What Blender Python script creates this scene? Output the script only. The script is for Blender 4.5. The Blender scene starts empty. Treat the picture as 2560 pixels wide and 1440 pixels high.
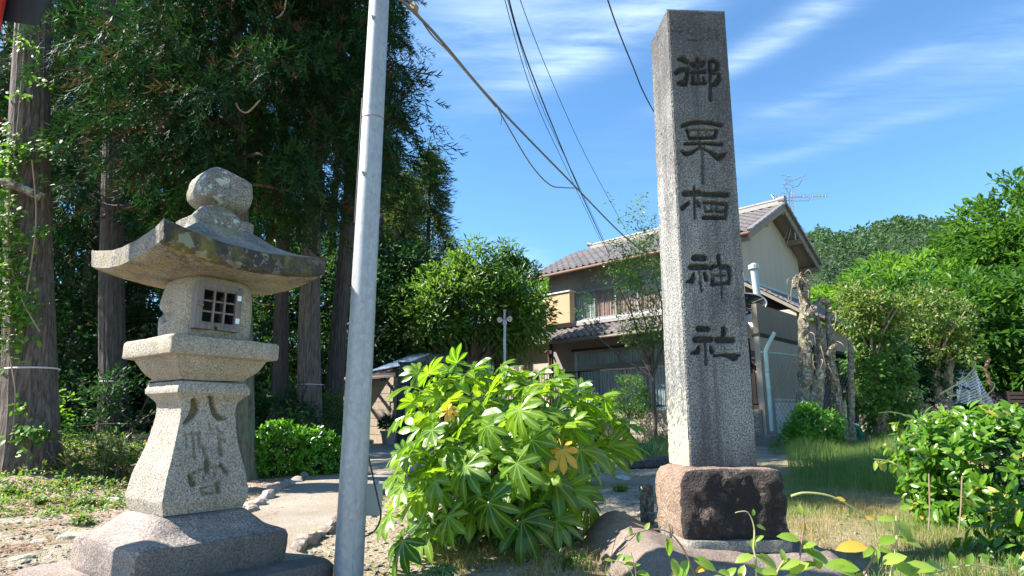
import bpy, math, random
import numpy as np
from mathutils import Vector, Matrix, noise as mnoise
SC = bpy.context.scene
COL = SC.collection
rad = math.radians
RNG = np.random.default_rng(7)
random.seed(7)

# ---------------------------------------------------------------- camera, sky, sun, exposure
FPX, PITCH, CAMZ = 1550.0, rad(12), 0.85     # focal length in photo pixels (2560 wide), tilt, eye height over the yard
cam_d = bpy.data.cameras.new('camera')
cam = bpy.data.objects.new('camera', cam_d)
COL.objects.link(cam)
cam_d.sensor_width = 36
cam_d.lens = 36 * FPX / 2560
cam_d.clip_start = 0.05
cam_d.clip_end = 3000
cam.location = (0, 0, CAMZ)
cam.rotation_euler = (rad(90) + PITCH, 0, 0)
SC.camera = cam
SUN_EL = rad(44)
SUN_V = Vector((-1.0, -0.01, 0))            # horizontal direction towards the sun: straight from the left
SUN_V.normalize()
SUN_DIR = Vector((SUN_V.x * math.cos(SUN_EL), SUN_V.y * math.cos(SUN_EL), math.sin(SUN_EL)))
sun_d = bpy.data.lights.new('sun', 'SUN')
sun_d.energy = 5.0
sun_d.angle = rad(0.55)
sun_d.color = (1.0, 0.93, 0.82)
sun = bpy.data.objects.new('sun', sun_d)
COL.objects.link(sun)
sun.rotation_euler = SUN_DIR.to_track_quat('Z', 'Y').to_euler()
SC.view_settings.view_transform = 'Standard'
SC.view_settings.look = 'None'
SC.view_settings.gamma = 1
SC.view_settings.use_curve_mapping = False
SC.view_settings.exposure = 1.68
SC.render.film_transparent = False
SC.cycles.max_bounces = 8
SC.cycles.transparent_max_bounces = 8
SC.cycles.use_denoising = True

W = bpy.data.worlds.new('World')
SC.world = W
W.use_nodes = True
def build_world():
    nt = W.node_tree
    nt.nodes.clear()
    n = nt.nodes.new
    L = nt.links.new
    out = n('ShaderNodeOutputWorld')
    bg = n('ShaderNodeBackground')
    bg.inputs['Strength'].default_value = 0.071
    sky = n('ShaderNodeTexSky')
    sky.sky_type = 'NISHITA'
    sky.sun_disc = False
    sky.sun_elevation = SUN_EL
    sky.sun_rotation = math.atan2(SUN_V.x, SUN_V.y)
    sky.air_density = 1.0
    sky.dust_density = 0.0
    sky.ozone_density = 1.5
    hs = n('ShaderNodeHueSaturation')
    hs.inputs['Saturation'].default_value = 1.0
    hs.inputs['Hue'].default_value = 0.5
    tn = n('ShaderNodeMixRGB'); tn.blend_type = 'MULTIPLY'; tn.inputs[0].default_value = 1
    tn.inputs[2].default_value = (.72, 1.06, 1.25, 1)
    L(sky.outputs[0], tn.inputs[1]); L(tn.outputs[0], hs.inputs['Color'])
    # thin cirrus: noise in the plane of a high cloud layer, stretched along one wind direction
    tc = n('ShaderNodeTexCoord')
    sep = n('ShaderNodeSeparateXYZ')
    L(tc.outputs['Generated'], sep.inputs[0])
    def m(op, a, b=None, c=None, clamp=False):
        q = n('ShaderNodeMath'); q.operation = op; q.use_clamp = clamp
        for i, v in enumerate((a, b, c)):
            if v is None: continue
            if isinstance(v, (int, float)): q.inputs[i].default_value = v
            else: L(v, q.inputs[i])
        return q.outputs[0]
    zc = m('MAXIMUM', sep.outputs[2], 0.06)
    X = m('DIVIDE', sep.outputs[0], zc)
    Y = m('DIVIDE', sep.outputs[1], zc)
    comb = n('ShaderNodeCombineXYZ')
    L(X, comb.inputs[0]); L(Y, comb.inputs[1])
    def warp(scale, rot, seed):
        mp = n('ShaderNodeMapping')
        mp.inputs['Rotation'].default_value = (0, 0, rot)
        mp.inputs['Scale'].default_value = scale
        mp.inputs['Location'].default_value = (seed, seed * .7, 0)
        L(comb.outputs[0], mp.inputs[0])
        return mp.outputs[0]
    def noi(vec, scale, det, rough=.55, dist=0.):
        q = n('ShaderNodeTexNoise')
        q.inputs['Scale'].default_value = scale
        q.inputs['Detail'].default_value = det
        q.inputs['Roughness'].default_value = rough
        q.inputs['Distortion'].default_value = dist
        L(vec, q.inputs['Vector'])
        return q.outputs[0]
    ang = rad(52)
    streak = noi(warp((0.8, 3.6, 1), ang, 3.1), 1.9, 8, .6, .35)
    fine = noi(warp((2.2, 8.0, 1), ang, 9.4), 2.2, 6, .62, .5)
    big = noi(warp((1, 1.3, 1), ang, 5.0), 0.9, 3, .5)
    def bump(cx, cy, rx, ry, rot):         # soft bank of cloud in the layer's plane
        c, s = math.cos(rot), math.sin(rot)
        dx = m('SUBTRACT', X, cx); dy = m('SUBTRACT', Y, cy)
        a = m('ADD', m('MULTIPLY', dx, c / rx), m('MULTIPLY', dy, s / rx))
        b = m('ADD', m('MULTIPLY', dx, -s / ry), m('MULTIPLY', dy, c / ry))
        r2 = m('ADD', m('MULTIPLY', a, a), m('MULTIPLY', b, b))
        return m('POWER', 2.718, m('MULTIPLY', r2, -1.0))
    banks = [(0.27, 1.46, 0.40, 0.085, rad(-46), 1.05), (0.74, 1.42, 0.40, 0.06, rad(-60), 1.0),
             (0.0, 1.45, 0.30, 0.22, rad(-46), 0.55), (1.02, 1.72, 0.36, 0.06, rad(-50), 0.34),
             (1.15, 2.15, 0.5, 0.07, rad(-45), 0.34), (0.95, 2.0, 0.8, 0.30, rad(-45), 0.10),
             (-0.02, 4.2, 0.16, 0.55, rad(-6), 0.95), (0.14, 4.1, 0.12, 0.4, rad(-6), 0.55), (-0.6, 3.9, 0.3, 0.5, rad(-20), 0.4),
             (0.3, 0.9, 0.6, 0.16, rad(-50), 0.6), (-1.4, 1.4, 0.6, 0.2, rad(-50), 0.7), (1.8, 1.1, 0.7, 0.2, rad(-50), 0.6),
             (2.2, 3.2, 0.9, 0.2, rad(-50), 0.35), (-0.6, -1.2, 0.9, 0.3, rad(-50), 0.7), (1.2, -0.8, 0.8, 0.2, rad(-50), 0.7)]
    tot = None
    for b in banks:
        v = m('MULTIPLY', bump(*b[:5]), b[5])
        tot = v if tot is None else m('ADD', tot, v)
    wisp = m('MULTIPLY', m('SUBTRACT', m('ADD', m('MULTIPLY', streak, 1.0), m('MULTIPLY', fine, .45)), .50, None, True), 2.6, None)
    cl = m('MULTIPLY', tot, wisp, None, True)
    gen = m('MULTIPLY', m('SUBTRACT', streak, .60, None, True), m('MULTIPLY', big, 0.45))
    cl = m('ADD', cl, gen, None, True)
    cl = m('MULTIPLY', cl, 0.60)
    mix = n('ShaderNodeMixRGB')
    L(cl, mix.inputs[0]); L(hs.outputs[0], mix.inputs[1])
    mix.inputs[2].default_value = (5.0, 6.3, 8.0, 1)
    L(mix.outputs[0], bg.inputs['Color'])
    L(bg.outputs[0], out.inputs[0])
build_world()

# ---------------------------------------------------------------- measuring helpers (turn a look at the photo into metres)
def tel(py): return math.tan(PITCH + math.atan((720 - py) / FPX))
def P(px, py, Y):
    z = Y * tel(py)
    d = Y * math.cos(PITCH) + z * math.sin(PITCH)
    return Vector(((px - 1280) / FPX * d, Y, z + CAMZ))
def ray(px, py):
    return P(px, py, 1.0) - Vector((0, 0, CAMZ))
def hit(px, py, P0, d):                      # meets the vertical plane through P0 that runs along d
    r = ray(px, py)
    nx, ny = -d[1], d[0]
    k = (P0[0] * nx + P0[1] * ny) / (r.x * nx + r.y * ny)
    return Vector((r.x * k, r.y * k, CAMZ + r.z * k))
def proj(V):
    V = np.asarray(V, float)
    z = V[..., 2] - CAMZ
    c, s = math.cos(PITCH), math.sin(PITCH)
    d = V[..., 1] * c + z * s
    v = z * c - V[..., 1] * s
    return 1280 + FPX * V[..., 0] / d, 720 - FPX * v / d
def sstep(a, b, x):
    t = np.clip((x - a) / (b - a), 0, 1)
    return t * t * (3 - 2 * t)
def ground_z(X, Y):
    X = np.asarray(X, float); Y = np.asarray(Y, float)
    z = .32 * sstep(3.5, 15, Y) + .012 * np.clip(Y - 15, 0, 30)
    z = z + .34 * sstep(3.2, 6.0, -X) * sstep(5.0, 8.2, Y)
    z = z - .85 * sstep(2.9, 2.1, Y)
    z = z + .012 * np.sin(X * 2.3 + Y * 1.7) + .010 * np.sin(X * 5.1 - Y * 3.3)
    return z
def G(X, Y): return float(ground_z(X, Y))
def gpt(px, py):
    r = ray(px, py)
    lo = 2.0
    for i in range(4000):
        if CAMZ + r.z * lo <= G(r.x * lo, lo): break
        lo += .01
    return Vector((r.x * lo, lo, G(r.x * lo, lo)))

# ---------------------------------------------------------------- object helpers
def npmesh(name, V, F, mats=None, rnd=None, smooth=False, midx=None, cut=None):
    me = bpy.data.meshes.new(name)
    V = np.asarray(V, np.float32)
    Fs = F if isinstance(F, list) else [F]
    Fs = [np.asarray(f, np.int32) for f in Fs if len(f)]
    nl = sum(f.size for f in Fs); npoly = sum(len(f) for f in Fs)
    me.vertices.add(len(V)); me.vertices.foreach_set('co', V.ravel())
    me.loops.add(nl); me.polygons.add(npoly)
    me.loops.foreach_set('vertex_index', np.concatenate([f.ravel() for f in Fs]))
    tot = np.concatenate([np.full(len(f), f.shape[1], np.int32) for f in Fs])
    st = np.zeros(npoly, np.int32); st[1:] = np.cumsum(tot)[:-1]
    me.polygons.foreach_set('loop_start', st)
    me.polygons.foreach_set('loop_total', tot)
    me.polygons.foreach_set('use_smooth', np.full(npoly, bool(smooth)))
    if midx is not None: me.polygons.foreach_set('material_index', np.asarray(midx, np.int32))
    me.update(calc_edges=True)
    me.validate()
    if smooth: me.set_sharp_from_angle(angle=rad(38))
    if rnd is not None:
        at = me.attributes.new('rnd', 'FLOAT', 'POINT')
        at.data.foreach_set('value', np.asarray(rnd, np.float32))
    if cut is not None:
        at = me.attributes.new('cut', 'FLOAT', 'POINT')
        at.data.foreach_set('value', np.asarray(cut, np.float32))
    for m_ in (mats if isinstance(mats, (list, tuple)) else [mats] if mats else []):
        me.materials.append(m_)
    return me
def put(name, me, parent=None, loc=None, rot=None, mat=None):
    o = bpy.data.objects.new(name, me)
    COL.objects.link(o)
    if parent is not None: o.parent = parent
    if loc is not None: o.location = loc
    if rot is not None: o.rotation_euler = rot
    if mat is not None: o.matrix_basis = mat
    return o
def thing(name, label, cat, loc=(0, 0, 0), rz=0, group=None):
    o = bpy.data.objects.new(name, None)
    o.empty_display_size = .1
    COL.objects.link(o)
    o.location = loc; o.rotation_euler = (0, 0, rz)
    o['label'] = label; o['category'] = cat
    if group: o['group'] = group
    return o
def tag(o, label, cat, group=None):
    o['label'] = label; o['category'] = cat
    if group: o['group'] = group
    return o
def kind(o, k): o['kind'] = k; return o

class MB:                                     # collects simple solids into one mesh
    def __init__(s): s.V = []; s.F4 = []; s.F3 = []; s.n = 0
    def add(s, V, F):
        V = np.asarray(V, float).reshape(-1, 3)
        s.V.append(V)
        for f in F:
            (s.F4 if len(f) == 4 else s.F3).append([i + s.n for i in f])
        s.n += len(V)
        return s
    def box(s, c, size, R=None):
        h = np.array(size) / 2
        V = np.array([(x, y, z) for z in (-1, 1) for y in (-1, 1) for x in (-1, 1)]) * h
        if R is not None: V = V @ np.array(R).T
        V = V + np.array(c)
        return s.add(V, [(0, 2, 3, 1), (4, 5, 7, 6), (0, 1, 5, 4), (2, 6, 7, 3), (0, 4, 6, 2), (1, 3, 7, 5)])
    def beam(s, a, b, w, h, up=(0, 0, 1)):     # rectangular bar from a to b
        a = Vector(a); b = Vector(b); y = (b - a); Ln = y.length; y.normalize()
        x = y.cross(Vector(up))
        if x.length < 1e-4: x = y.cross(Vector((1, 0, 0)))
        x.normalize(); z = x.cross(y)
        R = np.array([[x.x, y.x, z.x], [x.y, y.y, z.y], [x.z, y.z, z.z]])
        return s.box((a + b) / 2, (w, Ln, h), R)
    def poly(s, pts):
        n = len(pts)
        if n in (3, 4): return s.add(pts, [tuple(range(n))])
        c = np.mean(np.array(pts, float), 0)
        return s.add(list(np.array(pts, float)) + [c], [(i, (i + 1) % n, n) for i in range(n)])
    def tube(s, pts, r, n=8, cap=True):
        V, F = tube(pts, r, n, cap)
        return s.add(V, F)
    def mesh(s, name, mat, smooth=False, bevel=0):
        fs = []
        if s.F4: fs.append(np.array(s.F4))
        if s.F3: fs.append(np.array(s.F3))
        return npmesh(name, np.vstack(s.V), fs, mat, smooth=smooth)
    def build(s, name, mat, parent=None, smooth=False, bevel=0, **k):
        o = put(name, s.mesh(name, mat, smooth), parent, **k)
        if bevel:
            b = o.modifiers.new('bevel', 'BEVEL'); b.width = bevel; b.segments = 2
            b.limit_method = 'ANGLE'
        return o
def frames(pts):
    pts = [Vector(p) for p in pts]
    T = []
    for i in range(len(pts)):
        a = pts[max(i - 1, 0)]; b = pts[min(i + 1, len(pts) - 1)]
        t = b - a
        T.append(t.normalized() if t.length > 1e-9 else Vector((0, 0, 1)))
    ref = Vector((0, 0, 1)) if abs(T[0].z) < .9 else Vector((1, 0, 0))
    X = []
    x = T[0].cross(ref).normalized()
    for t in T:
        x = (x - t * x.dot(t))
        if x.length < 1e-6: x = t.orthogonal()
        x.normalize(); X.append(x.copy())
    return pts, T, X
def tube(pts, r, n=8, cap=True, rfun=None):
    pts, T, X = frames(pts)
    if not hasattr(r, '__len__'): r = [r] * len(pts)
    V = []; F = []
    for i, p in enumerate(pts):
        y = T[i].cross(X[i])
        for k in range(n):
            a = 2 * math.pi * k / n
            rr = r[i] * (rfun(i, a) if rfun else 1)
            V.append(p + (X[i] * math.cos(a) + y * math.sin(a)) * rr)
    for i in range(len(pts) - 1):
        for k in range(n):
            F.append((i * n + k, i * n + (k + 1) % n, (i + 1) * n + (k + 1) % n, (i + 1) * n + k))
    if cap:
        V.append(pts[0]); V.append(pts[-1])
        a = len(V) - 2; b = len(V) - 1; m = (len(pts) - 1) * n
        for k in range(n):
            F.append(((k + 1) % n, k, a)); F.append((m + k, m + (k + 1) % n, b))
    return [tuple(v) for v in V], F
def curve_pts(pts, n=12):                    # smooth line through the given points
    pts = [Vector(p) for p in pts]
    if len(pts) < 3: return [pts[0].lerp(pts[-1], i / n) for i in range(n + 1)]
    out = []
    for i in range(len(pts) - 1):
        p0 = pts[max(i - 1, 0)]; p1 = pts[i]; p2 = pts[i + 1]; p3 = pts[min(i + 2, len(pts) - 1)]
        for k in range(n):
            t = k / n
            out.append(.5 * ((2 * p1) + (p2 - p0) * t + (2 * p0 - 5 * p1 + 4 * p2 - p3) * t * t + (3 * p1 - p0 - 3 * p2 + p3) * t ** 3))
    out.append(pts[-1])
    return out
def nz(p, s=1.0, seed=0.0):
    return mnoise.noise(Vector((p[0] * s + seed, p[1] * s - seed, p[2] * s + seed * .5)))
def fbm(p, s=1.0, seed=0.0, o=4):
    a = 0; w = 1
    for i in range(o):
        a += w * nz(p, s * 2 ** i, seed + i * 7.3); w *= .5
    return a

# ---------------------------------------------------------------- material helpers
class NT:
    def __init__(s, name):
        s.m = bpy.data.materials.new(name); s.m.use_nodes = True
        s.t = s.m.node_tree; s.t.nodes.clear()
        s.out = s.t.nodes.new('ShaderNodeOutputMaterial')
        s.b = s.t.nodes.new('ShaderNodeBsdfPrincipled')
        s.L(s.b.outputs[0], s.out.inputs[0])
        s.b.inputs['Roughness'].default_value = .7
    def N(s, t): return s.t.nodes.new(t)
    def L(s, a, b): s.t.links.new(a, b)
    def set(s, sock, v):
        if isinstance(v, bpy.types.NodeSocket): s.L(v, sock)
        elif isinstance(v, (tuple, list)) and len(v) == 3 and sock.type == 'RGBA': sock.default_value = (*v, 1)
        else: sock.default_value = v
    def obj(s): return s.N('ShaderNodeTexCoord').outputs['Object']
    def pos(s): return s.N('ShaderNodeNewGeometry').outputs['Position']
    def nrm(s): return s.N('ShaderNodeNewGeometry').outputs['Normal']
    def map(s, v, scale=(1, 1, 1), rot=(0, 0, 0), loc=(0, 0, 0)):
        q = s.N('ShaderNodeMapping'); s.L(v, q.inputs[0])
        q.inputs['Scale'].default_value = scale; q.inputs['Rotation'].default_value = rot; q.inputs['Location'].default_value = loc
        return q.outputs[0]
    def noise(s, v, scale, det=4, rough=.55, dist=0):
        q = s.N('ShaderNodeTexNoise'); s.L(v, q.inputs['Vector'])
        q.inputs['Scale'].default_value = scale; q.inputs['Detail'].default_value = det
        q.inputs['Roughness'].default_value = rough; q.inputs['Distortion'].default_value = dist
        return q.outputs[0]
    def voro(s, v, scale, feat='F1', out=0, rnd=1):
        q = s.N('ShaderNodeTexVoronoi'); s.L(v, q.inputs['Vector'])
        q.feature = feat
        q.inputs['Scale'].default_value = scale; q.inputs['Randomness'].default_value = rnd
        return q.outputs[out]
    def ramp(s, f, stops, interp='LINEAR'):
        q = s.N('ShaderNodeValToRGB'); s.L(f, q.inputs[0])
        q.color_ramp.interpolation = interp
        e = q.color_ramp.elements
        while len(e) < len(stops): e.new(.5)
        for i, (p, c) in enumerate(stops):
            e[i].position = p
            e[i].color = (c, c, c, 1) if isinstance(c, (int, float)) else (*c, 1)
        return q.outputs[0]
    def mix(s, f, a, b, mode='MIX'):
        q = s.N('ShaderNodeMixRGB'); q.blend_type = mode
        s.set(q.inputs[0], f); s.set(q.inputs[1], a); s.set(q.inputs[2], b)
        return q.outputs[0]
    def math(s, op, a, b=0, clamp=False):
        q = s.N('ShaderNodeMath'); q.operation = op; q.use_clamp = clamp
        s.set(q.inputs[0], a); s.set(q.inputs[1], b)
        return q.outputs[0]
    def sep(s, v):
        q = s.N('ShaderNodeSeparateXYZ'); s.L(v, q.inputs[0]); return q.outputs
    def attr(s, n):
        q = s.N('ShaderNodeAttribute'); q.attribute_name = n; return q.outputs['Fac']
    def orand(s): return s.N('ShaderNodeObjectInfo').outputs['Random']
    def bump(s, h, dist=.01, strength=1.0, normal=None):
        q = s.N('ShaderNodeBump'); s.L(h, q.inputs['Height'])
        q.inputs['Distance'].default_value = dist; q.inputs['Strength'].default_value = strength
        if normal is not None: s.L(normal, q.inputs['Normal'])
        s.L(q.outputs[0], s.b.inputs['Normal'])
        return q.outputs[0]
    def col(s, c): s.set(s.b.inputs['Base Color'], c); return s
    def rough(s, c): s.set(s.b.inputs['Roughness'], c); return s
def plain(name, c, rough=.6, metal=0, var=.15, scale=12, bump=0.0, bscale=60):
    n = NT(name)
    f = n.noise(n.obj(), scale, 5)
    n.col(n.mix(f, tuple(x * (1 - var) for x in c), tuple(min(1, x * (1 + var)) for x in c)))
    n.rough(rough); n.b.inputs['Metallic'].default_value = metal
    if bump: n.bump(n.noise(n.obj(), bscale, 4), bump)
    return n.m
def leafmat(name, c1, c2, trans=.35, rough=.38, tint=None, spec=.5, rib=False, odd=None, oddp=.0):
    n = NT(name)
    v = n.math('FRACT', n.math('ADD', n.attr('rnd'), n.orand()))
    c = n.mix(v, c1, c2)
    c = n.mix(n.math('MULTIPLY', n.noise(n.pos(), 2.5, 2), .5), c, tuple(x * .55 for x in c1))
    if odd is not None:
        v2 = n.math('FRACT', n.math('MULTIPLY', v, 17.31))
        c = n.mix(n.math('LESS_THAN', v2, oddp), c, odd)
    if rib:
        r = n.attr('rib')
        c = n.mix(n.math('MULTIPLY', n.math('POWER', r, 9.0), .8), c, (.42, .55, .16))
    n.col(c); n.rough(rough)
    n.b.inputs['Specular IOR Level'].default_value = spec
    tr = n.N('ShaderNodeBsdfTranslucent')
    tcol = n.mix(1.0, c, tint or (1.7, 1.75, .75), 'MULTIPLY')
    n.L(tcol, tr.inputs['Color'])
    mx = n.N('ShaderNodeMixShader'); mx.inputs[0].default_value = trans
    n.L(n.b.outputs[0], mx.inputs[1]); n.L(tr.outputs[0], mx.inputs[2]); n.L(mx.outputs[0], n.out.inputs[0])
    return n.m

# ---------------------------------------------------------------- leaf helpers
def orient(D, Nn):                           # matrices whose y axis is D and z axis leans to Nn
    D = D / np.linalg.norm(D, axis=1, keepdims=True)
    X = np.cross(D, Nn)
    l = np.linalg.norm(X, axis=1, keepdims=True)
    X = np.where(l < 1e-5, np.array([[1., 0, 0]]), X / np.maximum(l, 1e-5))
    Z = np.cross(X, D)
    return np.stack([X, D, Z], axis=2)
def scatter(T, Fs, M, pos, scale):           # copies of template T (verts) as one array
    n = len(pos); k = len(T)
    V = np.einsum('nij,kj->nki', M * np.asarray(scale).reshape(-1, 1, 1), T) + pos[:, None, :]
    off = (np.arange(n) * k)
    out = [(f[None] + off[:, None, None]).reshape(-1, f.shape[1]) for f in Fs]
    return V.reshape(-1, 3), out
def rnd_unit(n, rng=RNG):
    v = rng.normal(size=(n, 3)); return v / np.linalg.norm(v, axis=1, keepdims=True)
def simple_leaf(w=.45, fold=.08, droop=.15, pts=0):
    V = np.array([(0, 0, 0), (w / 2, .42, fold), (-w / 2, .42, fold), (0, 1, -droop), (0, .5, -.0)], float)
    F = [np.array([(0, 1, 3, 4), (0, 4, 3, 2)])]
    return V, F
def card_leaf(w=.45):
    return np.array([(0, 0, 0), (w / 2, .5, .03), (0, 1, -.08), (-w / 2, .5, .03)], float), [np.array([(0, 1, 2, 3)])]
def oval_leaf(w=.5, fold=.07, droop=.2):
    V = []; s = [(0, 0.02), (.22, .8), (.5, 1), (.78, .72), (1, 0)]
    for y, k in s:
        z = -droop * y * y
        V += [(-w / 2 * k, y, z + fold * k), (0, y, z), (w / 2 * k, y, z + fold * k)]
    F = []
    for i in range(4):
        a = i * 3
        F += [(a, a + 1, a + 4, a + 3), (a + 1, a + 2, a + 5, a + 4)]
    return np.array(V), [np.array(F)]
LEAFMESH = {}
def leaf_parts(parent, T, Fs, M, pos, scale, mat, name='leaf', key=None, rib=None):
    key = key or name
    if key not in LEAFMESH:
        me = npmesh(name, T, Fs, mat, smooth=True)
        if rib is not None:
            at = me.attributes.new('rib', 'FLOAT', 'POINT'); at.data.foreach_set('value', np.asarray(rib, np.float32))
        LEAFMESH[key] = me
    me = LEAFMESH[key]
    for i in range(len(pos)):
        m4 = Matrix([[*(M[i][0] * scale[i]), pos[i][0]], [*(M[i][1] * scale[i]), pos[i][1]], [*(M[i][2] * scale[i]), pos[i][2]], [0, 0, 0, 1]])
        put(name, me, parent, mat=m4)
def foliage(parent, T, Fs, M, pos, scale, mat, name='foliage', rng=RNG, nparts=0, key=None, leafname='leaf', invert_loc=None):
    """nearest and largest leaves become parts, the rest one mass of stuff"""
    pos = np.asarray(pos); scale = np.asarray(scale)
    if nparts:
        wp = pos + (np.array(invert_loc) if invert_loc is not None else 0)
        c = np.mean(wp, 0)
        d = np.linalg.norm(wp - np.array([0, 0, CAMZ]), axis=1) - scale * 2
        out = np.linalg.norm((wp - c) / (wp.std(0) + 1e-6), axis=1)
        o = np.argsort(d - .25 * out)
        idx, rest = o[:nparts], o[nparts:]
        leaf_parts(parent, T, Fs, M[idx], pos[idx], scale[idx], mat, leafname, key)
    else:
        rest = np.arange(len(pos))
    if len(rest):
        V, F = scatter(T, Fs, M[rest], pos[rest], scale[rest])
        o = put(name, npmesh(name, V, F, mat, rnd=np.repeat(rng.random(len(rest)), len(T)), smooth=False), parent)
        kind(o, 'stuff')
        return o
# ---------------------------------------------------------------- materials
def granite(name, light, dark, speck=85, contrast=1.0, stain=(.05, .045, .045), stain_amt=.5, stain_scale=2.2, vert=.35,
            lichen=0.0, lichen_col=(.40, .43, .36), moss=0.0, moss_col=(.16, .15, .02), bump=.006, seed=0.0, tint=None, rough_big=0.0, bottom=None, cutcol=None, left=None, front=None, topst=None):
    n = NT(name)
    o = n.map(n.obj(), loc=(seed, seed * 1.3, seed * .7))
    a = n.noise(o, speck, 3, .7)
    a = n.ramp(a, [(.5 - .11 / contrast, 0.0), (.5 + .10 / contrast, 1.0)])
    big = n.noise(o, 2.3, 5, .65)
    a = n.math('ADD', a, n.math('MULTIPLY', n.math('SUBTRACT', big, .5), .9), True)
    c = n.mix(a, dark, light)
    v = n.voro(o, speck * .85, out=1)
    c = n.mix(.22, c, v, 'MULTIPLY') if False else c
    sp = n.ramp(n.voro(o, speck * 1.25), [(.10, 1.0), (.24, 0.0)])
    c = n.mix(n.math('MULTIPLY', sp, .55), c, tuple(x * .5 for x in dark))
    if tint:
        t = n.ramp(n.noise(o, 3.1, 4), [(.38, 0.0), (.66, 1.0)])
        c = n.mix(n.math('MULTIPLY', t, .5), c, tint)
    if stain_amt:
        s1 = n.noise(n.map(o, (1, 1, vert)), stain_scale, 7, .68, .3)
        s1 = n.ramp(s1, [(.42, 0.0), (.62, 1.0)])
        s2 = n.noise(o, 38, 5, .75)
        s2 = n.ramp(s2, [(.38, .35), (.60, 1.0)])
        c = n.mix(n.math('MULTIPLY', n.math('MULTIPLY', s1, s2), stain_amt), c, stain)
    if topst:
        z = n.sep(n.obj())[2]
        g = n.math('DIVIDE', n.math('SUBTRACT', n.math('ADD', z, n.math('MULTIPLY', n.noise(n.map(o, (1, 1, .25)), 7, 5, .7), 1.3)), topst[0]), topst[1] - topst[0], True)
        c = n.mix(n.math('MULTIPLY', n.math('MULTIPLY', g, n.ramp(n.noise(o, 42, 5, .75), [(.36, .45), (.60, 1.0)])), topst[2]), c, stain)
    if bottom:                                 # damp dirt near a given height: (z0, z1, strength)
        z = n.sep(n.obj())[2]
        g = n.math('SUBTRACT', 1.0, n.math('DIVIDE', n.math('SUBTRACT', z, bottom[0]), bottom[1] - bottom[0]), True)
        g = n.math('MULTIPLY', g, n.ramp(n.noise(o, 16, 6, .7), [(.3, .3), (.6, 1.0)]))
        c = n.mix(n.math('MULTIPLY', g, bottom[2], True), c, stain)
    if stain_amt > .9:                         # runs of dirty rainwater
        run = n.ramp(n.noise(n.map(o, (1, 1, .035)), 17, 4, .65, .2), [(.50, 0.), (.66, 1.)])
        c = n.mix(n.math('MULTIPLY', run, .5), c, stain)
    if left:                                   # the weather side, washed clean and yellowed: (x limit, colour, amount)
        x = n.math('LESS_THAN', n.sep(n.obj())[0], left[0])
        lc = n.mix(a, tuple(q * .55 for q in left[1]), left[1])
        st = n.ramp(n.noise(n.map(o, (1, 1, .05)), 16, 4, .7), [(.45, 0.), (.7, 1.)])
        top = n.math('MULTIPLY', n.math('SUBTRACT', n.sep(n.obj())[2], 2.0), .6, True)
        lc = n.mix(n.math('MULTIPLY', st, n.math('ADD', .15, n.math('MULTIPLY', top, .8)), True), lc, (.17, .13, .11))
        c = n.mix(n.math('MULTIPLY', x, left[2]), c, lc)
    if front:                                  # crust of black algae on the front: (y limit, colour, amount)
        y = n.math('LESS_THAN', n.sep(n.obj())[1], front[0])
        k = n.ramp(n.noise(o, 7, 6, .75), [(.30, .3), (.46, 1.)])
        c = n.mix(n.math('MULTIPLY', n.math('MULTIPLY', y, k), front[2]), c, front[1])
    if cutcol:
        c = n.mix(n.math('MULTIPLY', n.attr('cut'), .92, True), c, n.mix(a, tuple(q * .6 for q in cutcol), cutcol))
    if moss:
        m = n.noise(n.map(o, (1, 1, .5)), 5.5, 6, .7)
        m = n.ramp(m, [(.50, 0.0), (.66, 1.0)])
        c = n.mix(n.math('MULTIPLY', m, moss), c, moss_col)
    if lichen:
        l = n.noise(o, 17, 3, .6, .6)
        l = n.ramp(l, [(.56, 0.0), (.60, 1.0)])
        l2 = n.ramp(n.noise(o, 4, 2), [(.42, 0.0), (.6, 1.0)])
        c = n.mix(n.math('MULTIPLY', n.math('MULTIPLY', l, l2), lichen), c, lichen_col)
    n.col(c); n.rough(.85)
    h = n.math('ADD', n.math('MULTIPLY', n.noise(o, speck * .8, 4, .7), 1.0), n.math('MULTIPLY', n.noise(o, 9, 5, .7), 1.2 + rough_big))
    n.bump(h, bump, 1.0)
    return n.m
M = {}
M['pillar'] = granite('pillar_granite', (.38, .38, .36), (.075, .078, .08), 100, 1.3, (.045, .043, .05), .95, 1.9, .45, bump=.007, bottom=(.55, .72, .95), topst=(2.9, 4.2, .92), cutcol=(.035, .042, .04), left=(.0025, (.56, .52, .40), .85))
M['lantern'] = granite('lantern_granite', (.50, .45, .37), (.17, .155, .135), 110, 1.1, (.08, .07, .055), .35, 3, .6, moss=.18, bump=.007, tint=(.40, .33, .24))
M['lantern_shaft'] = granite('lantern_shaft_granite', (.52, .47, .40), (.17, .15, .13), 125, 1.0, (.10, .08, .05), .25, 2.5, .6, moss=.10, bump=.008, cutcol=(.13, .115, .05))
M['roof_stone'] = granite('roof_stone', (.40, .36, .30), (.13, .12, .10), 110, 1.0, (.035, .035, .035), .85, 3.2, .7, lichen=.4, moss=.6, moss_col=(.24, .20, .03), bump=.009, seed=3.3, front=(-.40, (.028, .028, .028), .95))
M['finial_stone'] = granite('finial_stone', (.36, .34, .29), (.10, .095, .085), 110, 1.0, (.05, .048, .042), .55, 4, .8, lichen=1.0, lichen_col=(.50, .54, .50), moss=.35, bump=.009, seed=1.3)
M['base_stone'] = granite('base_stone', (.42, .37, .33), (.11, .095, .09), 105, 1.1, (.05, .045, .042), .6, 2.6, .5, tint=(.30, .20, .17), bump=.009, seed=5.1, front=(-.37, (.05, .05, .05), .55))
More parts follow.
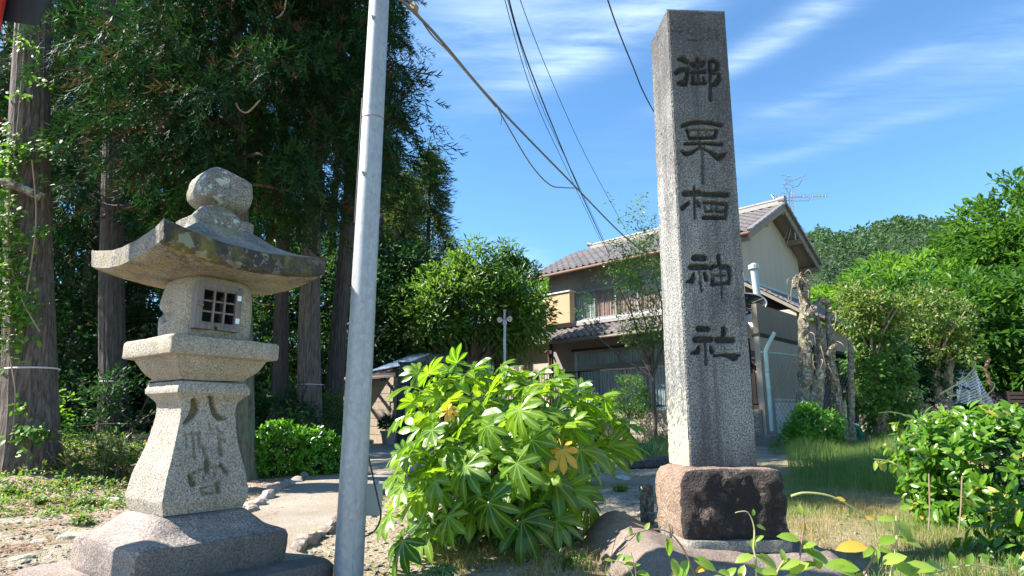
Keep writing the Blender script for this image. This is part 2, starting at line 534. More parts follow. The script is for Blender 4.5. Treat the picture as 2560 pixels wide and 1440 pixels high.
M['plinth'] = granite('plinth_stone', (.46, .34, .25), (.20, .125, .095), 90, .8, (.045, .03, .03), .55, 4.5, .9, tint=(.19, .12, .10), lichen=.2, bump=.016, seed=2.2, rough_big=1.8, front=(-.262, (.02, .015, .015), .97))
M['boulder'] = granite('boulder_stone', (.235, .185, .15), (.13, .10, .085), 70, .5, (.085, .065, .055), .45, 3.0, .8, lichen=.35, lichen_col=(.30, .27, .24), bump=.008, seed=6.2, rough_big=.8)
M['mortar'] = granite('mortar', (.36, .34, .30), (.14, .13, .11), 120, 1, (.08, .07, .06), .4, bump=.01)

def wood(name, c1, c2, scale=(30, 30, 2.5), rough=.75, bump=.003):
    n = NT(name)
    o = n.map(n.obj(), scale)
    f = n.noise(o, 1.6, 5, .65, .4)
    c = n.mix(n.ramp(f, [(.3, 0.), (.7, 1.)]), c1, c2)
    c = n.mix(n.math('MULTIPLY', n.orand(), .3), c, tuple(x * .6 for x in c1))
    n.col(c).rough(rough); n.bump(f, bump)
    return n.m
M['grey_wood'] = wood('weathered_wood', (.10, .085, .08), (.24, .21, .20))
M['dark_wood'] = wood('dark_wood', (.015, .016, .018), (.035, .035, .04), bump=.002)
M['black_paint'] = wood('black_lacquer', (.012, .012, .013), (.03, .03, .03))

def bark(name, c1, c2, scale=42, stretch=.07, bump=.03, lichen=0.0, moss=0.0, mosscol=(.12, .14, .04)):
    n = NT(name)
    o = n.map(n.obj(), (1, 1, stretch))
    f = n.noise(o, scale, 5, .6, .5)
    f2 = n.noise(n.obj(), 7, 5)
    c = n.mix(n.ramp(f, [(.36, 0.), (.62, 1.)]), c1, c2)
    c = n.mix(n.math('MULTIPLY', f2, .5), c, tuple(x * .8 for x in c1))
    if moss:
        mk = n.ramp(n.noise(n.obj(), 4, 5, .7), [(.46, 0.), (.60, 1.)])
        c = n.mix(n.math('MULTIPLY', mk, moss), c, mosscol)
    if lichen:
        l = n.ramp(n.noise(n.obj(), 19, 5, .7, .8), [(.49, 0.), (.60, 1.)])
        c = n.mix(n.math('MULTIPLY', l, lichen), c, (.40, .46, .38))
    n.col(c).rough(.9)
    n.bump(n.math('ADD', f, n.math('MULTIPLY', f2, .3)), bump)
    return n.m
M['cedar_bark'] = bark('cedar_bark', (.055, .040, .034), (.21, .165, .14))
M['cedar_bark_dark'] = bark('cedar_bark_dark', (.04, .03, .028), (.125, .10, .09))
M['mossy_bark'] = bark('mossy_bark', (.07, .06, .045), (.22, .20, .15), moss=.8, mosscol=(.13, .17, .09))
M['dead_bark'] = bark('dead_bark', (.075, .052, .04), (.29, .215, .165), 16, .3, .08, lichen=.75, moss=.7, mosscol=(.20, .17, .06))
M['branch_bark'] = bark('branch_bark', (.07, .055, .045), (.18, .14, .11))
M['twig'] = plain('pale_twig', (.27, .20, .13), .8)

def galv():
    n = NT('galvanised_steel')
    o = n.obj()
    f = n.noise(o, 45, 3, .6); g = n.voro(n.map(o, (1, 1, .6)), 60, out=1)
    g = n.sep(g)[0]
    c = n.mix(n.math('MULTIPLY', g, .6), (.29, .31, .33), (.42, .44, .46))
    c = n.mix(n.ramp(n.noise(n.map(o, (1, 1, .12)), 14, 5, .7), [(.5, 0.), (.75, .55)]), c, (.30, .31, .31))
    z = n.sep(n.pos())[2]
    rust = n.math('MULTIPLY', n.ramp(n.noise(n.map(o, (6, 6, .4)), 2.5, 4), [(.6, 0.), (.8, .5)]), 1.0)
    c = n.mix(rust, c, (.35, .24, .15))
    n.col(c).rough(n.ramp(f, [(.3, .42), (.7, .6)])); n.b.inputs['Metallic'].default_value = .35
    n.bump(f, .0008)
    return n.m
M['galv'] = galv()
M['grey_paint'] = plain('grey_paint', (.40, .40, .37), .6)
M['black_iron'] = plain('black_iron', (.018, .019, .021), .45, .3)
M['aluminium'] = plain('aluminium', (.45, .46, .48), .35, .8)
M['white_metal'] = plain('white_metal', (.62, .64, .66), .4)
M['steel_hinge'] = plain('steel_hinge', (.75, .73, .72), .35, .4)
M['pvc'] = plain('grey_pvc', (.36, .40, .44), .45, var=.08)
M['pvc_dirty'] = plain('dirty_grey_pvc', (.24, .22, .19), .6, var=.3)
M['mint_paint'] = plain('mint_painted_pipe', (.40, .52, .48), .5, var=.2, scale=30)
M['rust'] = plain('rusty_brown_metal', (.17, .085, .06), .75, var=.4, scale=25)
M['cable_black'] = plain('black_cable', (.02, .022, .025), .5)
M['cable_grey'] = plain('weathered_cable', (.16, .14, .12), .7, var=.3, scale=40)
M['cable_teal'] = plain('teal_cable', (.03, .10, .12), .5)
M['red_paint'] = plain('vermilion_paint', (.62, .045, .03), .45)
M['white_tape'] = plain('white_plastic_tape', (.55, .56, .62), .5)
M['hose'] = plain('green_hose', (.01, .17, .12), .3, var=.3, scale=25)
M['white_plastic'] = plain('white_plastic', (.75, .75, .78), .4)
M['concrete'] = granite('concrete', (.34, .31, .27), (.19, .17, .15), 60, .7, (.10, .09, .07), .6, 6, .5, moss=.2, bump=.008)
M['split_block'] = granite('split_face_block', (.40, .36, .30), (.22, .19, .16), 45, .8, (.13, .11, .09), .4, 6, .5, bump=.02, rough_big=3)
M['tan_block'] = granite('tan_block', (.40, .33, .25), (.30, .24, .18), 40, .5, (.10, .08, .06), .7, 1.5, .25, bump=.004)
def plaster(name, c):
    n = NT(name)
    o = n.obj()
    st = n.noise(n.map(o, (1, 1, .12)), 3.2, 6, .7)
    cc = n.mix(n.ramp(st, [(.45, 0.), (.75, .55)]), c, tuple(x * .66 for x in c))
    cc = n.mix(n.math('MULTIPLY', n.noise(o, 1.2, 4), .3), cc, tuple(x * .8 for x in c))
    n.col(cc).rough(.9); n.bump(n.noise(o, 90, 3), .003)
    return n.m
M['plaster'] = plaster('cream_plaster', (.40, .345, .285))
M['plaster_grey'] = plaster('greyish_plaster', (.24, .215, .21))
M['shutter_box'] = plaster('tan_shutter_box', (.50, .34, .21))
M['eave_wood'] = plaster('painted_eaves', (.21, .185, .155))
def tilemat():
    n = NT('roof_tile_clay')
    o = n.pos()
    c = n.mix(n.orand(), (.085, .08, .085), (.17, .155, .155))
    c = n.mix(n.ramp(n.noise(o, 5, 6, .7), [(.45, 0.), (.65, .7)]), c, (.15, .12, .105))
    c = n.mix(n.ramp(n.noise(o, 28, 3, .7), [(.52, 0.), (.60, .6)]), c, (.26, .25, .235))
    n.col(c).rough(.55); n.bump(n.noise(o, 60, 4), .004)
    return n.m
M['tile'] = tilemat()
M['ridge_white'] = plain('limed_ridge', (.27, .255, .245), .8, var=.3)
def curtain(name, c):
    n = NT(name)
    f = n.noise(n.map(n.obj(), (14, 14, .6)), 1.6, 3)
    n.col(n.mix(f, tuple(x * .75 for x in c), c)).rough(.9)
    return n.m
M['curtain_white'] = curtain('white_curtain', (.80, .82, .84))
M['curtain_pink'] = curtain('pink_curtain', (.78, .50, .45))
M['curtain_cream'] = curtain('cream_curtain', (.78, .75, .68))
def glass():
    n = NT('window_glass')
    g = n.N('ShaderNodeBsdfGlossy'); g.inputs['Roughness'].default_value = .03
    t = n.N('ShaderNodeBsdfTransparent'); t.inputs['Color'].default_value = (.82, .87, .88, 1)
    f = n.N('ShaderNodeLayerWeight'); f.inputs[0].default_value = .5
    mx = n.N('ShaderNodeMixShader')
    n.L(n.math('ADD', n.math('MULTIPLY', n.math('POWER', f.outputs['Facing'], 4.0), .55), .04, True), mx.inputs[0])
    n.L(t.outputs[0], mx.inputs[1]); n.L(g.outputs[0], mx.inputs[2]); n.L(mx.outputs[0], n.out.inputs[0])
    return n.m
M['glass'] = glass()
M['dark_inside'] = plain('dark_interior', (.02, .02, .022), .9)
M['blue_roof'] = plain('blue_white_sheet', (.68, .72, .80), .28, var=.08, scale=3)
M['brown_roof'] = plain('brown_corrugated', (.19, .15, .13), .6, var=.35, scale=4)
M['slate'] = plain('black_slate_gate', (.032, .036, .042), .5, var=.3, scale=6, bump=.002)
M['terracotta'] = plain('pale_flower_pot', (.36, .30, .27), .7)
M['soil'] = plain('soil', (.04, .03, .02), .95)

# ground
def groundmat():
    n = NT('gravelly_ground')
    p = n.pos()
    XY = n.sep(p)
    c = n.ramp(n.noise(p, 60, 4, .7), [(.30, (.14, .115, .075)), (.50, (.37, .31, .22)), (.70, (.53, .46, .35))])
    v = n.N('ShaderNodeTexVoronoi'); n.L(p, v.inputs['Vector']); v.inputs['Scale'].default_value = 34
    c = n.mix(.45, c, n.mix(n.sep(v.outputs[1])[0], (.23, .195, .145), (.54, .49, .41)))
    needle = n.ramp(n.noise(n.map(p, (1, 1.5, 1)), 1.6, 6, .7), [(.47, 0.), (.60, 1.)])
    c = n.mix(n.math('MULTIPLY', needle, .55), c, n.mix(n.noise(n.map(p, (20, 90, 1)), 1, 4), (.17, .095, .06), (.42, .27, .18)))
    mossm = n.ramp(n.noise(n.map(p, loc=(4, 2, 0)), 1.3, 7, .72), [(.50, 0.), (.62, 1.)])
    c = n.mix(n.math('MULTIPLY', mossm, .75), c, n.ramp(n.noise(p, 30, 4), [(.35, (.10, .085, .015)), (.65, (.27, .23, .05))]))
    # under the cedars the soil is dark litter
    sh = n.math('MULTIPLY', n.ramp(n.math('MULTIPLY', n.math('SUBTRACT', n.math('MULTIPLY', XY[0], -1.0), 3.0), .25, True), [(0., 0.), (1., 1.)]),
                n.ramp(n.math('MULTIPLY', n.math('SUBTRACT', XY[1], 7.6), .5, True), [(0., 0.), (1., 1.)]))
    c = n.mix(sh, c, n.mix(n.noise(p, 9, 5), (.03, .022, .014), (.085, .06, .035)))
    # weedy lawn on the right
    gr = n.math('MULTIPLY', n.math('MULTIPLY', n.math('SUBTRACT', XY[0], 1.9), 1.3, True), n.math('MULTIPLY', n.math('SUBTRACT', 10.5, XY[1]), 1.0, True))
    c = n.mix(n.math('MULTIPLY', gr, .8), c, n.ramp(n.noise(p, 14, 6, .7), [(.3, (.13, .13, .035)), (.55, (.28, .24, .10)), (.75, (.36, .29, .16))]))
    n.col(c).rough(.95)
    n.bump(n.math('ADD', n.noise(p, 45, 6, .75), n.math('MULTIPLY', v.outputs[0], -.6)), .03)
    return n.m
M['ground'] = groundmat()
def pathmat():
    n = NT('old_asphalt_path')
    p = n.pos()
    c = n.ramp(n.noise(p, 85, 4, .75), [(.3, (.15, .135, .11)), (.52, (.32, .285, .235)), (.75, (.47, .43, .36))])
    c = n.mix(n.ramp(n.noise(p, 1.5, 6, .7), [(.42, 0.), (.6, .7)]), c, (.24, .19, .13))
    n.col(c).rough(.9); n.bump(n.noise(p, 80, 5, .8), .012)
    return n.m
M['path'] = pathmat()
def stonemat(name, c1, c2):
    n = NT(name)
    c = n.mix(n.orand(), c1, c2)
    c = n.mix(n.math('FRACT', n.math('MULTIPLY', n.attr('rnd'), 1.0)), c, tuple(x * .7 for x in c1))
    c = n.mix(n.ramp(n.noise(n.pos(), 25, 5, .7), [(.4, 0.), (.65, .6)]), c, tuple(x * .5 for x in c1))
    c = n.mix(n.ramp(n.noise(n.pos(), 6, 5, .7), [(.56, 0.), (.64, .7)]), c, (.20, .17, .03))
    n.col(c).rough(.85); n.bump(n.noise(n.pos(), 50, 4, .7), .01)
    return n.m
M['curb'] = stonemat('curb_rock', (.27, .20, .17), (.42, .38, .34))
M['pebble'] = stonemat('pebbles', (.30, .28, .25), (.56, .53, .48))
M['slab_rock'] = stonemat('flat_rock', (.42, .41, .34), (.55, .54, .46))
# foliage
M['cedar'] = leafmat('cedar_needles', (.011, .040, .022), (.042, .098, .032), .17, .55, odd=(.07, .042, .03), oddp=.10, spec=.06, tint=(1.3, 1.7, .7))
M['cypress'] = leafmat('cypress_needles', (.05, .095, .05), (.13, .165, .06), .3, .6, spec=.1)
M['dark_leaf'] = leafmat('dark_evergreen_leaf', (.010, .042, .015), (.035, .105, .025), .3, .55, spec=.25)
M['mid_leaf'] = leafmat('mid_green_leaf', (.035, .11, .022), (.11, .22, .035), .38, .45, spec=.3)
M['bright_leaf'] = leafmat('bright_broadleaf', (.09, .21, .025), (.20, .35, .045), .5, .5, spec=.3)
M['garden_leaf'] = leafmat('garden_tree_leaf', (.05, .13, .03), (.16, .27, .05), .42, .42)
M['hedge_leaf'] = leafmat('glossy_shrub_leaf', (.05, .18, .012), (.16, .36, .025), .4, .3)
M['ivy'] = leafmat('ivy_leaf', (.05, .15, .016), (.17, .31, .035), .42, .5, spec=.3)
M['pom_leaf'] = leafmat('clipped_pine_leaf', (.06, .13, .02), (.18, .26, .04), .4, .45, odd=(.22, .17, .09), oddp=.07)
M['bush_leaf'] = leafmat('right_bush_leaf', (.06, .17, .015), (.17, .32, .025), .4, .3, odd=(.34, .30, .05), oddp=.05)
M['bamboo'] = leafmat('bamboo_grass_leaf', (.05, .13, .025), (.13, .23, .05), .35, .4, odd=(.36, .21, .08), oddp=.08)
M['weed'] = leafmat('weed_leaf', (.07, .17, .02), (.18, .29, .045), .4, .5, odd=(.33, .17, .07), oddp=.12)
M['grass'] = leafmat('grass_blades', (.08, .19, .035), (.19, .31, .06), .35, .55, odd=(.32, .27, .13), oddp=.14)
M['dry_grass'] = leafmat('dry_grass_blades', (.19, .20, .06), (.36, .31, .12), .35, .6, odd=(.40, .28, .19), oddp=.25)
M['fatsia'] = leafmat('fatsia_leaf', (.065, .17, .012), (.24, .38, .025), .5, .28, rib=True, tint=(1.9, 1.9, .6), spec=.6)
M['fatsia_dark'] = leafmat('dark_fatsia_leaf', (.03, .09, .02), (.06, .13, .025), .25, .4, rib=True)  # inner leaves, shade put into the green; the seedling shares it
M['fatsia_yellow'] = leafmat('yellow_fatsia_leaf', (.75, .38, .03), (.82, .46, .04), .35, .45, rib=True, tint=(1.2, 1.1, .8))
M['petiole'] = plain('green_petiole', (.20, .26, .08), .5)
M['vine_leaf'] = leafmat('vine_leaf', (.16, .30, .035), (.34, .42, .08), .4, .3, odd=(.42, .30, .05), oddp=.08)
M['vine_stem'] = plain('vine_stem', (.34, .36, .15), .5, var=.3, scale=20)
M['vine_stem_brown'] = plain('woody_vine_stem', (.20, .13, .10), .7)
M['hill_leaf'] = leafmat('hill_canopy', (.045, .095, .045), (.085, .155, .065), .25, .6, spec=.2)  # tinted paler and bluer to stand for distance haze
M['hill_ground'] = plain('hill_soil', (.02, .035, .015), .95)
M['litter'] = leafmat('cedar_litter', (.22, .10, .06), (.42, .25, .16), .1, .8)
# ---------------------------------------------------------------- ground sheet, path
def build_ground():
    def axis(lo, hi, n0, fine_lo, fine_hi, step):
        a = list(np.arange(fine_lo, fine_hi, step))
        k = step; x = fine_lo
        left = []
        while x > lo: k *= 1.22; x -= k; left.append(x)
        k = step; x = a[-1]; right = []
        while x < hi: k *= 1.22; x += k; right.append(x)
        return np.array(left[::-1] + a + right)
    xs = axis(-900, 900, 0, -9, 9, .07); ys = axis(-40, 1500, 0, 1.6, 12, .07)
    Xg, Yg = np.meshgrid(xs, ys)
    Z = ground_z(Xg, Yg)
    rr = np.random.default_rng(3).normal(size=Z.shape)
    near = (np.abs(Xg) < 9) & (Yg > 3) & (Yg < 12)
    Z = Z + np.where(near, rr * .006, 0)
    V = np.stack([Xg, Yg, Z], -1).reshape(-1, 3)
    ny, nx = Z.shape
    i = np.arange(ny * nx).reshape(ny, nx)
    F = np.stack([i[:-1, :-1], i[:-1, 1:], i[1:, 1:], i[1:, :-1]], -1).reshape(-1, 4)
    kind(put('ground', npmesh('ground', V, F, M['ground'], smooth=True)), 'structure')
build_ground()
LEFT_EDGE = [(560, 1440), (600, 1330), (640, 1275), (700, 1230), (775, 1192), (850, 1160), (905, 1126), (930, 1108)]
RIGHT_EDGE = [(705, 1440), (728, 1385), (790, 1340), (845, 1300), (905, 1262), (958, 1228), (1010, 1190), (1075, 1112)]
def build_path():
    Lp = [gpt(*p) for p in LEFT_EDGE]; Rp = [gpt(*p) for p in RIGHT_EDGE]
    Lc = curve_pts(Lp, 8); Rc = curve_pts(Rp, 8)
    V = []; nseg = 14
    for a, b in zip(Lc, Rc):
        for k in range(nseg + 1):
            q = a.lerp(b, k / nseg)
            V.append((q.x, q.y, G(q.x, q.y) + .022 + .004 * nz(q, 3)))
    F = []
    for j in range(len(Lc) - 1):
        for k in range(nseg):
            a = j * (nseg + 1) + k
            F.append((a, a + 1, a + nseg + 2, a + nseg + 1))
    kind(put('path', npmesh('path', V, np.array(F), M['path'], smooth=True)), 'structure')
    return Lc, Rc
PL, PR = build_path()

def rock_mesh(name, seed, mat, flat=.6, sub=2, amp=.35):
    import bmesh
    bm = bmesh.new()
    bmesh.ops.create_icosphere(bm, subdivisions=sub, radius=.5)
    for v in bm.verts:
        k = 1 + amp * fbm(v.co, 1.7, seed, 3)
        v.co *= k
        v.co.z *= flat
        # chipped facets
        for d, o in ((Vector((math.sin(seed), math.cos(seed), .5)).normalized(), .34), (Vector((math.cos(seed * 2), -math.sin(seed * 3), .2)).normalized(), .36)):
            t = v.co.dot(d)
            if t > o: v.co -= d * (t - o) * .8
    me = bpy.data.meshes.new(name); bm.to_mesh(me); bm.free()
    me.materials.append(mat)
    return me
ROCKS = [rock_mesh('rock', s * 1.7 + .3, M['curb'], .7) for s in range(6)]
def curb(line, side, step, group, sz):
    acc = 0; last = line[0]; k = 0
    for p in line[1:]:
        seg = (p - last).length; t = step - acc
        while t <= seg:
            q = last.lerp(p, t / seg)
            me = ROCKS[k % 6]
            dirv = (p - last).normalized(); s = sz * random.uniform(.75, 1.25)
            o = put('curb_stone', me, loc=(q.x + side * .03 + random.uniform(-.02, .02), q.y, G(q.x, q.y) + s * .12),
                    rot=(random.uniform(-.3, .3), random.uniform(-.3, .3), math.atan2(dirv.y, dirv.x) + random.uniform(-.5, .5)))
            o.scale = (s * random.uniform(.9, 1.3), s * random.uniform(.6, .9), s * random.uniform(.6, 1.1))
            tag(o, 'rough brownish edging stone in the short row between lantern base and steel pole' if side > 0 else 'pale grey edging stone in the row curving below the rounded shrub', 'stone', group)
            k += 1; t += step * random.uniform(.85, 1.2)
        acc = max(0, seg - (t - step)); last = p
curb(PR[4:], 1, .125, 'edging stones right of the path', .15)
curb(PL[8:], -1, .16, 'edging stones left of the path', .19)

def build_pebbles():
    import bmesh
    bm = bmesh.new(); bmesh.ops.create_icosphere(bm, subdivisions=1, radius=.5)
    T = np.array([v.co[:] for v in bm.verts]); F = np.array([[v.index for v in f.verts] for f in bm.faces]); bm.free()
    rg = np.random.default_rng(5)
    n = 9000
    Y = 3.3 + 8.5 * rg.random(n * 3) ** 1.7
    X = (rg.random(n * 3) * 2 - 1) * .9 * Y
    lx = np.interp(Y, [p.y for p in PL], [p.x for p in PL]); rx = np.interp(Y, [p.y for p in PR], [p.x for p in PR])
    ok = ~((X > lx) & (X < rx) & (rg.random(n * 3) > .03))
    ok &= ~((X > 1.9) & (rg.random(n * 3) > .12))
    ok &= ~((X < -4) & (Y > 7.5))
    X, Y = X[ok][:n], Y[ok][:n]; n = len(X)
    T2 = T * (1 + .25 * rg.normal(size=(len(T), 1)) * .6)
    s = .012 + .032 * rg.random(n) ** 3
    ang = rg.random(n) * 6.28
    R = np.zeros((n, 3, 3)); c, si = np.cos(ang), np.sin(ang)
    a = rg.uniform(.8, 1.5, n); b = rg.uniform(.6, 1, n); h = rg.uniform(.3, .7, n)
    R[:, 0, 0] = c * a; R[:, 0, 1] = -si * b; R[:, 1, 0] = si * a; R[:, 1, 1] = c * b; R[:, 2, 2] = h
    pos = np.stack([X, Y, ground_z(X, Y) + s * .1], 1)
    V, Fs = scatter(T2, [F], R, pos, s)
    V = V + rg.normal(size=V.shape) * .0012
    kind(put('gravel', npmesh('gravel', V, Fs, M['pebble'], rnd=np.repeat(rg.random(n), len(T)))), 'stuff')
build_pebbles()
# larger loose stones one can point at
FLAT = [rock_mesh('flat_rock', 11 + s * 2.3, M['slab_rock'], .28, 2, .3) for s in range(3)]
for (px, py, s, lab) in [(183, 1345, .21, 'pale flat stone lying against the left side of the lantern base'),
                         (285, 1253, .17, 'yellowish flat stone in the gravel left of the lantern shaft'),
                         (62, 1398, .11, 'small grey stone in the gravel at the bottom left corner'),
                         (96, 1356, .10, 'reddish angular stone in the gravel at the left'),
                         (700, 1236, .16, 'grey flat stone at the path edge right of the lantern shaft'),
                         (640, 1262, .20, 'brownish block of rock lying beside the foot of the lantern'),
                         (1520, 1130, .26, 'low grey flat stone in the shade left of the tall pillar'),
                         (1560, 1197, .20, 'pale slab of rock lying in the moss left of the pillar'),
                         (1490, 1255, .16, 'whitish broken stone in the sunlit gravel left of the pillar'),
                         (1430, 1345, .15, 'grey stone near the end of the fallen branch')]:
    q = gpt(px, py)
    o = put('loose_stone', FLAT[int(px) % 3], loc=(q.x, q.y, q.z + s * .05), rot=(random.uniform(-.1, .1), random.uniform(-.1, .1), random.uniform(0, 3)))
    o.scale = (s * 1.2, s * .9, s * 1.2)
    tag(o, lab, 'stone')

# ---------------------------------------------------------------- carving: the depth of a chisel cut at a point seen in the photograph
def stroke_field(px, py, strokes):
    """px,py arrays; strokes: list of (points [(x,y)..], widths, depth). Returns carved depth in metres"""
    out = np.zeros_like(px)
    for pts, ws, dep in strokes:
        best = np.full(px.shape, 1e9)
        if not hasattr(ws, '__len__'): ws = [ws] * len(pts)
        for i in range(len(pts) - 1):
            ax, ay = pts[i]; bx, by = pts[i + 1]
            dx, dy = bx - ax, by - ay
            t = np.clip(((px - ax) * dx + (py - ay) * dy) / (dx * dx + dy * dy + 1e-9), 0, 1)
            d = np.hypot(px - ax - t * dx, py - ay - t * dy)
            r = (ws[i] + (ws[i + 1] - ws[i]) * t) / 2
            best = np.minimum(best, d - r - .9)
        out = np.maximum(out, dep * sstep(1.2, -3.4, best))
    return out
def crop(x0, y0, s, L):
    return [([(x0 + a / s, y0 + b / s) for a, b in pts], [w / s for w in (ws if hasattr(ws, '__len__') else [ws] * len(pts))], d) for pts, ws, d in L]
D1 = .026
PILLAR_TEXT = crop(1640, 20, 5.145, [
    ([(300, 650), (350, 655), (405, 690)], [50, 85, 60], D1), ([(262, 830), (300, 795), (415, 780)], [60, 70, 50], D1),
    ([(405, 790), (405, 870), (370, 960), (300, 965)], [50, 55, 90, 60], D1),
    ([(535, 645), (545, 690)], [40, 60], D1), ([(465, 715), (620, 700)], 62, D1), ([(490, 745), (600, 740)], 50, D1),
    ([(465, 820), (630, 815)], 55, D1), ([(548, 700), (548, 960)], 40, .016), ([(478, 880), (490, 960)], 42, D1), ([(465, 965), (640, 960)], 46, D1),
    ([(610, 890), (632, 950)], 30, D1),
    ([(690, 680), (735, 665), (795, 710), (790, 780), (745, 800)], [45, 50, 60, 55, 30], D1), ([(690, 690), (700, 800)], 50, D1), ([(700, 760), (705, 1180)], 46, .017),
    ([(815, 850), (815, 910), (770, 970), (725, 990)], [40, 70, 80, 40], D1), ([(715, 835), (790, 845)], 26, D1),
    ([(250, 240), (325, 245)], 22, .007), ([(215, 295), (345, 300)], 26, .009), ([(295, 300), (310, 410)], 24, .006), ([(405, 260), (440, 320)], 30, .008),
    ([(390, 325), (470, 325)], 24, .008), ([(415, 405), (515, 408)], 30, .012), ([(530, 410), (600, 405)], 26, .009),
    ([(570, 290), (640, 275)], 22, .006), ([(575, 330), (690, 300)], 20, .006), ([(680, 255), (680, 395)], 26, .009), ([(660, 272), (800, 285)], 20, .008),
    ([(655, 340), (705, 335)], 24, .009), ([(668, 388), (712, 385)], 26, .010), ([(780, 280), (785, 410)], 28, .009), ([(745, 345), (805, 340)], 20, .007), ([(600, 380), (640, 350)], 18, .006)])
PILLAR_TEXT += crop(1660, 280, 4.8, [
    ([(228, 160), (330, 125), (450, 118), (580, 132), (690, 158)], [50, 52, 45, 48, 45], D1),
    ([(280, 212), (312, 310)], 38, D1), ([(280, 208), (640, 215)], 26, .014), ([(635, 222), (612, 300)], 42, D1), ([(312, 310), (612, 300)], 44, D1),
    ([(418, 200), (412, 300)], 26, .013), ([(515, 210), (508, 300)], 26, .013), ([(350, 260), (560, 258)], 16, .008),
    ([(255, 380), (420, 372)], [40, 36], D1), ([(470, 372), (690, 386)], [38, 42], D1), ([(435, 355), (435, 425)], 44, .016),
    ([(212, 468), (265, 498), (340, 482), (420, 425)], [25, 62, 45, 20], D1), ([(455, 420), (560, 480), (655, 545), (715, 515), (752, 490)], [22, 45, 78, 55, 14], .024),
    ([(465, 430), (468, 850)], [40, 44], .011),
    ([(255, 975), (425, 968)], [78, 78], .022), ([(360, 885), (370, 950)], [22, 50], .018), ([(368, 960), (375, 1270)], [38, 34], .016),
    ([(298, 1085), (228, 1150)], [42, 60], D1), ([(398, 1070), (430, 1125)], [40, 48], .018),
    ([(485, 985), (765, 992)], [58, 66], .022), ([(480, 1082), (755, 1102)], [38, 50], .018), ([(482, 1085), (492, 1170)], 26, .012),
    ([(756, 1105), (742, 1275)], [52, 40], .018), ([(505, 1188), (580, 1186)], 38, .018), ([(630, 1182), (708, 1192)], 46, .018),
    ([(572, 1110), (570, 1180)], 22, .012), ([(632, 1110), (630, 1180)], 22, .012), ([(482, 1265), (710, 1265)], 50, D1)])
PILLAR_TEXT += crop(1680, 620, 4.8, [
    ([(270, 115), (390, 118)], 76, .024), ([(232, 226), (408, 226)], 74, .024), ([(330, 240), (345, 400)], 30, .012), ([(345, 400), (360, 515)], 36, .014),
    ([(265, 310), (240, 390), (178, 405)], [36, 75, 22], .022), ([(395, 300), (415, 375)], [40, 52], D1),
    ([(558, 92), (572, 200)], [42, 48], D1), ([(582, 200), (608, 590)], [34, 30], .014),
    ([(470, 242), (500, 215), (535, 215)], [50, 50, 40], D1), ([(590, 228), (680, 225), (698, 320), (690, 425)], [56, 60, 48, 40], .022),
    ([(500, 328), (645, 328)], 30, .016), ([(490, 385), (500, 440)], 46, D1), ([(480, 432), (690, 415)], 46, .018), ([(472, 240), (485, 400)], 22, .010),
    ([(320, 967), (430, 970)], 68, .024), ([(285, 1097), (465, 1098)], 74, .024), ([(395, 1110), (408, 1250), (412, 1390)], [34, 34, 44], .015),
    ([(320, 1190), (310, 1245), (235, 1265)], [38, 68, 30], .022), ([(468, 1190), (482, 1245)], [40, 52], D1),
    ([(624, 965), (620, 1080)], [62, 56], .024), ([(548, 1102), (725, 1104)], 76, .024), ([(625, 1140), (640, 1270)], 22, .009),
    ([(512, 1292), (590, 1285), (650, 1285), (750, 1312), (825, 1278)], [36, 30, 50, 92, 16], .024)])
LANTERN_TEXT = crop(420, 960, 4.8, [
    ([(315, 205), (325, 300), (285, 385), (200, 475)], [70, 92, 82, 34], .020), ([(490, 155), (540, 165)], 34, .016), ([(520, 170), (530, 260), (560, 340), (615, 410), (700, 412)], [50, 55, 66, 62, 14], .020),
    ([(215, 600), (390, 592)], 32, .010), ([(222, 640), (232, 765)], 26, .010), ([(295, 560), (310, 700), (325, 885)], [24, 26, 36], .012), ([(378, 590), (382, 745)], [50, 42], .012),
    ([(500, 480), (535, 590)], 30, .009), ([(440, 590), (600, 600)], 24, .007), ([(595, 525), (635, 598)], 34, .011), ([(610, 640), (685, 680)], 44, .012),
    ([(625, 690), (645, 850)], [45, 60], .013), ([(425, 755), (470, 890)], [44, 40], .012), ([(520, 740), (535, 860)], 22, .008), ([(440, 742), (625, 735)], 18, .007), ([(460, 880), (625, 868)], 22, .008), ([(445, 812), (620, 800)], 18, .006),
    ([(472, 940), (475, 1035)], [66, 62], .018), ([(270, 1085), (440, 1020), (520, 985), (640, 985)], [28, 34, 36, 34], .012), ([(262, 1100), (300, 1200)], [44, 80], .020), ([(640, 975), (710, 1065)], [54, 56], .017),
    ([(440, 1090), (565, 1062)], 22, .007), ([(430, 1110), (442, 1165), (550, 1142)], [22, 22, 26], .010), ([(560, 1060), (570, 1110)], 38, .012),
    ([(405, 1252), (575, 1215)], 24, .009), ([(402, 1250), (425, 1332), (560, 1302)], [26, 28, 34], .013), ([(600, 1195), (612, 1290)], [56, 64], .016)])

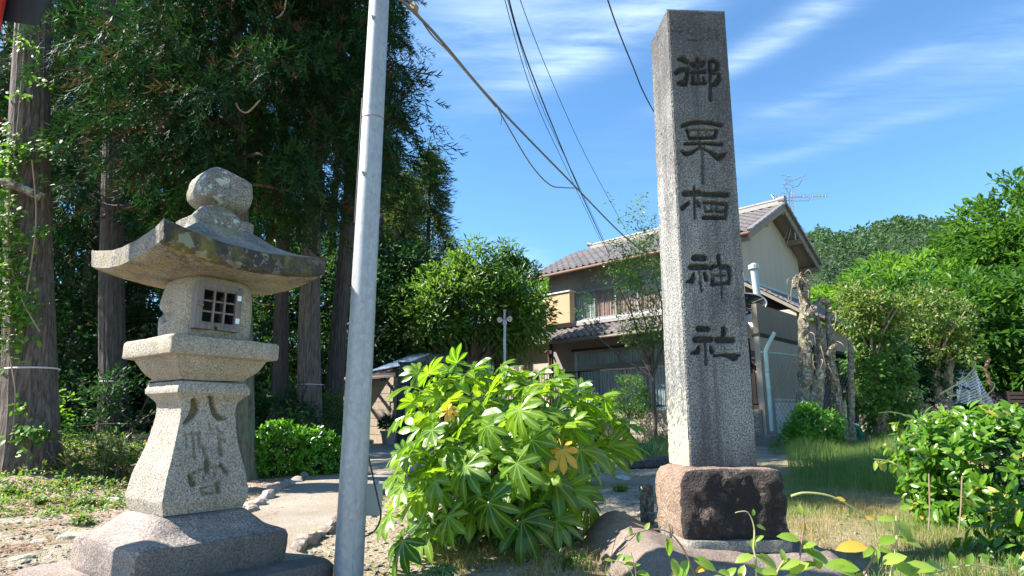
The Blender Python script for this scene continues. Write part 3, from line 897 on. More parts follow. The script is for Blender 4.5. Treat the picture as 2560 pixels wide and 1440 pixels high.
# ---------------------------------------------------------------- general square / round loft (rings of a squared circle)
def ring_dir(t, e):
    """t in [0,4) round a square; e: 1 = square with hard corners, larger rounds it"""
    s = int(t) % 4; f = (t - int(t)) * 2 - 1
    p = [(f, -1), (1, f), (-f, 1), (-1, -f)][s]
    if e <= 0: return p
    a = math.atan2(p[1], p[0])
    k = (abs(math.cos(a)) ** e + abs(math.sin(a)) ** e) ** (-1 / e)
    return (math.cos(a) * k, math.sin(a) * k)
def sq_loft(rings, n=12, capb=True, capt=True, edge_focus=True):
    """rings: (half, z, exponent, corner_lift) ; exponent 0 = sharp square"""
    ts = []
    for s in range(4):
        for k in range(n):
            f = k / n
            if edge_focus: f = .5 - .5 * math.cos(math.pi * f)
            ts.append(s + f)
    V = []
    for (h, z, e, lift) in rings:
        for t in ts:
            x, y = ring_dir(t, e)
            c = min(abs(x), abs(y)) / max(abs(x), abs(y))
            V.append((x * h, y * h, z + lift * c ** 2))
    m = len(ts); F = []
    for j in range(len(rings) - 1):
        for k in range(m):
            F.append((j * m + k, j * m + (k + 1) % m, (j + 1) * m + (k + 1) % m, (j + 1) * m + k))
    F3 = []
    if capb:
        V.append((0, 0, rings[0][1])); c = len(V) - 1
        F3 += [((k + 1) % m, k, c) for k in range(m)]
    if capt:
        V.append((0, 0, rings[-1][1])); c = len(V) - 1; b = (len(rings) - 1) * m
        F3 += [(b + k, b + (k + 1) % m, c) for k in range(m)]
    return np.array(V), [np.array(F), np.array(F3).reshape(-1, 3)]
def densify(rings, step):
    out = [rings[0]]
    for a, b in zip(rings[:-1], rings[1:]):
        L = math.hypot(a[0] - b[0], a[1] - b[1]); k = max(1, int(L / step))
        for i in range(1, k + 1):
            t = i / k
            out.append(tuple(a[q] + (b[q] - a[q]) * t for q in range(4)))
    return out
def spline_rings(keys, step):
    pts = curve_pts([Vector((k[0], k[1], 0)) for k in keys], 10)
    e = [k[2] for k in keys]; l = [k[3] for k in keys]; out = []
    for i, p in enumerate(pts):
        t = i / 10; a = min(int(t), len(keys) - 2); f = t - a
        out.append((p.x, p.y, e[a] + (e[a + 1] - e[a]) * f, l[a] + (l[a + 1] - l[a]) * f))
    return densify(out, step)
def roughen(V, amp, s, seed, o=3, keep=None):
    V = np.array(V, float)
    c = V.mean(0)
    for i in range(len(V)):
        p = V[i]
        d = p - c; l = np.linalg.norm(d) + 1e-6
        V[i] = p + d / l * amp * fbm(p, s, seed, o)
    return V

# ---------------------------------------------------------------- the tall inscribed pillar
PIL_RZ = rad(3)
A = P(1725, 1168, 3.9); B = P(1892, 1163, 3.93)
PW = (B - A).length; PTOP = P(1668, 22, 3.9).z; PBOT = A.z
AT = P(1668, 24, 3.9)
def build_pillar():
    root = thing('inscribed_pillar', 'tall square granite shrine pillar with five large carved characters on a rough stone base', 'stone pillar', (A.x, A.y, 0), PIL_RZ)
    lean = AT.x - A.x
    H = PTOP - PBOT
    nx, nz_ = 84, 630
    xs = np.linspace(0, PW, nx); zs = np.linspace(0, H, nz_)
    Xg, Zg = np.meshgrid(xs, zs)
    c, s = math.cos(PIL_RZ), math.sin(PIL_RZ)
    lx = Xg + lean * Zg / H
    wx = A.x + lx * c; wy = A.y + lx * s; wz = PBOT + Zg
    px, py = proj(np.stack([wx, wy, wz], -1))
    dep = stroke_field(px, py, PILLAR_TEXT)
    rg = np.random.default_rng(1)
    dep = dep * (1 + .15 * rg.normal(size=dep.shape)) + .0009 * rg.normal(size=dep.shape)
    ed = np.minimum(np.minimum(Xg, PW - Xg), H - Zg)
    dep = dep + .006 * np.exp(-(ed / .006) ** 2)
    V = np.stack([lx, dep, PBOT + Zg], -1).reshape(-1, 3)
    i = np.arange(nx * nz_).reshape(nz_, nx)
    F = np.stack([i[:-1, :-1], i[:-1, 1:], i[1:, 1:], i[1:, :-1]], -1).reshape(-1, 4)
    D = PW * 1.0
    # the other three sides and the low pyramid top share the outline of the carved face
    Vb = []; Fb = []
    n2 = 60
    base = nx * nz_
    def side(xf, yf, nseg):
        nonlocal base
        st = base + len(Vb)
        for j in range(n2 * 3):
            z = H * j / (n2 * 3 - 1)
            for k in range(nseg + 1):
                u = k / nseg
                x, y = xf(u), yf(u)
                w = .0012 * rg.normal()
                Vb.append((x + lean * z / H + w, y + w, PBOT + z))
        for j in range(n2 * 3 - 1):
            for k in range(nseg):
                a = st + j * (nseg + 1) + k
                Fb.append((a, a + 1, a + nseg + 2, a + nseg + 1))
    side(lambda u: 0.0, lambda u: D * (1 - u) + .0055 * u, 24)
    side(lambda u: PW, lambda u: .0055 * (1 - u) + D * u, 24)
    side(lambda u: PW * (1 - u), lambda u: D, 4)
    V = np.vstack([V, np.array(Vb)])
    F = np.vstack([F, np.array(Fb)])
    t = len(V)
    V = np.vstack([V, [(lean, .004, PBOT + H), (PW + lean, .004, PBOT + H), (PW + lean, D, PBOT + H), (lean, D, PBOT + H), (PW / 2 + lean, D / 2, PBOT + H + .05)]])
    F3 = np.array([(t, t + 1, t + 4), (t + 1, t + 2, t + 4), (t + 2, t + 3, t + 4), (t + 3, t, t + 4)])
    cutv = np.zeros(len(V)); cutv[:nx * nz_] = np.clip((dep.ravel() - .004) / .011, 0, 1)
    put('pillar', npmesh('pillar', V, [F, F3], M['pillar'], cut=cutv), root)
    # rough squared plinth
    fl = P(1703, 1200, 3.72); fr = P(1977, 1205, 3.74)
    pw = (fr - fl).length; pz0 = P(1705, 1348, 3.72).z - .02; pz1 = PBOT - .004
    hw = pw / 2
    keys = [(hw * .97, pz0, 14, 0), (hw * 1.0, pz0 + .05, 12, 0), (hw * 1.0, pz1 - .10, 11, 0), (hw * .985, pz1 - .05, 9, 0), (hw * .93, pz1 - .012, 8, 0), (hw * .78, pz1 + .004, 8, 0), (hw * .3, pz1 + .004, 8, 0)]
    V, Fs = sq_loft(densify(keys, .018), 34, edge_focus=False)
    for k in range(len(V)):
        p = V[k]
        d = np.array([p[0], p[1], 0]); l = np.linalg.norm(d) + 1e-6
        zz = (p[2] - pz0) / (pz1 - pz0)
        frontness = max(0, -p[1] / hw) ** 4
        a = .012 + .030 * frontness * (1 if zz < .93 else .2)
        topk = 1 if zz < .9 else .35
        r = fbm(p, 7, 3.1, 5)
        V[k] = p + d / l * topk * (a * r - .012 * frontness) + np.array([0, 0, .008 * fbm(p, 6, 9, 3) * (1 if zz > .8 else 0)])
    cx = PW / 2 - .005; cy = hw * .93 * 1.0 - (A.y - fl.y)
    o = put('plinth', npmesh('plinth', V, Fs, M['plinth'], smooth=True), root, loc=(cx + .0, cy, 0))
    o.scale = (1, .95, 1)
    o['label'] = 'rough reddish stone block with a blackened front under the pillar'
    V, Fs = sq_loft(densify([(hw * 1.0, pz0 - .05, 10, 0), (hw * 1.0, pz0 - .004, 10, 0), (hw * .99, pz0 + .012, 10, 0)], .02), 20, edge_focus=False)
    V = roughen(V, .006, 20, 2)
    put('mortar_bed', npmesh('mortar_bed', V, Fs, M['mortar'], smooth=True), root, loc=(cx, cy, 0))
    # big smooth boulder underneath
    import bmesh
    bm = bmesh.new(); bmesh.ops.create_icosphere(bm, subdivisions=6, radius=1)
    bl = P(1478, 1400, 3.75); br = P(2100, 1390, 3.8)
    bw = (br.x - bl.x) / 2; topz = pz0 - .035
    inv = Matrix.Rotation(-PIL_RZ, 3, 'Z')
    for v in bm.verts:
        p = v.co.copy()
        e = 4.2
        k = (abs(p.x) ** e + abs(p.y) ** e + abs(p.z) ** e) ** (-1 / e)
        p *= k
        q = Vector((p.x * bw, p.y * .78, p.z * .42))
        r = fbm(p, 1.1, 4.4, 3)
        q += p.normalized() * (.05 * r + .010 * fbm(p, 5, 1.7, 3))
        # left shoulder rises beside the plinth, right end rolls off
        q.z += .075 * math.exp(-((p.x + .62) / .2) ** 2) * (1 if p.z > 0 else 0) - .05 * sstep(-.8, -1.0, p.x)
        q.z += .05 * math.exp(-((p.x - .86) / .14) ** 2) * (1 if p.z > 0 else 0); q.z -= .02 * float(sstep(.8, 1.0, p.x)) * (1 if p.z > 0 else 0)
        # cleft on the left and a fluted, spalled front on the right
        q.y += .030 * math.exp(-((p.x + .40 + .25 * p.z) / .04) ** 2) * (1 if p.y < 0 else 0)
        if p.y < -.3 and p.x > -.1: q.y += .02 * abs(nz((p.x * 9, 0, p.z * 1.5), 1.0, 2)) * 2 + .015 * fbm(p, 8, 8, 3)
        v.co = q
    me = bpy.data.meshes.new('boulder'); bm.to_mesh(me); bm.free(); me.materials.append(M['boulder'])
    for p in me.polygons: p.use_smooth = True
    mid = (bl.x + br.x) / 2
    loc = inv @ Vector((mid - A.x, 3.36 + .78 - A.y, 0))
    o = put('boulder', me, root, loc=(loc.x, loc.y, topz - .41))
    o['label'] = 'wide smooth brown boulder carrying the plinth'
build_pillar()

# ---------------------------------------------------------------- stone lantern
LC = Vector((-1.70, 3.40, 0)); LRZ = rad(52)
def lantern_world(V):
    c, s = math.cos(LRZ), math.sin(LRZ)
    V = np.asarray(V)
    return np.stack([LC.x + V[..., 0] * c - V[..., 1] * s, LC.y + V[..., 0] * s + V[..., 1] * c, V[..., 2]], -1)
def build_lantern():
    root = thing('stone_lantern', 'granite lantern with an upturned stone roof and wooden lattice window, carved with three characters', 'stone lantern', (LC.x, LC.y, 0), LRZ)
    # lower slab and domed base block
    V, F = sq_loft(densify([(.56, -.28, 16, 0), (.565, .0, 16, 0), (.565, .10, 16, 0), (.55, .125, 14, 0), (.40, .128, 14, 0)], .03), 20)
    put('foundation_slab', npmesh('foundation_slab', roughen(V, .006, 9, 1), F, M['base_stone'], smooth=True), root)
    keys = densify([(.372, .120, 18, 0), (.382, .14, 18, 0), (.384, .26, 16, 0), (.378, .283, 14, 0), (.355, .296, 12, 0)], .02) + \
        spline_rings([(.355, .296, 10, 0), (.31, .318, 7, 0), (.265, .365, 5, 0), (.225, .392, 5, 0), (.12, .398, 6, 0)], .02)[1:]
    V, F = sq_loft(keys, 22)
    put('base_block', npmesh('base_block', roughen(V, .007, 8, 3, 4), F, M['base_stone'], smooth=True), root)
    # shaft: flared square column, its right face carved
    keys = densify([(.200, .398, 150, 0), (.219, .462, 150, 0)], .012) + \
        spline_rings([(.219, .462, 150, 0), (.203, .57, 150, 0), (.176, .68, 150, 0), (.155, .79, 150, 0), (.1425, .89, 150, 0), (.148, .935, 150, 0), (.172, .966, 120, 0), (.192, .985, 120, 0)], .0062)[1:] + \
        densify([(.192, .985, 120, 0), (.194, 1.008, 120, 0), (.178, 1.040, 120, 0), (.160, 1.047, 120, 0)], .01)[1:]
    n = 62
    V, F = sq_loft(keys, n, edge_focus=False)
    front = V[:, 1] < -np.abs(V[:, 0]) * .98
    px, py = proj(lantern_world(V))
    dep = stroke_field(px, py, LANTERN_TEXT)
    V[:, 1] += np.where(front, dep, 0)
    rg = np.random.default_rng(2)
    rgh = np.array([fbm(p, 9, 4, 3) for p in V])[:, None] * .0035
    dirv = np.stack([V[:, 0], V[:, 1], np.zeros(len(V))], 1); dirv /= (np.linalg.norm(dirv, axis=1, keepdims=True) + 1e-6)
    V = V + dirv * (rgh + rg.normal(size=(len(V), 1)) * .0007)
    put('shaft', npmesh('shaft', V, F, M['lantern_shaft'], smooth=True, cut=np.where(front, np.clip(dep / .017, 0, 1) ** 1.35, 0)), root)
    # middle platform
    keys = densify([(.165, 1.052, 70, 0), (.176, 1.066, 70, 0)], .01) + spline_rings([(.176, 1.066, 70, 0), (.215, 1.105, 60, 0), (.238, 1.150, 60, 0), (.243, 1.163, 60, 0)], .02)[1:] + \
        densify([(.243, 1.163, 60, 0), (.284, 1.171, 70, .0), (.288, 1.18, 70, 0), (.288, 1.252, 70, 0), (.280, 1.263, 60, 0), (.2, 1.268, 60, 0)], .02)[1:]
    V, F = sq_loft(keys, 22)
    put('platform', npmesh('platform', roughen(V, .006, 9, 7, 4), F, M['lantern'], smooth=True), root)
    # fire box: rounded cube with a carved crescent on its left side and a hollow behind the window
    keys = spline_rings([(.172, 1.262, 4.6, 0), (.192, 1.30, 4.4, 0), (.199, 1.40, 4.2, 0), (.197, 1.50, 4.2, 0), (.182, 1.572, 4.0, 0), (.158, 1.606, 3.8, 0), (.10, 1.615, 3.6, 0)], .008)
    V, F = sq_loft(keys, 44, edge_focus=False)
    px, py = proj(lantern_world(V))
    left = V[:, 0] < -np.abs(V[:, 1]) * .9
    moon = stroke_field(px, py, [([(399, 782), (408, 796), (424, 786)], [9, 17, 7], .030), ([(394, 770), (401, 790)], [8, 9], .016)])
    disc = .010 * sstep(11, 5, np.hypot(px - 421, py - 762))
    V[:, 0] += np.where(left, moon - disc, 0)
    front = V[:, 1] < -np.abs(V[:, 0]) * .9
    hollow = front & (np.abs(V[:, 0] + .042) < .09) & (np.abs(V[:, 2] - 1.435) < .098)
    V[:, 1] += np.where(hollow, .15, 0)
    rgh = np.array([fbm(p, 10, 5, 4) for p in V])[:, None] * .005
    dirv = V - np.array([0, 0, 1.44]); dirv /= np.linalg.norm(dirv, axis=1, keepdims=True)
    put('fire_box', npmesh('fire_box', V + dirv * rgh, F, M['lantern'], smooth=True), root)
    # wooden frame and lattice door on the right face
    fy = -.212
    win = MB(); S = .122; cx, cz = -.042, 1.432
    fr = put('window_frame', None, root) if False else None
    for (x, z, w, h) in ((-S + .012, 0, .026, 2 * S), (S - .010, 0, .022, 2 * S), (0, S - .011, 2 * S - .05, .022)):
        win.box((cx + x, fy + .01, cz + z), (w, .052, h))
    win.box((cx - .062, fy + .01, cz - S + .009), (.088, .050, .018)); win.box((cx + .054, fy + .01, cz - S + .009), (.104, .050, .018))
    wf = win.build('window_frame', M['grey_wood'], root, bevel=.0015)
    ho = MB()  # near-black lining that paints the shade inside the recess
    ho.box((cx, -.055, cz), (.185, .006, .185)); ho.box((cx - .091, -.13, cz), (.004, .15, .185)); ho.box((cx + .091, -.13, cz), (.004, .15, .185))
    ho.box((cx, -.13, cz - .091), (.178, .15, .004)); ho.box((cx, -.13, cz + .091), (.178, .15, .004))
    ho.build('shade_lining', M['dark_inside'], root)
    door = MB(); s = .095
    for (x, z, w, h) in ((-s, 0, .020, 2 * s + .018), (s, 0, .016, 2 * s + .018), (0, s, 2 * s - .02, .022), (0, -s, 2 * s - .02, .022)):
        door.box((cx + x, fy - .006, cz + z), (w, .018, h))
    dr = door.build('lattice_door', M['grey_wood'], root, bevel=.001)
    bar_v = MB().box((0, 0, 0), (.0095, .014, 2 * s - .02)).mesh('lattice_bar', M['grey_wood'])
    bar_h = MB().box((0, 0, 0), (2 * s - .018, .010, .0095)).mesh('lattice_bar', M['grey_wood'])
    for k in (-1, 1):
        put('lattice_bar', bar_v, dr, loc=(cx + k * .0285, fy - .008, cz))
        put('lattice_bar', bar_h, dr, loc=(cx, fy - .0035, cz + k * .0285))
    for z in (.062, -.062):
        hg = MB()
        hg.box((cx + s + .003, fy - .0165, cz + z), (.0085, .002, .028)); hg.box((cx + s + .0155, fy - .0175, cz + z), (.0085, .002, .028))
        hg.tube([(cx + s + .009, fy - .018, cz + z - .014), (cx + s + .009, fy - .018, cz + z + .014)], .0022, 6)
        hh = hg.build('hinge', M['steel_hinge'], dr)
        sc = MB()
        for dx in (.003, .0155):
            for dz in (-.009, .009): sc.box((cx + s + dx, fy - .0188, cz + z + dz), (.0028, .001, .0028))
        sc.build('screw', M['black_iron'], hh) if False else None
    MB().beam((cx - S - .002, fy - .022, cz + .006), (cx - S + .036, fy - .022, cz - .002), .010, .014).build('latch', M['grey_wood'], dr, bevel=.003)
    MB().box((cx, .0, cz), (.19, .24, .19)).build('dark_hollow', M['dark_inside'], root) if False else None
    # roof
    h = .452
    top = spline_rings([(h, 1.712, 160, .060), (h * .93, 1.722, 140, .048), (h * .75, 1.758, 24, .024), (h * .55, 1.815, 20, .008), (.156, 1.895, 16, 0), (.10, 1.90, 12, 0)], .012)
    bot = densify([(.08, 1.590, 4, 0), (.16, 1.594, 5, 0), (.27, 1.600, 12, .004), (h * .80, 1.606, 30, .030), (h * .955, 1.614, 160, .052), (h * .985, 1.622, 160, .056)], .02)
    V, F = sq_loft(bot + densify([(h * .985, 1.622, 160, .056), (h, 1.70, 160, .060)], .02)[1:] + top, 40)
    V = roughen(V, .008, 7, 6, 4)
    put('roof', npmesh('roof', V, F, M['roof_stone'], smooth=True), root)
    # finial
    keys = densify([(.150, 1.884, 16, 0), (.158, 1.89, 16, 0), (.158, 1.948, 16, 0), (.148, 1.957, 14, 0), (.120, 1.962, 6, 0)], .012) + \
        spline_rings([(.120, 1.962, 4, 0), (.118, 1.985, 2.6, 0), (.098, 2.012, 2, 0), (.094, 2.03, 2, 0)], .012)[1:]
    V, F = sq_loft(keys, 18)
    ft = put('finial_neck', npmesh('finial_neck', roughen(V, .007, 12, 2), F, M['finial_stone'], smooth=True), root)
    keys = spline_rings([(.06, -.02, 2, 0), (.085, -.010, 2.4, 0), (.122, .012, 4, 0), (.138, .045, 5, 0), (.142, .130, 5, 0), (.136, .180, 5, 0), (.112, .212, 4.5, 0), (.04, .224, 3, 0)], .010)
    V, F = sq_loft(keys, 18)
    fo = put('finial', npmesh('finial', roughen(V, .010, 9, 5, 4), F, M['finial_stone'], smooth=True), root, loc=(0, 0, 2.03))
    fo.scale = (1.0, 1.0, .93)
    fo.rotation_euler = (rad(-2), rad(8), 0)
build_lantern()

# ---------------------------------------------------------------- galvanised pole with its fittings
def build_pole():
    b = P(871, 1440, 3.45); t = P(948, 0, 3.45)
    x0, y0 = b.x, b.y
    root = thing('steel_pole', 'tall galvanised steel utility pole beside the path, between lantern and leafy shrub', 'pole', (x0, y0, 0))
    tx = t.x - b.x
    pts = []; rs = []
    for i in range(40):
        z = -.4 + i * .145
        pts.append((tx * (z - b.z) / (t.z - b.z), 0, z)); rs.append(.0765 - .0045 * z)
    V, F = tube(pts, rs, 40)
    me = MB().add(V, F).mesh('pole_shaft', M['galv'], smooth=True)
    put('pole_shaft', me, root)
    def at(z): return tx * (z - b.z) / (t.z - b.z), .0765 - .0045 * z
    # weld seam
    sm = [(at(z)[0] + at(z)[1] * math.sin(rad(28)), -at(z)[1] * math.cos(rad(28)), z) for z in np.linspace(-.3, 4.8, 30)]
    MB().tube(sm, .0022, 6).build('weld_seam', M['galv'], root, smooth=True)
    for (px, py) in ((935, 45), (913, 435)):
        z = P(px, py, 3.40).z; xx, r = at(z)
        d = Vector((-.30, -1, 0)).normalized()
        m = MB(); c = Vector((xx, 0, z)) + d * (r - .004)
        m.tube([c, c + d * .012], .014, 14); m.tube([c, c + d * .018], .009, 12)
        nut = m.build('step_socket', M['galv'], root, smooth=False)
        MB().tube([c + d * .0175, c + d * .0195], .0055, 10).build('socket_hole', M['dark_inside'], nut)
    z = P(940, 298, 3.45).z; xx, r = at(z)
    ring = [(xx + (r + .001) * math.cos(a), (r + .001) * math.sin(a), z + .004 * math.sin(a * 1.0)) for a in np.linspace(0, 2 * math.pi, 25)]
    MB().tube(ring, .0022, 5).build('tie_wire', M['rust'], root)
    # dark cable running down its left side
    cb = []
    for z in np.linspace(P(0, 250, 3.45).z, P(0, 560, 3.45).z, 20):
        xx, r = at(z); cb.append((xx - r * 1.02, -.02, z + 0))
    MB().tube(cb, .0035, 6).build('thin_cable', M['cable_black'], root)
    # little metal tag
    z = P(945, 590, 3.4).z; xx, r = at(z)
    MB().box((xx + r * .74, -r * .72, z), (.004, .018, .014)).build('metal_tag', M['aluminium'], root)
build_pole()
def build_box():
    a = P(915, 1212, 3.62); b = P(945, 1290, 3.62)
    root = thing('junction_box', 'small beige electrical box mounted low behind the steel pole', 'electrical box', ((a.x + b.x) / 2, 3.66, 0))
    w = .085; h = a.z - b.z
    MB().box((0, 0, (a.z + b.z) / 2), (w, .07, h)).build('box_body', M['grey_paint'], root, bevel=.004)
    MB().box((0.002, -.037, (a.z + b.z) / 2), (w * .9, .006, h * .94)).build('box_door', M['grey_paint'], root, bevel=.002)
    MB().box((0, .045, (a.z + b.z) / 2), (.03, .018, h + .04)).build('back_bracket', M['galv'], root)
    MB().box((-.07, .03, (a.z + b.z) / 2), (.12, .012, .02)).build('bracket_arm', M['galv'], root)
    pts = curve_pts([P(919, 1130, 3.5), P(930, 1180, 3.5), P(944, 1245, 3.5), P(952, 1290, 3.5), P(938, 1325, 3.5), P(915, 1340, 3.46), P(905, 1335, 3.45)], 8)
    o = MB().tube(pts, .0045, 8).build('hanging_cable', M['cable_black'], smooth=True)
    tag(o, 'thin black cable looping down beside the steel pole and beige box', 'cable')
build_box()
# ---------------------------------------------------------------- the two-storey house
HC = P(1855, 1000, 17.0); HC = Vector((HC.x, 17.0, 0)); HZ = G(HC.x, 17) - .1
HC = Vector((.371 * (17 * .978 + 4.6 * .208), 17.0, 0))
E1 = Vector((.70, .714, 0)).normalized()       # along the gable wall, away to the right
E2 = Vector((-.714, .70, 0)).normalized()      # along the front, away to the left
def hq(px, py, which=2, off=0.0):
    """(distance along the wall, height) of a point seen on the front (2) or gable wall (1), the wall moved outwards by off"""
    d = E2 if which == 2 else E1
    nrm = -E1 if which == 2 else -E2
    P0 = HC + nrm * off
    h = hit(px, py, P0, d)
    return (h - P0).dot(d), h.z
def hl(s, n, z, which=2):                      # house coordinates -> world; n outwards
    d = E2 if which == 2 else E1
    nrm = -E1 if which == 2 else -E2
    v = HC + d * s + nrm * n
    return (v.x, v.y, z)
RH2 = np.array([[E2.x, E1.x, 0], [E2.y, E1.y, 0], [0, 0, 1]])
def hbox(m, s0, s1, n0, n1, z0, z1, which=2):  # box given in wall coordinates
    c = hl((s0 + s1) / 2, (n0 + n1) / 2, (z0 + z1) / 2, which)
    if which == 2: m.box(c, (abs(s1 - s0), abs(n1 - n0), abs(z1 - z0)), RH2)
    else: m.box(c, (abs(n1 - n0), abs(s1 - s0), abs(z1 - z0)), RH2)
    return m
def build_house():
    root = thing('house', 'two-storey cream house with grey tiled roofs, a shutter box and curtained windows behind the pillar', 'house', (0, 0, 0))
    LW = hq(1373, 740)[0]                       # front length
    GW = hq(1994, 650, 1)[0]                    # gable width
    zE = hq(1373, 684)[1] + .02                 # eaves
    zR = P(1920, 528, 17 + E1.y * GW / 2).z
    zM = hq(1376, 818)[1]
    # walls
    m = MB()
    t = .14
    z0 = HZ - .2
    wy0, wt = hq(1431, 733)                     # upper window opening
    ws1 = wy0; ws0 = hq(1640, 690)[0] - 1.9; wb = hq(1431, 806)[1]
    ws0 = max(.55, ws0)
    def wall2(s0, s1, za, zb): hbox(m, s0, s1, -t, 0, za, zb)
    ls1, lt = hq(1436, 880); ls0 = .6; lb = HZ + .25      # lower window opening
    wall2(0, ls0, z0, zM); wall2(ls1, LW, z0, zM); wall2(ls0, ls1, lt, zM); wall2(ls0, ls1, z0, lb)
    m.build('lower_wall', M['plaster_grey'], root)
    m = MB()
    wall2(0, ws0, zM, zE + .05); wall2(ws1, LW, zM, zE + .05); wall2(ws0, ws1, wt, zE + .05); wall2(ws0, ws1, zM, wb)
    m.build('upper_wall', M['plaster_grey'], root)
    m = MB()                                    # gable wall with its triangle, and the far walls
    def g(s, z, n=.003): return hl(s, n, z, 1)
    pts = [g(0.0, z0), g(GW, z0), g(GW, zE), g(GW / 2, zR - .12), g(0, zE)]
    m.poly(pts)
    m.poly([hl(LW, 0, z0), hl(LW, -GW, z0), hl(LW, -GW, zE), hl(LW, 0, zE)][::-1])
    m.poly([hl(LW, 0, zE), hl(LW, -GW / 2, zR - .12), hl(LW, -GW, zE)])
    m.poly([hl(0, -GW, z0), hl(LW, -GW, z0), hl(LW, -GW, zE), hl(0, -GW, zE)])
    m.build('gable_wall', M['plaster'], root)
    # inside floors so that the windows look into a room
    m = MB(); hbox(m, .2, LW - .2, -GW + .2, -.2, zM - .1, zM); hbox(m, .2, LW - .2, -GW + .2, -1.6, z0 + .1, zE - .1)
    m.build('room', M['dark_inside'], root)
    # main roof: two slopes with thickness, eaves, verge boards and tiles
    oe, og = .55, .50
    half = GW / 2; slope = (zR - zE) / half
    run = half + oe; zlow = zE - slope * oe + .10; zt = zR + .10
    m = MB()
    for sgn in (0, 1):
        def rp(s, q, dz):                       # q: 0 at the eave, 1 at the ridge
            n = oe - q * run
            n = n if sgn == 0 else -GW - n
            return hl(s, n, zlow + (zt - zlow) * q + dz)
        a, b = -og, LW + og
        V = [rp(a, 0, 0), rp(b, 0, 0), rp(b, 1, 0), rp(a, 1, 0), rp(a, 0, -.09), rp(b, 0, -.09), rp(b, 1, -.09), rp(a, 1, -.09)]
        m.add(V, [(0, 1, 2, 3), (7, 6, 5, 4), (0, 4, 5, 1), (1, 5, 6, 2), (2, 6, 7, 3), (3, 7, 4, 0)])
    roof = m.build('main_roof', M['eave_wood'], root)
    m = MB()
    for sgn in (0, 1):                          # verge boards on the gable and purlin ends
        def rp2(s, q, dz):
            n = oe - q * run
            n = n if sgn == 0 else -GW - n
            return Vector(hl(s, n, zlow + (zt - zlow) * q + dz))
        for s in (-og + .03, LW + og - .03):
            m.beam(rp2(s, -.01, -.13), rp2(s, 1.0, -.13), .05, .17)
        for q in (.04, .52): m.beam(rp2(-og + .05, q, -.20), rp2(.1, q, -.20), .14, .16)
    m.beam(Vector(hl(-og + .05, -GW / 2, zt - .24)), Vector(hl(.1, -GW / 2, zt - .24)), .14, .16)
    m.build('verge_board', M['eave_wood'], roof)
    # dark edge tiles along the verge
    m = MB()
    for sgn in (0, 1):
        for k in range(9):
            q0 = k / 9; q1 = (k + 1.06) / 9
            def rp3(s, q, dz):
                n = oe - q * run
                n = n if sgn == 0 else -GW - n
                return Vector(hl(s, n, zlow + (zt - zlow) * q + dz))
            m.beam(rp3(-og - .005, q0, .03), rp3(-og - .005, q1, .055), .16, .07)
    kind(m.build('verge_tile', M['tile'], roof), 'stuff')
    # curved pan tile, shared by all
    def tile_mesh(w, l):
        V = []; xs = [(-.5, .00), (-.32, -.022), (-.08, -.028), (.14, -.012), (.30, .024), (.42, .028), (.54, .006)]
        for x, z in xs:
            V += [(x * w, 0, z + .024), (x * w, l * 1.12, z + .0), (x * w, 0, z + .0)]
        F = []
        for i in range(len(xs) - 1):
            a = i * 3
            F += [(a, a + 3, a + 4, a + 1), (a + 2, a + 5, a + 3, a)]
        return np.array(V), [np.array(F)]
    def tiles(parent, P00, ds, dq, ns, nq, lim, bigf):
        w = ds.length / ns; l = dq.length / nq
        V, F = tile_mesh(w, l); me = npmesh('roof_tile', V, F, M['tile'], smooth=True)
        x = ds.normalized(); y = dq.normalized(); z = x.cross(y)
        if z.z < 0: z = -z
        R = Matrix((x, y, z)).transposed()
        items = [(i, j) for j in range(nq) for i in range(ns)]
        if lim < len(items): 
            items.sort(key=lambda t: t[1]); 
        rest = []
        for k, (i, j) in enumerate(items):
            p = P00 + x * (i + .5) * w + y * j * l + z * .015
            if k < lim: put('roof_tile', me, parent, mat=Matrix.Translation(p) @ (R @ Matrix.Rotation(random.gauss(0, .012), 3, 'Z')).to_4x4())
            else: rest.append(p)
        if rest:
            n = len(rest); Mx = np.repeat(np.array(R)[None], n, 0)
            VV, FF = scatter(V, F, Mx, np.array(rest), np.ones(n))
            kind(put('roof_tile_field', npmesh('tiles', VV, FF, M['tile'], smooth=True), parent), 'stuff')
    a = Vector(hl(-og, oe, zlow + .01)); b = Vector(hl(LW + og, oe, zlow + .01)); c = Vector(hl(-og, oe - run, zt + .01))
    tiles(roof, a, b - a, c - a, 30, 9, 180, 1)
    a = Vector(hl(LW + og, -GW - oe, zlow + .01)); b = Vector(hl(-og, -GW - oe, zlow + .01)); c = Vector(hl(LW + og, -GW - oe + run, zt + .01))
    tiles(roof, a, b - a, c - a, 30, 9, 0, 1)
    # ridge
    m = MB(); m.beam(hl(-og, -GW / 2, zt + .06), hl(LW - .35, -GW / 2, zt + .06), .20, .12)
    m.build('ridge', M['ridge_white'], roof)
    cap = MB().tube([(0, 0, 0), (0, .3, .0)], .075, 8).mesh('ridge_tile', M['tile'], smooth=True)
    nr = 26
    for k in range(nr):
        p0 = Vector(hl(-og + (LW + og - .3) * k / nr, -GW / 2, zt + .16))
        put('ridge_tile', cap, roof, loc=p0, rot=(0, 0, math.atan2(E2.y, E2.x) - math.pi / 2))
    m = MB(); m.tube([hl(-og - .06, -GW / 2, zt + .15), hl(-og + .12, -GW / 2, zt + .15)], .13, 12); m.build('ridge_end', M['tile'], roof, smooth=True)
    m = MB(); m.tube([hl(LW - .4, -GW / 2, zt + .17), hl(LW - .2, -GW / 2, zt + .24)], .09, 10); m.build('ridge_end', M['tile'], roof, smooth=True)
    # gutters
    m = MB(); m.tube([hl(-og, oe + .05, zlow - .06), hl(LW + og, oe + .05, zlow - .08)], .045, 8); m.build('gutter', M['rust'], root, smooth=True)
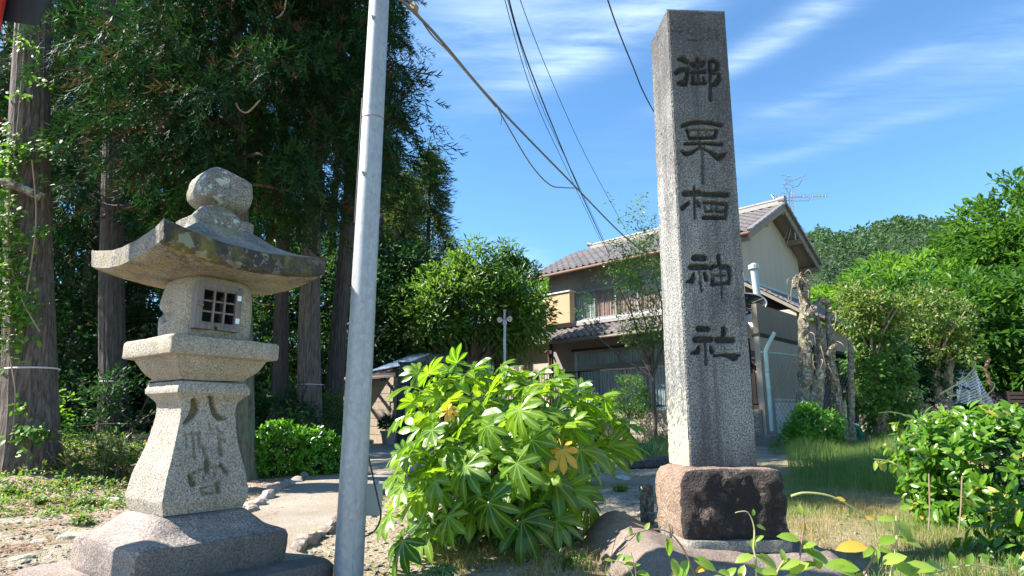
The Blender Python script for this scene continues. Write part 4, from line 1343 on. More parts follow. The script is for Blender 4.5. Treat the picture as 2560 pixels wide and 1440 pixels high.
    m = MB(); m.tube(curve_pts([hl(.05, -GW - oe - .02, zlow - .1), hl(.05, -GW - .3, zlow - .25), hl(.0, -GW - .06, zlow - .5), hl(.0, -GW - .06, z0 + 3.0)], 4), .045, 8)
    m.build('downpipe', M['rust'], root, smooth=True)
    # shutter box (tobukuro)
    b0, bz1 = hq(1373, 738, 2, .28); b1, bz0 = hq(1425, 806, 2, .28)
    bz0 = hq(1380, 812, 2, .28)[1]
    sbx = hbox(MB(), b1, LW + .02, 0.0, .28, bz0, bz1).build('shutter_box', M['shutter_box'], root, bevel=.01)
    hbox(MB(), b1 - .04, LW + .12, -.0, .33, bz1, bz1 + .045).build('box_cap', M['white_metal'], sbx)
    # upper windows: frame, four sashes with pale and pink curtains
    def window(name, s0, s1, zb, zt_, cols, nrm=-.02, sill=None, transom=None):
        f = MB(); w = .05
        hbox(f, s0, s1, nrm - .08, nrm + .03, zt_ - w, zt_); hbox(f, s0, s1, nrm - .08, nrm + .03, zb, zb + w)
        hbox(f, s0, s0 + w, nrm - .08, nrm + .03, zb + w, zt_ - w); hbox(f, s1 - w, s1, nrm - .08, nrm + .03, zb + w, zt_ - w)
        fo = f.build(name, M['aluminium'], root)
        n = len(cols); ww = (s1 - s0 - 2 * w) / n
        bands = [(zb + w, zt_ - w)] if transom is None else [(zb + w, transom - .03), (transom + .03, zt_ - w)]
        if transom: hbox(MB(), s0 + w, s1 - w, nrm - .06, nrm + .02, transom - .03, transom + .03).build('transom', M['aluminium'], fo)
        for k in range(n):
            a = s0 + w + ww * k
            for (q0, q1) in bands:
                hbox(MB(), a + .015, a + ww - .015, nrm - .050, nrm - .045, q0 + .015, q1 - .015).build('pane', M['glass'], fo)
                sm = MB()
                hbox(sm, a, a + .028, nrm - .06, nrm - .02, q0, q1); hbox(sm, a + ww - .028, a + ww, nrm - .06, nrm - .02, q0, q1)
                hbox(sm, a + .028, a + ww - .028, nrm - .06, nrm - .02, q0, q0 + .035); hbox(sm, a + .028, a + ww - .028, nrm - .06, nrm - .02, q1 - .035, q1)
                sm.build('sash', M['aluminium'], fo)
            # curtain: a folded sheet hanging behind the glass
            V = []; F = []; ns = 40
            for i in range(ns + 1):
                s = a + ww * i / ns; nn = nrm - .14 + .022 * math.sin(i * 1.35 + k) + .01 * math.sin(i * .5)
                V += [hl(s, nn, zb + .05), hl(s, nn, zt_ - .05)]
            for i in range(ns): F.append((2 * i, 2 * i + 2, 2 * i + 3, 2 * i + 1))
            put('curtain', npmesh('curtain', V, np.array(F), M[cols[k]], smooth=True), fo)
        if sill: hbox(MB(), s0 - .05, s1 + .05, -.02, .10, zb - .10, zb).build('sill', M['white_metal'], fo)
    window('upper_window', ws0, ws1, wb, wt, ['curtain_cream', 'curtain_cream', 'curtain_pink', 'curtain_pink', 'curtain_pink', 'curtain_cream'][::1], sill=True)
    tz = hq(1440, 920)[1]
    window('lower_window', ls0, ls1, lb, lt, ['curtain_white'] * 6, transom=tz)
    hbox(MB(), ls0 - .1, ls1 + .1, 0, .06, lt, lt + .08).build('window_head', M['dark_wood'], root)
    # tiled lean-to roof over the ground floor front
    out = .95; zk = hq(1376, 852, 2, out)[1] + .02
    m = MB()
    V = [hl(-.3, out, zk), hl(LW + .1, out, zk), hl(LW + .1, 0, zM - .12), hl(-.3, 0, zM - .12)]
    V += [(x, y, z - .07) for x, y, z in V]
    m.add(V, [(0, 1, 2, 3), (7, 6, 5, 4), (0, 4, 5, 1), (1, 5, 6, 2), (2, 6, 7, 3), (3, 7, 4, 0)])
    lr = m.build('front_roof', M['eave_wood'], root)
    a = Vector(V[0]); b = Vector(V[1]); c = Vector(V[3])
    tiles(lr, a, b - a, c - a, 29, 4, 116, 1)
    hbox(MB(), -.3, LW + .1, 0.0, .12, zM - .10, zM + .02).build('flashing', M['ridge_white'], lr)
    m = MB(); m.tube([hl(-.3, out + .05, zk - .08), hl(LW + .1, out + .05, zk - .10)], .04, 8); m.build('gutter', M['cable_grey'], lr, smooth=True)
    m = MB(); m.tube(curve_pts([hl(LW - .02, out + .03, zk - .12), hl(LW - .02, .4, zk - .35), hl(LW - .02, .07, zk - .5), hl(LW - .02, .07, z0)], 5), .035, 8); m.build('downpipe', M['rust'], lr, smooth=True)
    hbox(MB(), LW - .12, LW - .02, .0, .05, z0, zk + .1).build('corner_post', M['dark_wood'], root)
    # single-storey wing to the left
    wz = zk + .35; wl = hq(1243, 960, 2)[0]
    m = MB(); hbox(m, LW + .01, wl, -3.0, -.25, z0, wz); m.build('side_wing', M['plaster'], root)
    m = MB(); V = [hl(LW + .02, .35, wz - .05), hl(wl + .3, .35, wz - .05), hl(wl + .3, -1.6, wz + .75), hl(LW + .02, -1.6, wz + .75)]
    V += [(x, y, z - .1) for x, y, z in V]
    m.add(V, [(0, 1, 2, 3), (7, 6, 5, 4), (0, 4, 5, 1), (1, 5, 6, 2), (2, 6, 7, 3), (3, 7, 4, 0)])
    wr = m.build('wing_roof', M['eave_wood'], root)
    a = Vector(V[0]); tiles(wr, a, Vector(V[1]) - a, Vector(V[3]) - a, int((wl - LW) / .28), 7, 0, 1)
    # gable side: lower annex with a tiled lean-to roof sloping towards us
    s0, za = hq(1855, 704, 1, .0); s1 = hq(1995, 742, 1, 0)[0]
    an = 1.5                                    # it stands forward of the gable wall
    z_top = hq(1895, 716, 1)[1]; q1, zgut = hq(1925, 752, 1, an + .25); 
    sl = q1 - .15; far = GW + 3.2
    m = MB()
    V = [hl(-.25, an + .25, zgut, 1), hl(far, an + .25, zgut, 1), hl(far, -.0, z_top, 1), hl(-.25, 0, z_top, 1)]
    V += [(x, y, z - .10) for x, y, z in V]
    m.add(V, [(0, 1, 2, 3), (7, 6, 5, 4), (0, 4, 5, 1), (1, 5, 6, 2), (2, 6, 7, 3), (3, 7, 4, 0)])
    ar = m.build('annex_roof', M['eave_wood'], root)
    a = Vector(V[0]); tiles(ar, a, Vector(V[1]) - a, Vector(V[3]) - a, 26, 6, 0, 1)
    m = MB(); hbox(m, -.25, far, -.02, .05, z_top - .02, z_top + .10, 1); m.build('flashing', M['pvc'], ar)
    m = MB(); m.tube([hl(.4, an + .33, zgut - .05, 1), hl(far, an + .33, zgut - .08, 1)], .055, 8); m.build('gutter', M['rust'], ar, smooth=True)
    # annex wall: upper band, left pier and the dark car-port opening with shelves and a washing machine inside
    zo = hq(1900, 832, 1, an)[1]; so = hq(1898, 850, 1, an)[0]; so1 = far - .2
    m = MB(); hbox(m, -.15, so, an - .12, an, z0, zgut - .05, 1); hbox(m, so, so1, an - .12, an, zo, zgut - .05, 1)
    hbox(m, so1, far, an - .12, an, z0, zgut - .05, 1)
    hbox(m, -.15, -.03, .0, an - .12, z0, zgut + .2, 1)
    m.build('annex_wall', M['plaster'], root)
    hbox(MB(), so + .0, so1, an - .16, an + .02, zo - .09, zo - .005, 1).build('lintel', M['dark_wood'], root)
    m = MB(); bz = hq(1940, 905, 1, .2)
    hbox(m, so, so1, .02, .06, z0 + 1.0, zo - .5, 1)
    m.build('back_boarding', M['plaster_grey'], root)
    m = MB(); hbox(m, so + .9, so + 2.4, .08, .14, zo - 1.25, zo - .45, 1); wf = m.build('inner_window', M['aluminium'], root)
    hbox(MB(), so + .98, so + 1.6, .145, .15, zo - 1.18, zo - .52, 1).build('pane', M['dark_inside'], wf)
    hbox(MB(), so + 1.68, so + 2.3, .145, .15, zo - 1.18, zo - .52, 1).build('pane', M['dark_inside'], wf)
    m = MB(); m.beam(hl(so + .75, .3, zo - .1, 1), hl(so + .95, an - .2, zo - 1.0, 1), .10, .10); m.beam(hl(so + .9, .3, zo - .30, 1), hl(so + 2.8, .35, zo - .20, 1), .10, .16)
    m.beam(hl(so + .1, an - .3, zo - .1, 1), hl(so + .12, an - .3, zo - .9, 1), .06, .06); m.build('brace', M['dark_wood'], root)
    # tall vent pipe with a cap, elbow half way
    pts = [P(1885, 676, 14.9), P(1893, 738, 14.9), P(1913, 782, 14.9), P(1923, 850, 14.9), P(1929, 1000, 14.9), P(1931, 1092, 14.9)]
    n_ = -E2
    vp = thing('vent_pipe', 'tall bluish grey capped vent pipe with an elbow before the gable wall', 'pipe', (0, 0, 0))
    MB().tube([pts[0], pts[1]], .085, 14).build('upper_pipe', M['pvc'], vp, smooth=True)
    MB().tube([pts[1], pts[1].lerp(pts[2], .1), pts[2]], .072, 14).build('elbow', M['pvc_dirty'], vp, smooth=True)
    MB().tube([pts[2], pts[3], pts[4], pts[5]], .082, 14).build('lower_pipe', M['pvc'], vp, smooth=True)
    c = pts[0]
    MB().tube([c, c + Vector((0, 0, .02)), c + Vector((0, 0, .03)), c + Vector((0, 0, .13)), c + Vector((0, 0, .15)), c + Vector((0, 0, .19))], [.08, .12, .13, .13, .09, .02], 16).build('pipe_cap', M['pvc'], vp)
    for p in (pts[1], pts[2]): MB().tube([p + Vector((0, 0, -.03)), p + Vector((0, 0, .03))], .092, 14).build('pipe_collar', M['pvc'], vp, smooth=True)
    # round awning of black ribbed sheet beside the pillar, with a small lamp under it
    c = P(1838, 775, 14.6)
    aw = thing('curved_awning', 'black ribbed rounded awning sticking out between the pillar and the vent pipe', 'awning', (0, 0, 0))
    m = MB(); rim = []
    for k in range(15):
        a_ = rad(-78 + 160 * k / 14); rim.append(c + Vector((.50 * math.cos(a_) + .10, -.15 - .25 * math.cos(a_), .27 * math.sin(a_) + .10)))
    apex = c + Vector((-.25, .35, -.10))
    V = [apex] + rim; m.add(V, [(0, k, k + 1) for k in range(1, 15)])
    m.build('awning_sheet', M['black_iron'], aw)
    MB().tube(rim, .018, 8).build('awning_rim', M['aluminium'], aw, smooth=True)
    for k in (3, 6, 9, 12): MB().tube([apex + Vector((0, -.01, 0)), rim[k]], .012, 6).build('awning_rib', M['black_iron'], aw)
    c = P(1880, 812, 15.4)
    lp = thing('wall_lamp', 'small round chrome lamp on the cream wall under the black awning', 'lamp', (0, 0, 0))
    MB().tube([c + Vector((-.05, .06, .06)), c, c + Vector((.03, -.04, -.07))], [.035, .075, .085], 14).build('lamp_shade', M['aluminium'], lp, smooth=True)
    MB().tube([c + Vector((-.10, .12, .12)), c + Vector((-.03, .03, .04))], .018, 8).build('lamp_arm', M['aluminium'], lp)
    c = P(1869, 797, 15.0)
    tag(MB().box(c, (.20, .12, .16)).build('wall_box', M['white_metal'], bevel=.01), 'small white box under the black awning beside the pillar', 'box')
build_house()

# things standing in the car port behind the mesh
def carport():
    an = 1.5
    z0 = HZ
    def at(px, py, n): s, z = hq(px, py, 1, n); return s, z
    s, z = at(1955, 985, .9)
    wm = thing('washing_machine', 'white washing machine standing behind the wire mesh fence', 'washing machine', (0, 0, 0))
    hbox(MB(), s - .25, s + .55, .5, 1.1, z0, z, 1).build('machine_body', M['white_metal'], wm, bevel=.02)
    hbox(MB(), s - .25, s + .55, .5, .75, z, z + .16, 1).build('control_panel', M['pvc'], wm, bevel=.01)
    s, z = at(1925, 1000, 1.25)
    cs = thing('storage_case', 'low pale blue storage case behind the wire mesh fence', 'storage box', (0, 0, 0))
    hbox(MB(), s - .35, s + 1.6, 1.15, 1.6, z0, z - .04, 1).build('case_body', M['blue_roof'], cs, bevel=.02)
    hbox(MB(), s - .38, s + 1.63, 1.12, 1.63, z - .04, z + .02, 1).build('case_lid', M['white_metal'], cs, bevel=.01)
carport()

# roof aerial
def aerial():
    b = P(1987, 565, 18.9); t = P(1975, 445, 18.9)
    r = thing('tv_aerial', 'television aerial with two yagi antennas on a mast above the gable roof', 'antenna', (0, 0, 0))
    mast_b = P(1989, 600, 18.9)
    MB().tube([mast_b, P(1978, 470, 18.9)], .022, 8).build('mast', M['galv'], r, smooth=True)
    a = P(1935, 494, 18.9); c = P(2068, 491, 18.9)
    MB().tube([a, c], .014, 6).build('boom', M['aluminium'], r)
    for k in range(17):
        p = a.lerp(c, (k + .3) / 17)
        MB().tube([p + Vector((.03, -.22, .05)), p + Vector((-.03, .22, -.05))], .007, 5).build('antenna_element', M['aluminium'], r)
    MB().tube([P(1942, 498, 18.9), P(1985, 503, 18.9), P(2020, 502, 18.9), P(2025, 497, 18.9)], .009, 5).build('boom_brace', M['aluminium'], r)
    for yy in (-.25, .25):
        q = P(1938, 494, 18.9) + Vector((0, yy * .3, 0))
        MB().tube([P(1928, 487, 18.9 + yy), q, P(1944, 515, 18.9 + yy)], .016, 6).build('reflector', M['aluminium'], r)
    a = P(1957, 462, 18.9); c = P(2016, 437, 18.9)
    MB().tube([a, c], .012, 6).build('boom', M['aluminium'], r)
    for k in range(9):
        p = a.lerp(c, (k + 1) / 10)
        MB().tube([p + Vector((0, 0, .05)), p + Vector((0, 0, -.05))], .007, 5).build('antenna_element', M['aluminium'], r)
    for (x, y) in ((1964, 440), (1968, 450), (1970, 462), (1968, 472), (1964, 484)):
        MB().tube([P(x - 12, y - 2, 18.9), P(x + 14, y + 2, 18.9)], .008, 5).build('antenna_element', M['aluminium'], r)
    MB().tube([P(1972, 438, 18.9), P(1960, 462, 18.9), P(1972, 484, 18.9)], .010, 5).build('reflector', M['aluminium'], r)
    MB().tube(curve_pts([P(2005, 450, 18.9), P(1995, 465, 18.9), P(1978, 472, 18.9), P(1973, 500, 18.9), P(1980, 530, 18.9), P(1993, 560, 18.9), P(1998, 585, 18.9)], 5), .008, 5).build('lead_cable', M['cable_grey'], r)
    MB().box(P(1988, 548, 18.85), (.09, .06, .12)).build('mast_bracket', M['galv'], r)
    q = P(1990, 590, 18.9)
    for d in ((-.5, -.35), (.5, .35), (.5, -.4), (-.45, .4)):
        MB().tube([P(1984, 545, 18.9), q + Vector((d[0], d[1], -.45))], .007, 5).build('guy_wire', M['galv'], r)
aerial()

# ---------------------------------------------------------------- fences and walls
FK = P(1916, 1100, 14.0); FK = Vector((FK.x, 14.0, 0))
def fpt(px, py, d=E2): h = hit(px, py, FK, d); return h
def front_fence():
    nn = Vector((-E1.x, -E1.y, 0))
    L = (fpt(1195, 1000) - FK).dot(E2)
    zt = P(1895, 1022, 14.0).z
    blk = thing('block_wall', 'low grey block wall carrying the black railing in front of the house', 'wall', (FK.x, FK.y, 0), math.atan2(E2.y, E2.x))
    bw, bh = .398, .19
    ncol = int(L / .40); nrow = 5
    tmpl = [MB() for _ in range(3)]
    meshes = []
    rg = random.Random(4)
    for t in range(3):
        V = []; F = []; nx, nz2 = 7, 4
        for j in range(nz2 + 1):
            for i in range(nx + 1):
                e = (i in (0, nx)) or (j in (0, nz2))
                V.append((bw * i / nx, (0 if e else -(-.006 - rg.random() * .02)), bh * j / nz2))
        for j in range(nz2):
            for i in range(nx):
                a = j * (nx + 1) + i; F.append((a + 1, a, a + nx + 1, a + nx + 2))
        me = MB().add(V, F)
        me.add([(0, 0, 0), (bw, 0, 0), (bw, 0, bh), (0, 0, bh), (0, -.15, 0), (bw, -.15, 0), (bw, -.15, bh), (0, -.15, bh)], [(4, 5, 6, 7), (0, 4, 7, 3), (1, 2, 6, 5), (3, 7, 6, 2), (0, 1, 5, 4)])
        meshes.append(me.mesh('block', M['split_block']))
    for r in range(nrow):
        z = zt - (r + 1) * .20
        for c in range(ncol):
            put('block', meshes[(r * 3 + c) % 3], blk, loc=(c * .40 + (.0 if r % 1 == 0 else .2), .15, z))
    MB().box((L / 2 - .1, .075, zt - .5), (L - .2, .12, .96)).build('mortar_core', M['mortar'], blk)
    # return along the end, towards the pipe
    # railing
    rl = thing('iron_railing', 'black iron railing of thin vertical bars on the low block wall', 'railing', (FK.x, FK.y, 0), math.atan2(E2.y, E2.x))
    z0 = zt + .10; z1 = P(1890, 900, 14.0).z
    MB().box((L / 2, .08, z1), (L, .035, .04)).build('top_rail', M['black_iron'], rl)
    MB().box((L / 2, .08, z0), (L, .03, .035)).build('bottom_rail', M['black_iron'], rl)
    bar = MB().box((0, 0, 0), (.014, .014, z1 - z0 - .03)).mesh('bar', M['black_iron'])
    k = 0; x = .10
    while x < L:
        put('bar', bar, rl, loc=(x, .08, (z0 + z1) / 2)); x += .105
    post = MB().box((0, 0, 0), (.045, .045, z1 - zt + .05)).mesh('post', M['black_iron'])
    for x in np.arange(.45, L, 1.55): put('post', post, rl, loc=(x, .08, (zt + z1) / 2))
front_fence()
def bar_between(V0, V1): pass
def mesh_fence():
    d = Vector((.80, .60, 0)).normalized()
    p0 = P(1922, 1100, 13.4); p0 = Vector((p0.x, 13.4, 0))
    L = 11.5
    z1 = P(1925, 880, 13.4).z; z0 = G(p0.x, p0.y) + .12
    f = thing('chain_link_fence', 'green-grey chain link fence running behind the dead trunks to the right', 'fence', (p0.x, p0.y, 0), math.atan2(d.y, d.x))
    MB().tube([(0, 0, z1), (L, 0, z1 + .05)], .022, 8).build('top_rail', M['mint_paint'], f, smooth=True)
    MB().tube([(0, 0, z0 + .05), (L, 0, z0 + .2)], .012, 6).build('bottom_wire', M['galv'], f)
    for i, x in enumerate((2.3, 4.6, 6.9, 9.2, 11.5)):
        MB().tube([(x, .02, z0 - .4), (x, .02, z1 + .05)], .026, 8).build('post', M['rust'] if i > 1 else M['mint_paint'], f, smooth=True)
    # woven wire: zigzag strands
    V = []; F = []
    s = .075; H = z1 - z0
    nst = int(L / s); nz2 = int(H / s)
    r = .0050
    def seg(a, b):
        i = len(V)
        a = np.array(a); b = np.array(b)
        dd = (b - a) / np.linalg.norm(b - a); nrm = np.array([0, 1., 0]); sd = np.cross(dd, nrm)
        for q in (a, b):
            for (u, v) in ((1, 0), (-.5, .87), (-.5, -.87)): V.append(q + sd * r * u + nrm * r * v)
        for k in range(3): F.append((i + k, i + (k + 1) % 3, i + 3 + (k + 1) % 3, i + 3 + k))
    for k in range(nst):
        for j in range(nz2):
            x = k * s; z = z0 + j * s
            if (j + k) % 2 == 0: seg((x, .004, z), (x + s, -.004, z + s))
            else: seg((x + s, -.004, z), (x, .004, z + s))
    kind(put('wire_mesh', npmesh('wire_mesh', V, np.array(F), M['galv']), f), 'stuff')
    # leaning mint end post with a bent top, on a concrete foot
    q = thing('mint_end_post', 'pale mint painted fence pipe with a bent top standing in a concrete foot', 'fence post', (0, 0, 0))
    pts = curve_pts([P(1936, 832, 13.3), P(1920, 862, 13.3)], 1) + curve_pts([P(1914, 880, 13.3), P(1919, 940, 13.3), P(1930, 1078, 13.3)], 6)
    MB().tube(pts, .045, 12).build('pipe', M['mint_paint'], q, smooth=True)
    g = gpt(1930, 1104); fo = P(1930, 1092, 13.25)
    MB().box((fo.x + .0, 13.3, G(fo.x, 13.3) + .06), (.30, .28, .34)).build('concrete_foot', M['concrete'], q, bevel=.02)
    for i, (px, py, ln) in enumerate(((1918, 930, 0), (1925, 968, 0))):
        MB().tube([P(px, py, 13.3) + Vector((0, 0, -.015)), P(px, py, 13.3) + Vector((0, 0, .015))], .05, 12).build('pipe_clamp', M['galv'], q, smooth=True)
    # brown rusty posts further along and a white net
    for (a, b, lab) in (((2275, 945), (2273, 1045), 'dark brown fence post standing before the pale wall gap'), ((2408, 905), (2445, 1000), 'rusty fence post with a bent top beside the white net')):
        pa = P(*a, 15.5); pb = P(*b, 15.5)
        pts = [pb, pa] if a[0] == 2275 else [pb, pa + Vector((.0, 0, .0)), P(2475, 900, 15.5)]
        if a[0] != 2275: pts = [P(2490, 1010, 15.5), P(2470, 940, 15.5), P(2462, 922, 15.5), P(2474, 898, 15.5)]
        tag(MB().tube(pts, .035, 8).build('rusty_post', M['rust'], smooth=True), lab, 'post')
mesh_fence()
def back_right():
    # pale block wall seen through the gap
    a = P(2262, 1040, 16.8); b = P(2345, 1035, 17.4)
    w = thing('pale_block_wall', 'pale block wall glimpsed between the ivy-clad trees', 'wall', (a.x, a.y, 0), math.atan2(b.y - a.y, b.x - a.x))
    L = 2.0; z1 = P(2290, 972, 16.8).z; z0 = G(a.x, a.y) - .1
    bl = MB().box((.195, .07, .092), (.385, .14, .183)).mesh('block', M['tan_block'])
    for j in range(int((z1 - z0) / .19) + 1):
        for k in range(int(L / .39)): put('block', bl, w, loc=(k * .39 - .2 + (j % 2) * .195, 0, z0 + j * .19))
    MB().box((L / 2 - .2, .08, (z0 + z1) / 2), (L, .09, z1 - z0 - .02)).build('mortar_core', M['mortar'], w)
    # net draped over frame
    V = []; F = []; nu, nv = 60, 40
    tl, tr, bl_, br = P(2385, 925, 15), P(2440, 922, 15), P(2370, 1010, 14.6), P(2475, 1010, 14.8)
    for j in range(nv + 1):
        for i in range(nu + 1):
            u, v = i / nu, j / nv
            p = tl.lerp(tr, u).lerp(bl_.lerp(br, u), v)
            p.y += .10 * math.sin(u * 21 + v * 2) * (.3 + v) + .05 * math.sin(u * 43)
            p.x += .03 * math.sin(u * 30)
            V.append(tuple(p))
    for j in range(nv):
        for i in range(nu):
            if (i + j) % 3 == 0: continue
            a_ = j * (nu + 1) + i; F.append((a_, a_ + 1, a_ + nu + 2, a_ + nu + 1))
    tag(put('white_net', npmesh('white_net', V, np.array(F), M['white_plastic'])), 'white garden net draped over the hedge at the right', 'net')
    # planter crate at the far right edge
    a = P(2516, 978, 15.0); b = P(2512, 1030, 15.0)
    c = thing('slatted_crate', 'reddish brown slatted crate on the bank at the right edge', 'crate', (a.x, 15.0, 0), rad(4))
    zt = a.z; zb = b.z; W_ = 1.3
    MB().box((W_ / 2, .35, (zt + zb) / 2), (W_ - .1, .6, zt - zb - .06)).build('crate_inside', M['dark_inside'], c)
    for k in range(5): MB().box((W_ / 2, .0, zb + (zt - zb) * (k + .5) / 5), (W_, .03, (zt - zb) / 5 * .74)).build('slat', M['rust'], c)
    for x in (0, .45, .9, 1.3): MB().box((x, -.02, (zt + zb) / 2), (.06, .04, zt - zb)).build('upright', M['rust'], c)
    MB().box((.06, -.06, zb - .06), (.10, .10, .16)).build('foot', M['concrete'], c)
back_right()

def gate_area():
    # tan block wall behind the pole, with a sheet roof over it
    a = P(842, 1068, 16.2); b = P(987, 1078, 15.0)
    a.z = b.z = 0
    d = (b - a); L = d.length
    z1 = P(915, 957, 15.6).z; z0 = G(a.x, a.y) - .15
    w = thing('tan_block_wall', 'sunlit tan concrete block wall to the left of the dark gate pillar', 'wall', (a.x, a.y, 0), math.atan2(d.y, d.x))
    bl = MB().box((.195, 0, .093), (.382, .14, .183)).mesh('block', M['tan_block'])
    for j in range(int((z1 - z0) / .193) + 1):
        for k in range(int(L / .39)): put('block', bl, w, loc=(k * .39 + (j % 2) * .1, 0, z0 + j * .193))
    MB().box((L / 2, .0, (z0 + z1) / 2), (L - .05, .10, z1 - z0)).build('mortar_core', M['mortar'], w)
    MB().box((L / 2, .1, z1 + .16), (L, .3, .10)).build('dark_coping', M['dark_wood'], w)
    r = thing('lean_to_roof', 'thin brown sheet roof on dark rafters above the tan block wall', 'roof', (0, 0, 0))
    V = [P(822, 950, 15.5), P(985, 938, 15.0), P(1010, 918, 17.2), P(850, 936, 17.5)]
    V += [v - Vector((0, 0, .05)) for v in V]
    MB().add([tuple(v) for v in V], [(0, 1, 2, 3), (7, 6, 5, 4), (0, 4, 5, 1), (1, 5, 6, 2), (2, 6, 7, 3), (3, 7, 4, 0)]).build('sheet', M['brown_roof'], r)
    for k in range(3):
        q = Vector(V[0]).lerp(Vector(V[1]), .25 + k * .3)
        MB().beam(q + Vector((0, -.25, -.10)), q + Vector((0, 1.6, .12)), .05, .07).build('rafter', M['dark_wood'], r)
    # carport roof of pale blue sheets, brown ones beside
    s = thing('shed_roof', 'shed roof of pale blue and brown corrugated sheets behind the gate', 'roof', (0, 0, 0))
    def corr(p0, p1, p2, p3, n, mat, name):
        V = []; F = []
        for i in range(n + 1):
            u = i / n
            a_ = Vector(p0).lerp(Vector(p1), u); b_ = Vector(p3).lerp(Vector(p2), u)
            dz = Vector((0, 0, .02 * math.sin(i * math.pi / 2)))
            V += [tuple(a_ + dz), tuple(b_ + dz)]
        for i in range(n): F.append((2 * i, 2 * i + 2, 2 * i + 3, 2 * i + 1))
        put(name, npmesh(name, V, np.array(F), mat, smooth=True), s)
    corr(P(925, 928, 15.6), P(1005, 913, 15.8), P(1090, 880, 17.6), P(1035, 886, 17.8), 60, M['blue_roof'], 'pale_sheet')
    corr(P(1007, 913, 15.8), P(1130, 905, 16.0), P(1160, 880, 17.6), P(1092, 880, 17.6), 50, M['brown_roof'], 'brown_sheet')
    MB().box(P(985, 945, 18.5), (1.6, .1, .45)).build('shed_wall', M['plaster'], s)
    for px in (948, 1060): 
        a_ = P(px, 925, 17.3); MB().box((a_.x, a_.y, a_.z / 2), (.08, .08, a_.z)).build('shed_post', M['dark_wood'], s)
    # dark gate pillar
    c = P(1022, 1090, 14.3); zt = P(1022, 909, 14.3).z
    g = thing('dark_gate_pillar', 'broad dark slate gate pillar at the end of the path', 'gate pillar', (c.x, 14.55, 0), rad(6))
    z0 = G(c.x, 14.5) - .1; wd = (P(1052, 1000, 14.3) - P(988, 1000, 14.3)).length
    nr = 4
    for k in range(nr):
        za = z0 + (zt - z0) * k / nr; zb = z0 + (zt - z0) * (k + 1) / nr - .008
        MB().box((0, 0, (za + zb) / 2), (wd, .5, zb - za)).build('slate_panel', M['slate'], g, bevel=.004)
    MB().box((0, 0, zt + .02), (wd + .06, .56, .04)).build('pillar_cap', M['slate'], g)
    for (px, py) in ((985, 928), (975, 920)):
        q = P(px + 25, py + 14, 14.25); MB().beam(P(px - 12, py - 12, 14.1), q, .02, .05).build('protruding_bar', M['black_iron'], g)
    for (x, z) in ((.18, .55), (-.35, .56), (-.25, 1.02)):
        MB().box((x, -.262, z0 + z), (.10, .006, .05)).build('paper_scrap', M['white_plastic'], g) if x != -.25 else None
    # flower pot
    q = gpt(972, 1078)
    pt = P(972, 1076, 14.0)
    f = thing('flower_pot', 'pale clay flower pot with a small dark plant against the tan wall', 'flower pot', (pt.x, 14.0, G(pt.x, 14.0)))
    MB().tube([(0, 0, 0), (0, 0, .26), (0, 0, .27), (0, 0, .31)], [.12, .17, .195, .195], 16).build('pot', M['terracotta'], f)
    n = 260
    D = rnd_unit(n); D[:, 2] = np.abs(D[:, 2]); pos = D * np.array([.22, .22, .28]) * (RNG.random((n, 1)) ** .4) + np.array([0, 0, .36])
    T, Fs = simple_leaf(.5); foliage(f, T, Fs, orient(D + rnd_unit(n) * .5, rnd_unit(n)), pos, .07 + .04 * RNG.random(n), M['dark_leaf'])
gate_area()

# light post with two sensor lamps and a little solar panel
def lamp_post():
    b = P(1264, 1000, 10.5); t = P(1262, 778, 10.5)
    z0 = G(b.x, 10.5)
    r = thing('sensor_light_post', 'thin steel post with two small sensor lamps and a solar panel above the leafy shrub', 'light post', (t.x, 10.5, 0))
    H = t.z
    MB().tube([(0, 0, z0 - .1), (0, 0, H)], .024, 10).build('post', M['galv'], r, smooth=True)
    zc = P(0, 806, 10.5).z
    MB().box((0, -.0, zc), (.07, .07, .09)).build('clamp', M['galv'], r, bevel=.005)
    for x in (-.075, .075):
        z = P(0, 800 if x < 0 else 798, 10.5).z
        lm = MB(); c = Vector((x, -.03, z)); lm.tube([c + Vector((0, .04, 0)), c + Vector((0, .0, 0)), c + Vector((x * .1, -.05, -.01))], [.02, .042, .046], 12)
        lo = lm.build('lamp_head', M['aluminium'], r, smooth=True)
        MB().tube([c + Vector((0, -.05, -.008)), c + Vector((0, -.056, -.010))], .038, 12).build('lamp_lens', M['plaster'], lo)
    MB().box((.10, -.02, P(0, 788, 10.5).z), (.012, .12, .17), np.array(Matrix.Rotation(rad(-28), 3, 'Y'))).build('solar_panel', M['black_iron'], r)
    MB().beam((.0, 0, zc + .03), (.10, 0, zc + .12), .012, .012).build('panel_arm', M['galv'], r)
    MB().box((0, 0, H + .012), (.055, .055, .02)).build('post_cap', M['galv'], r)
lamp_post()
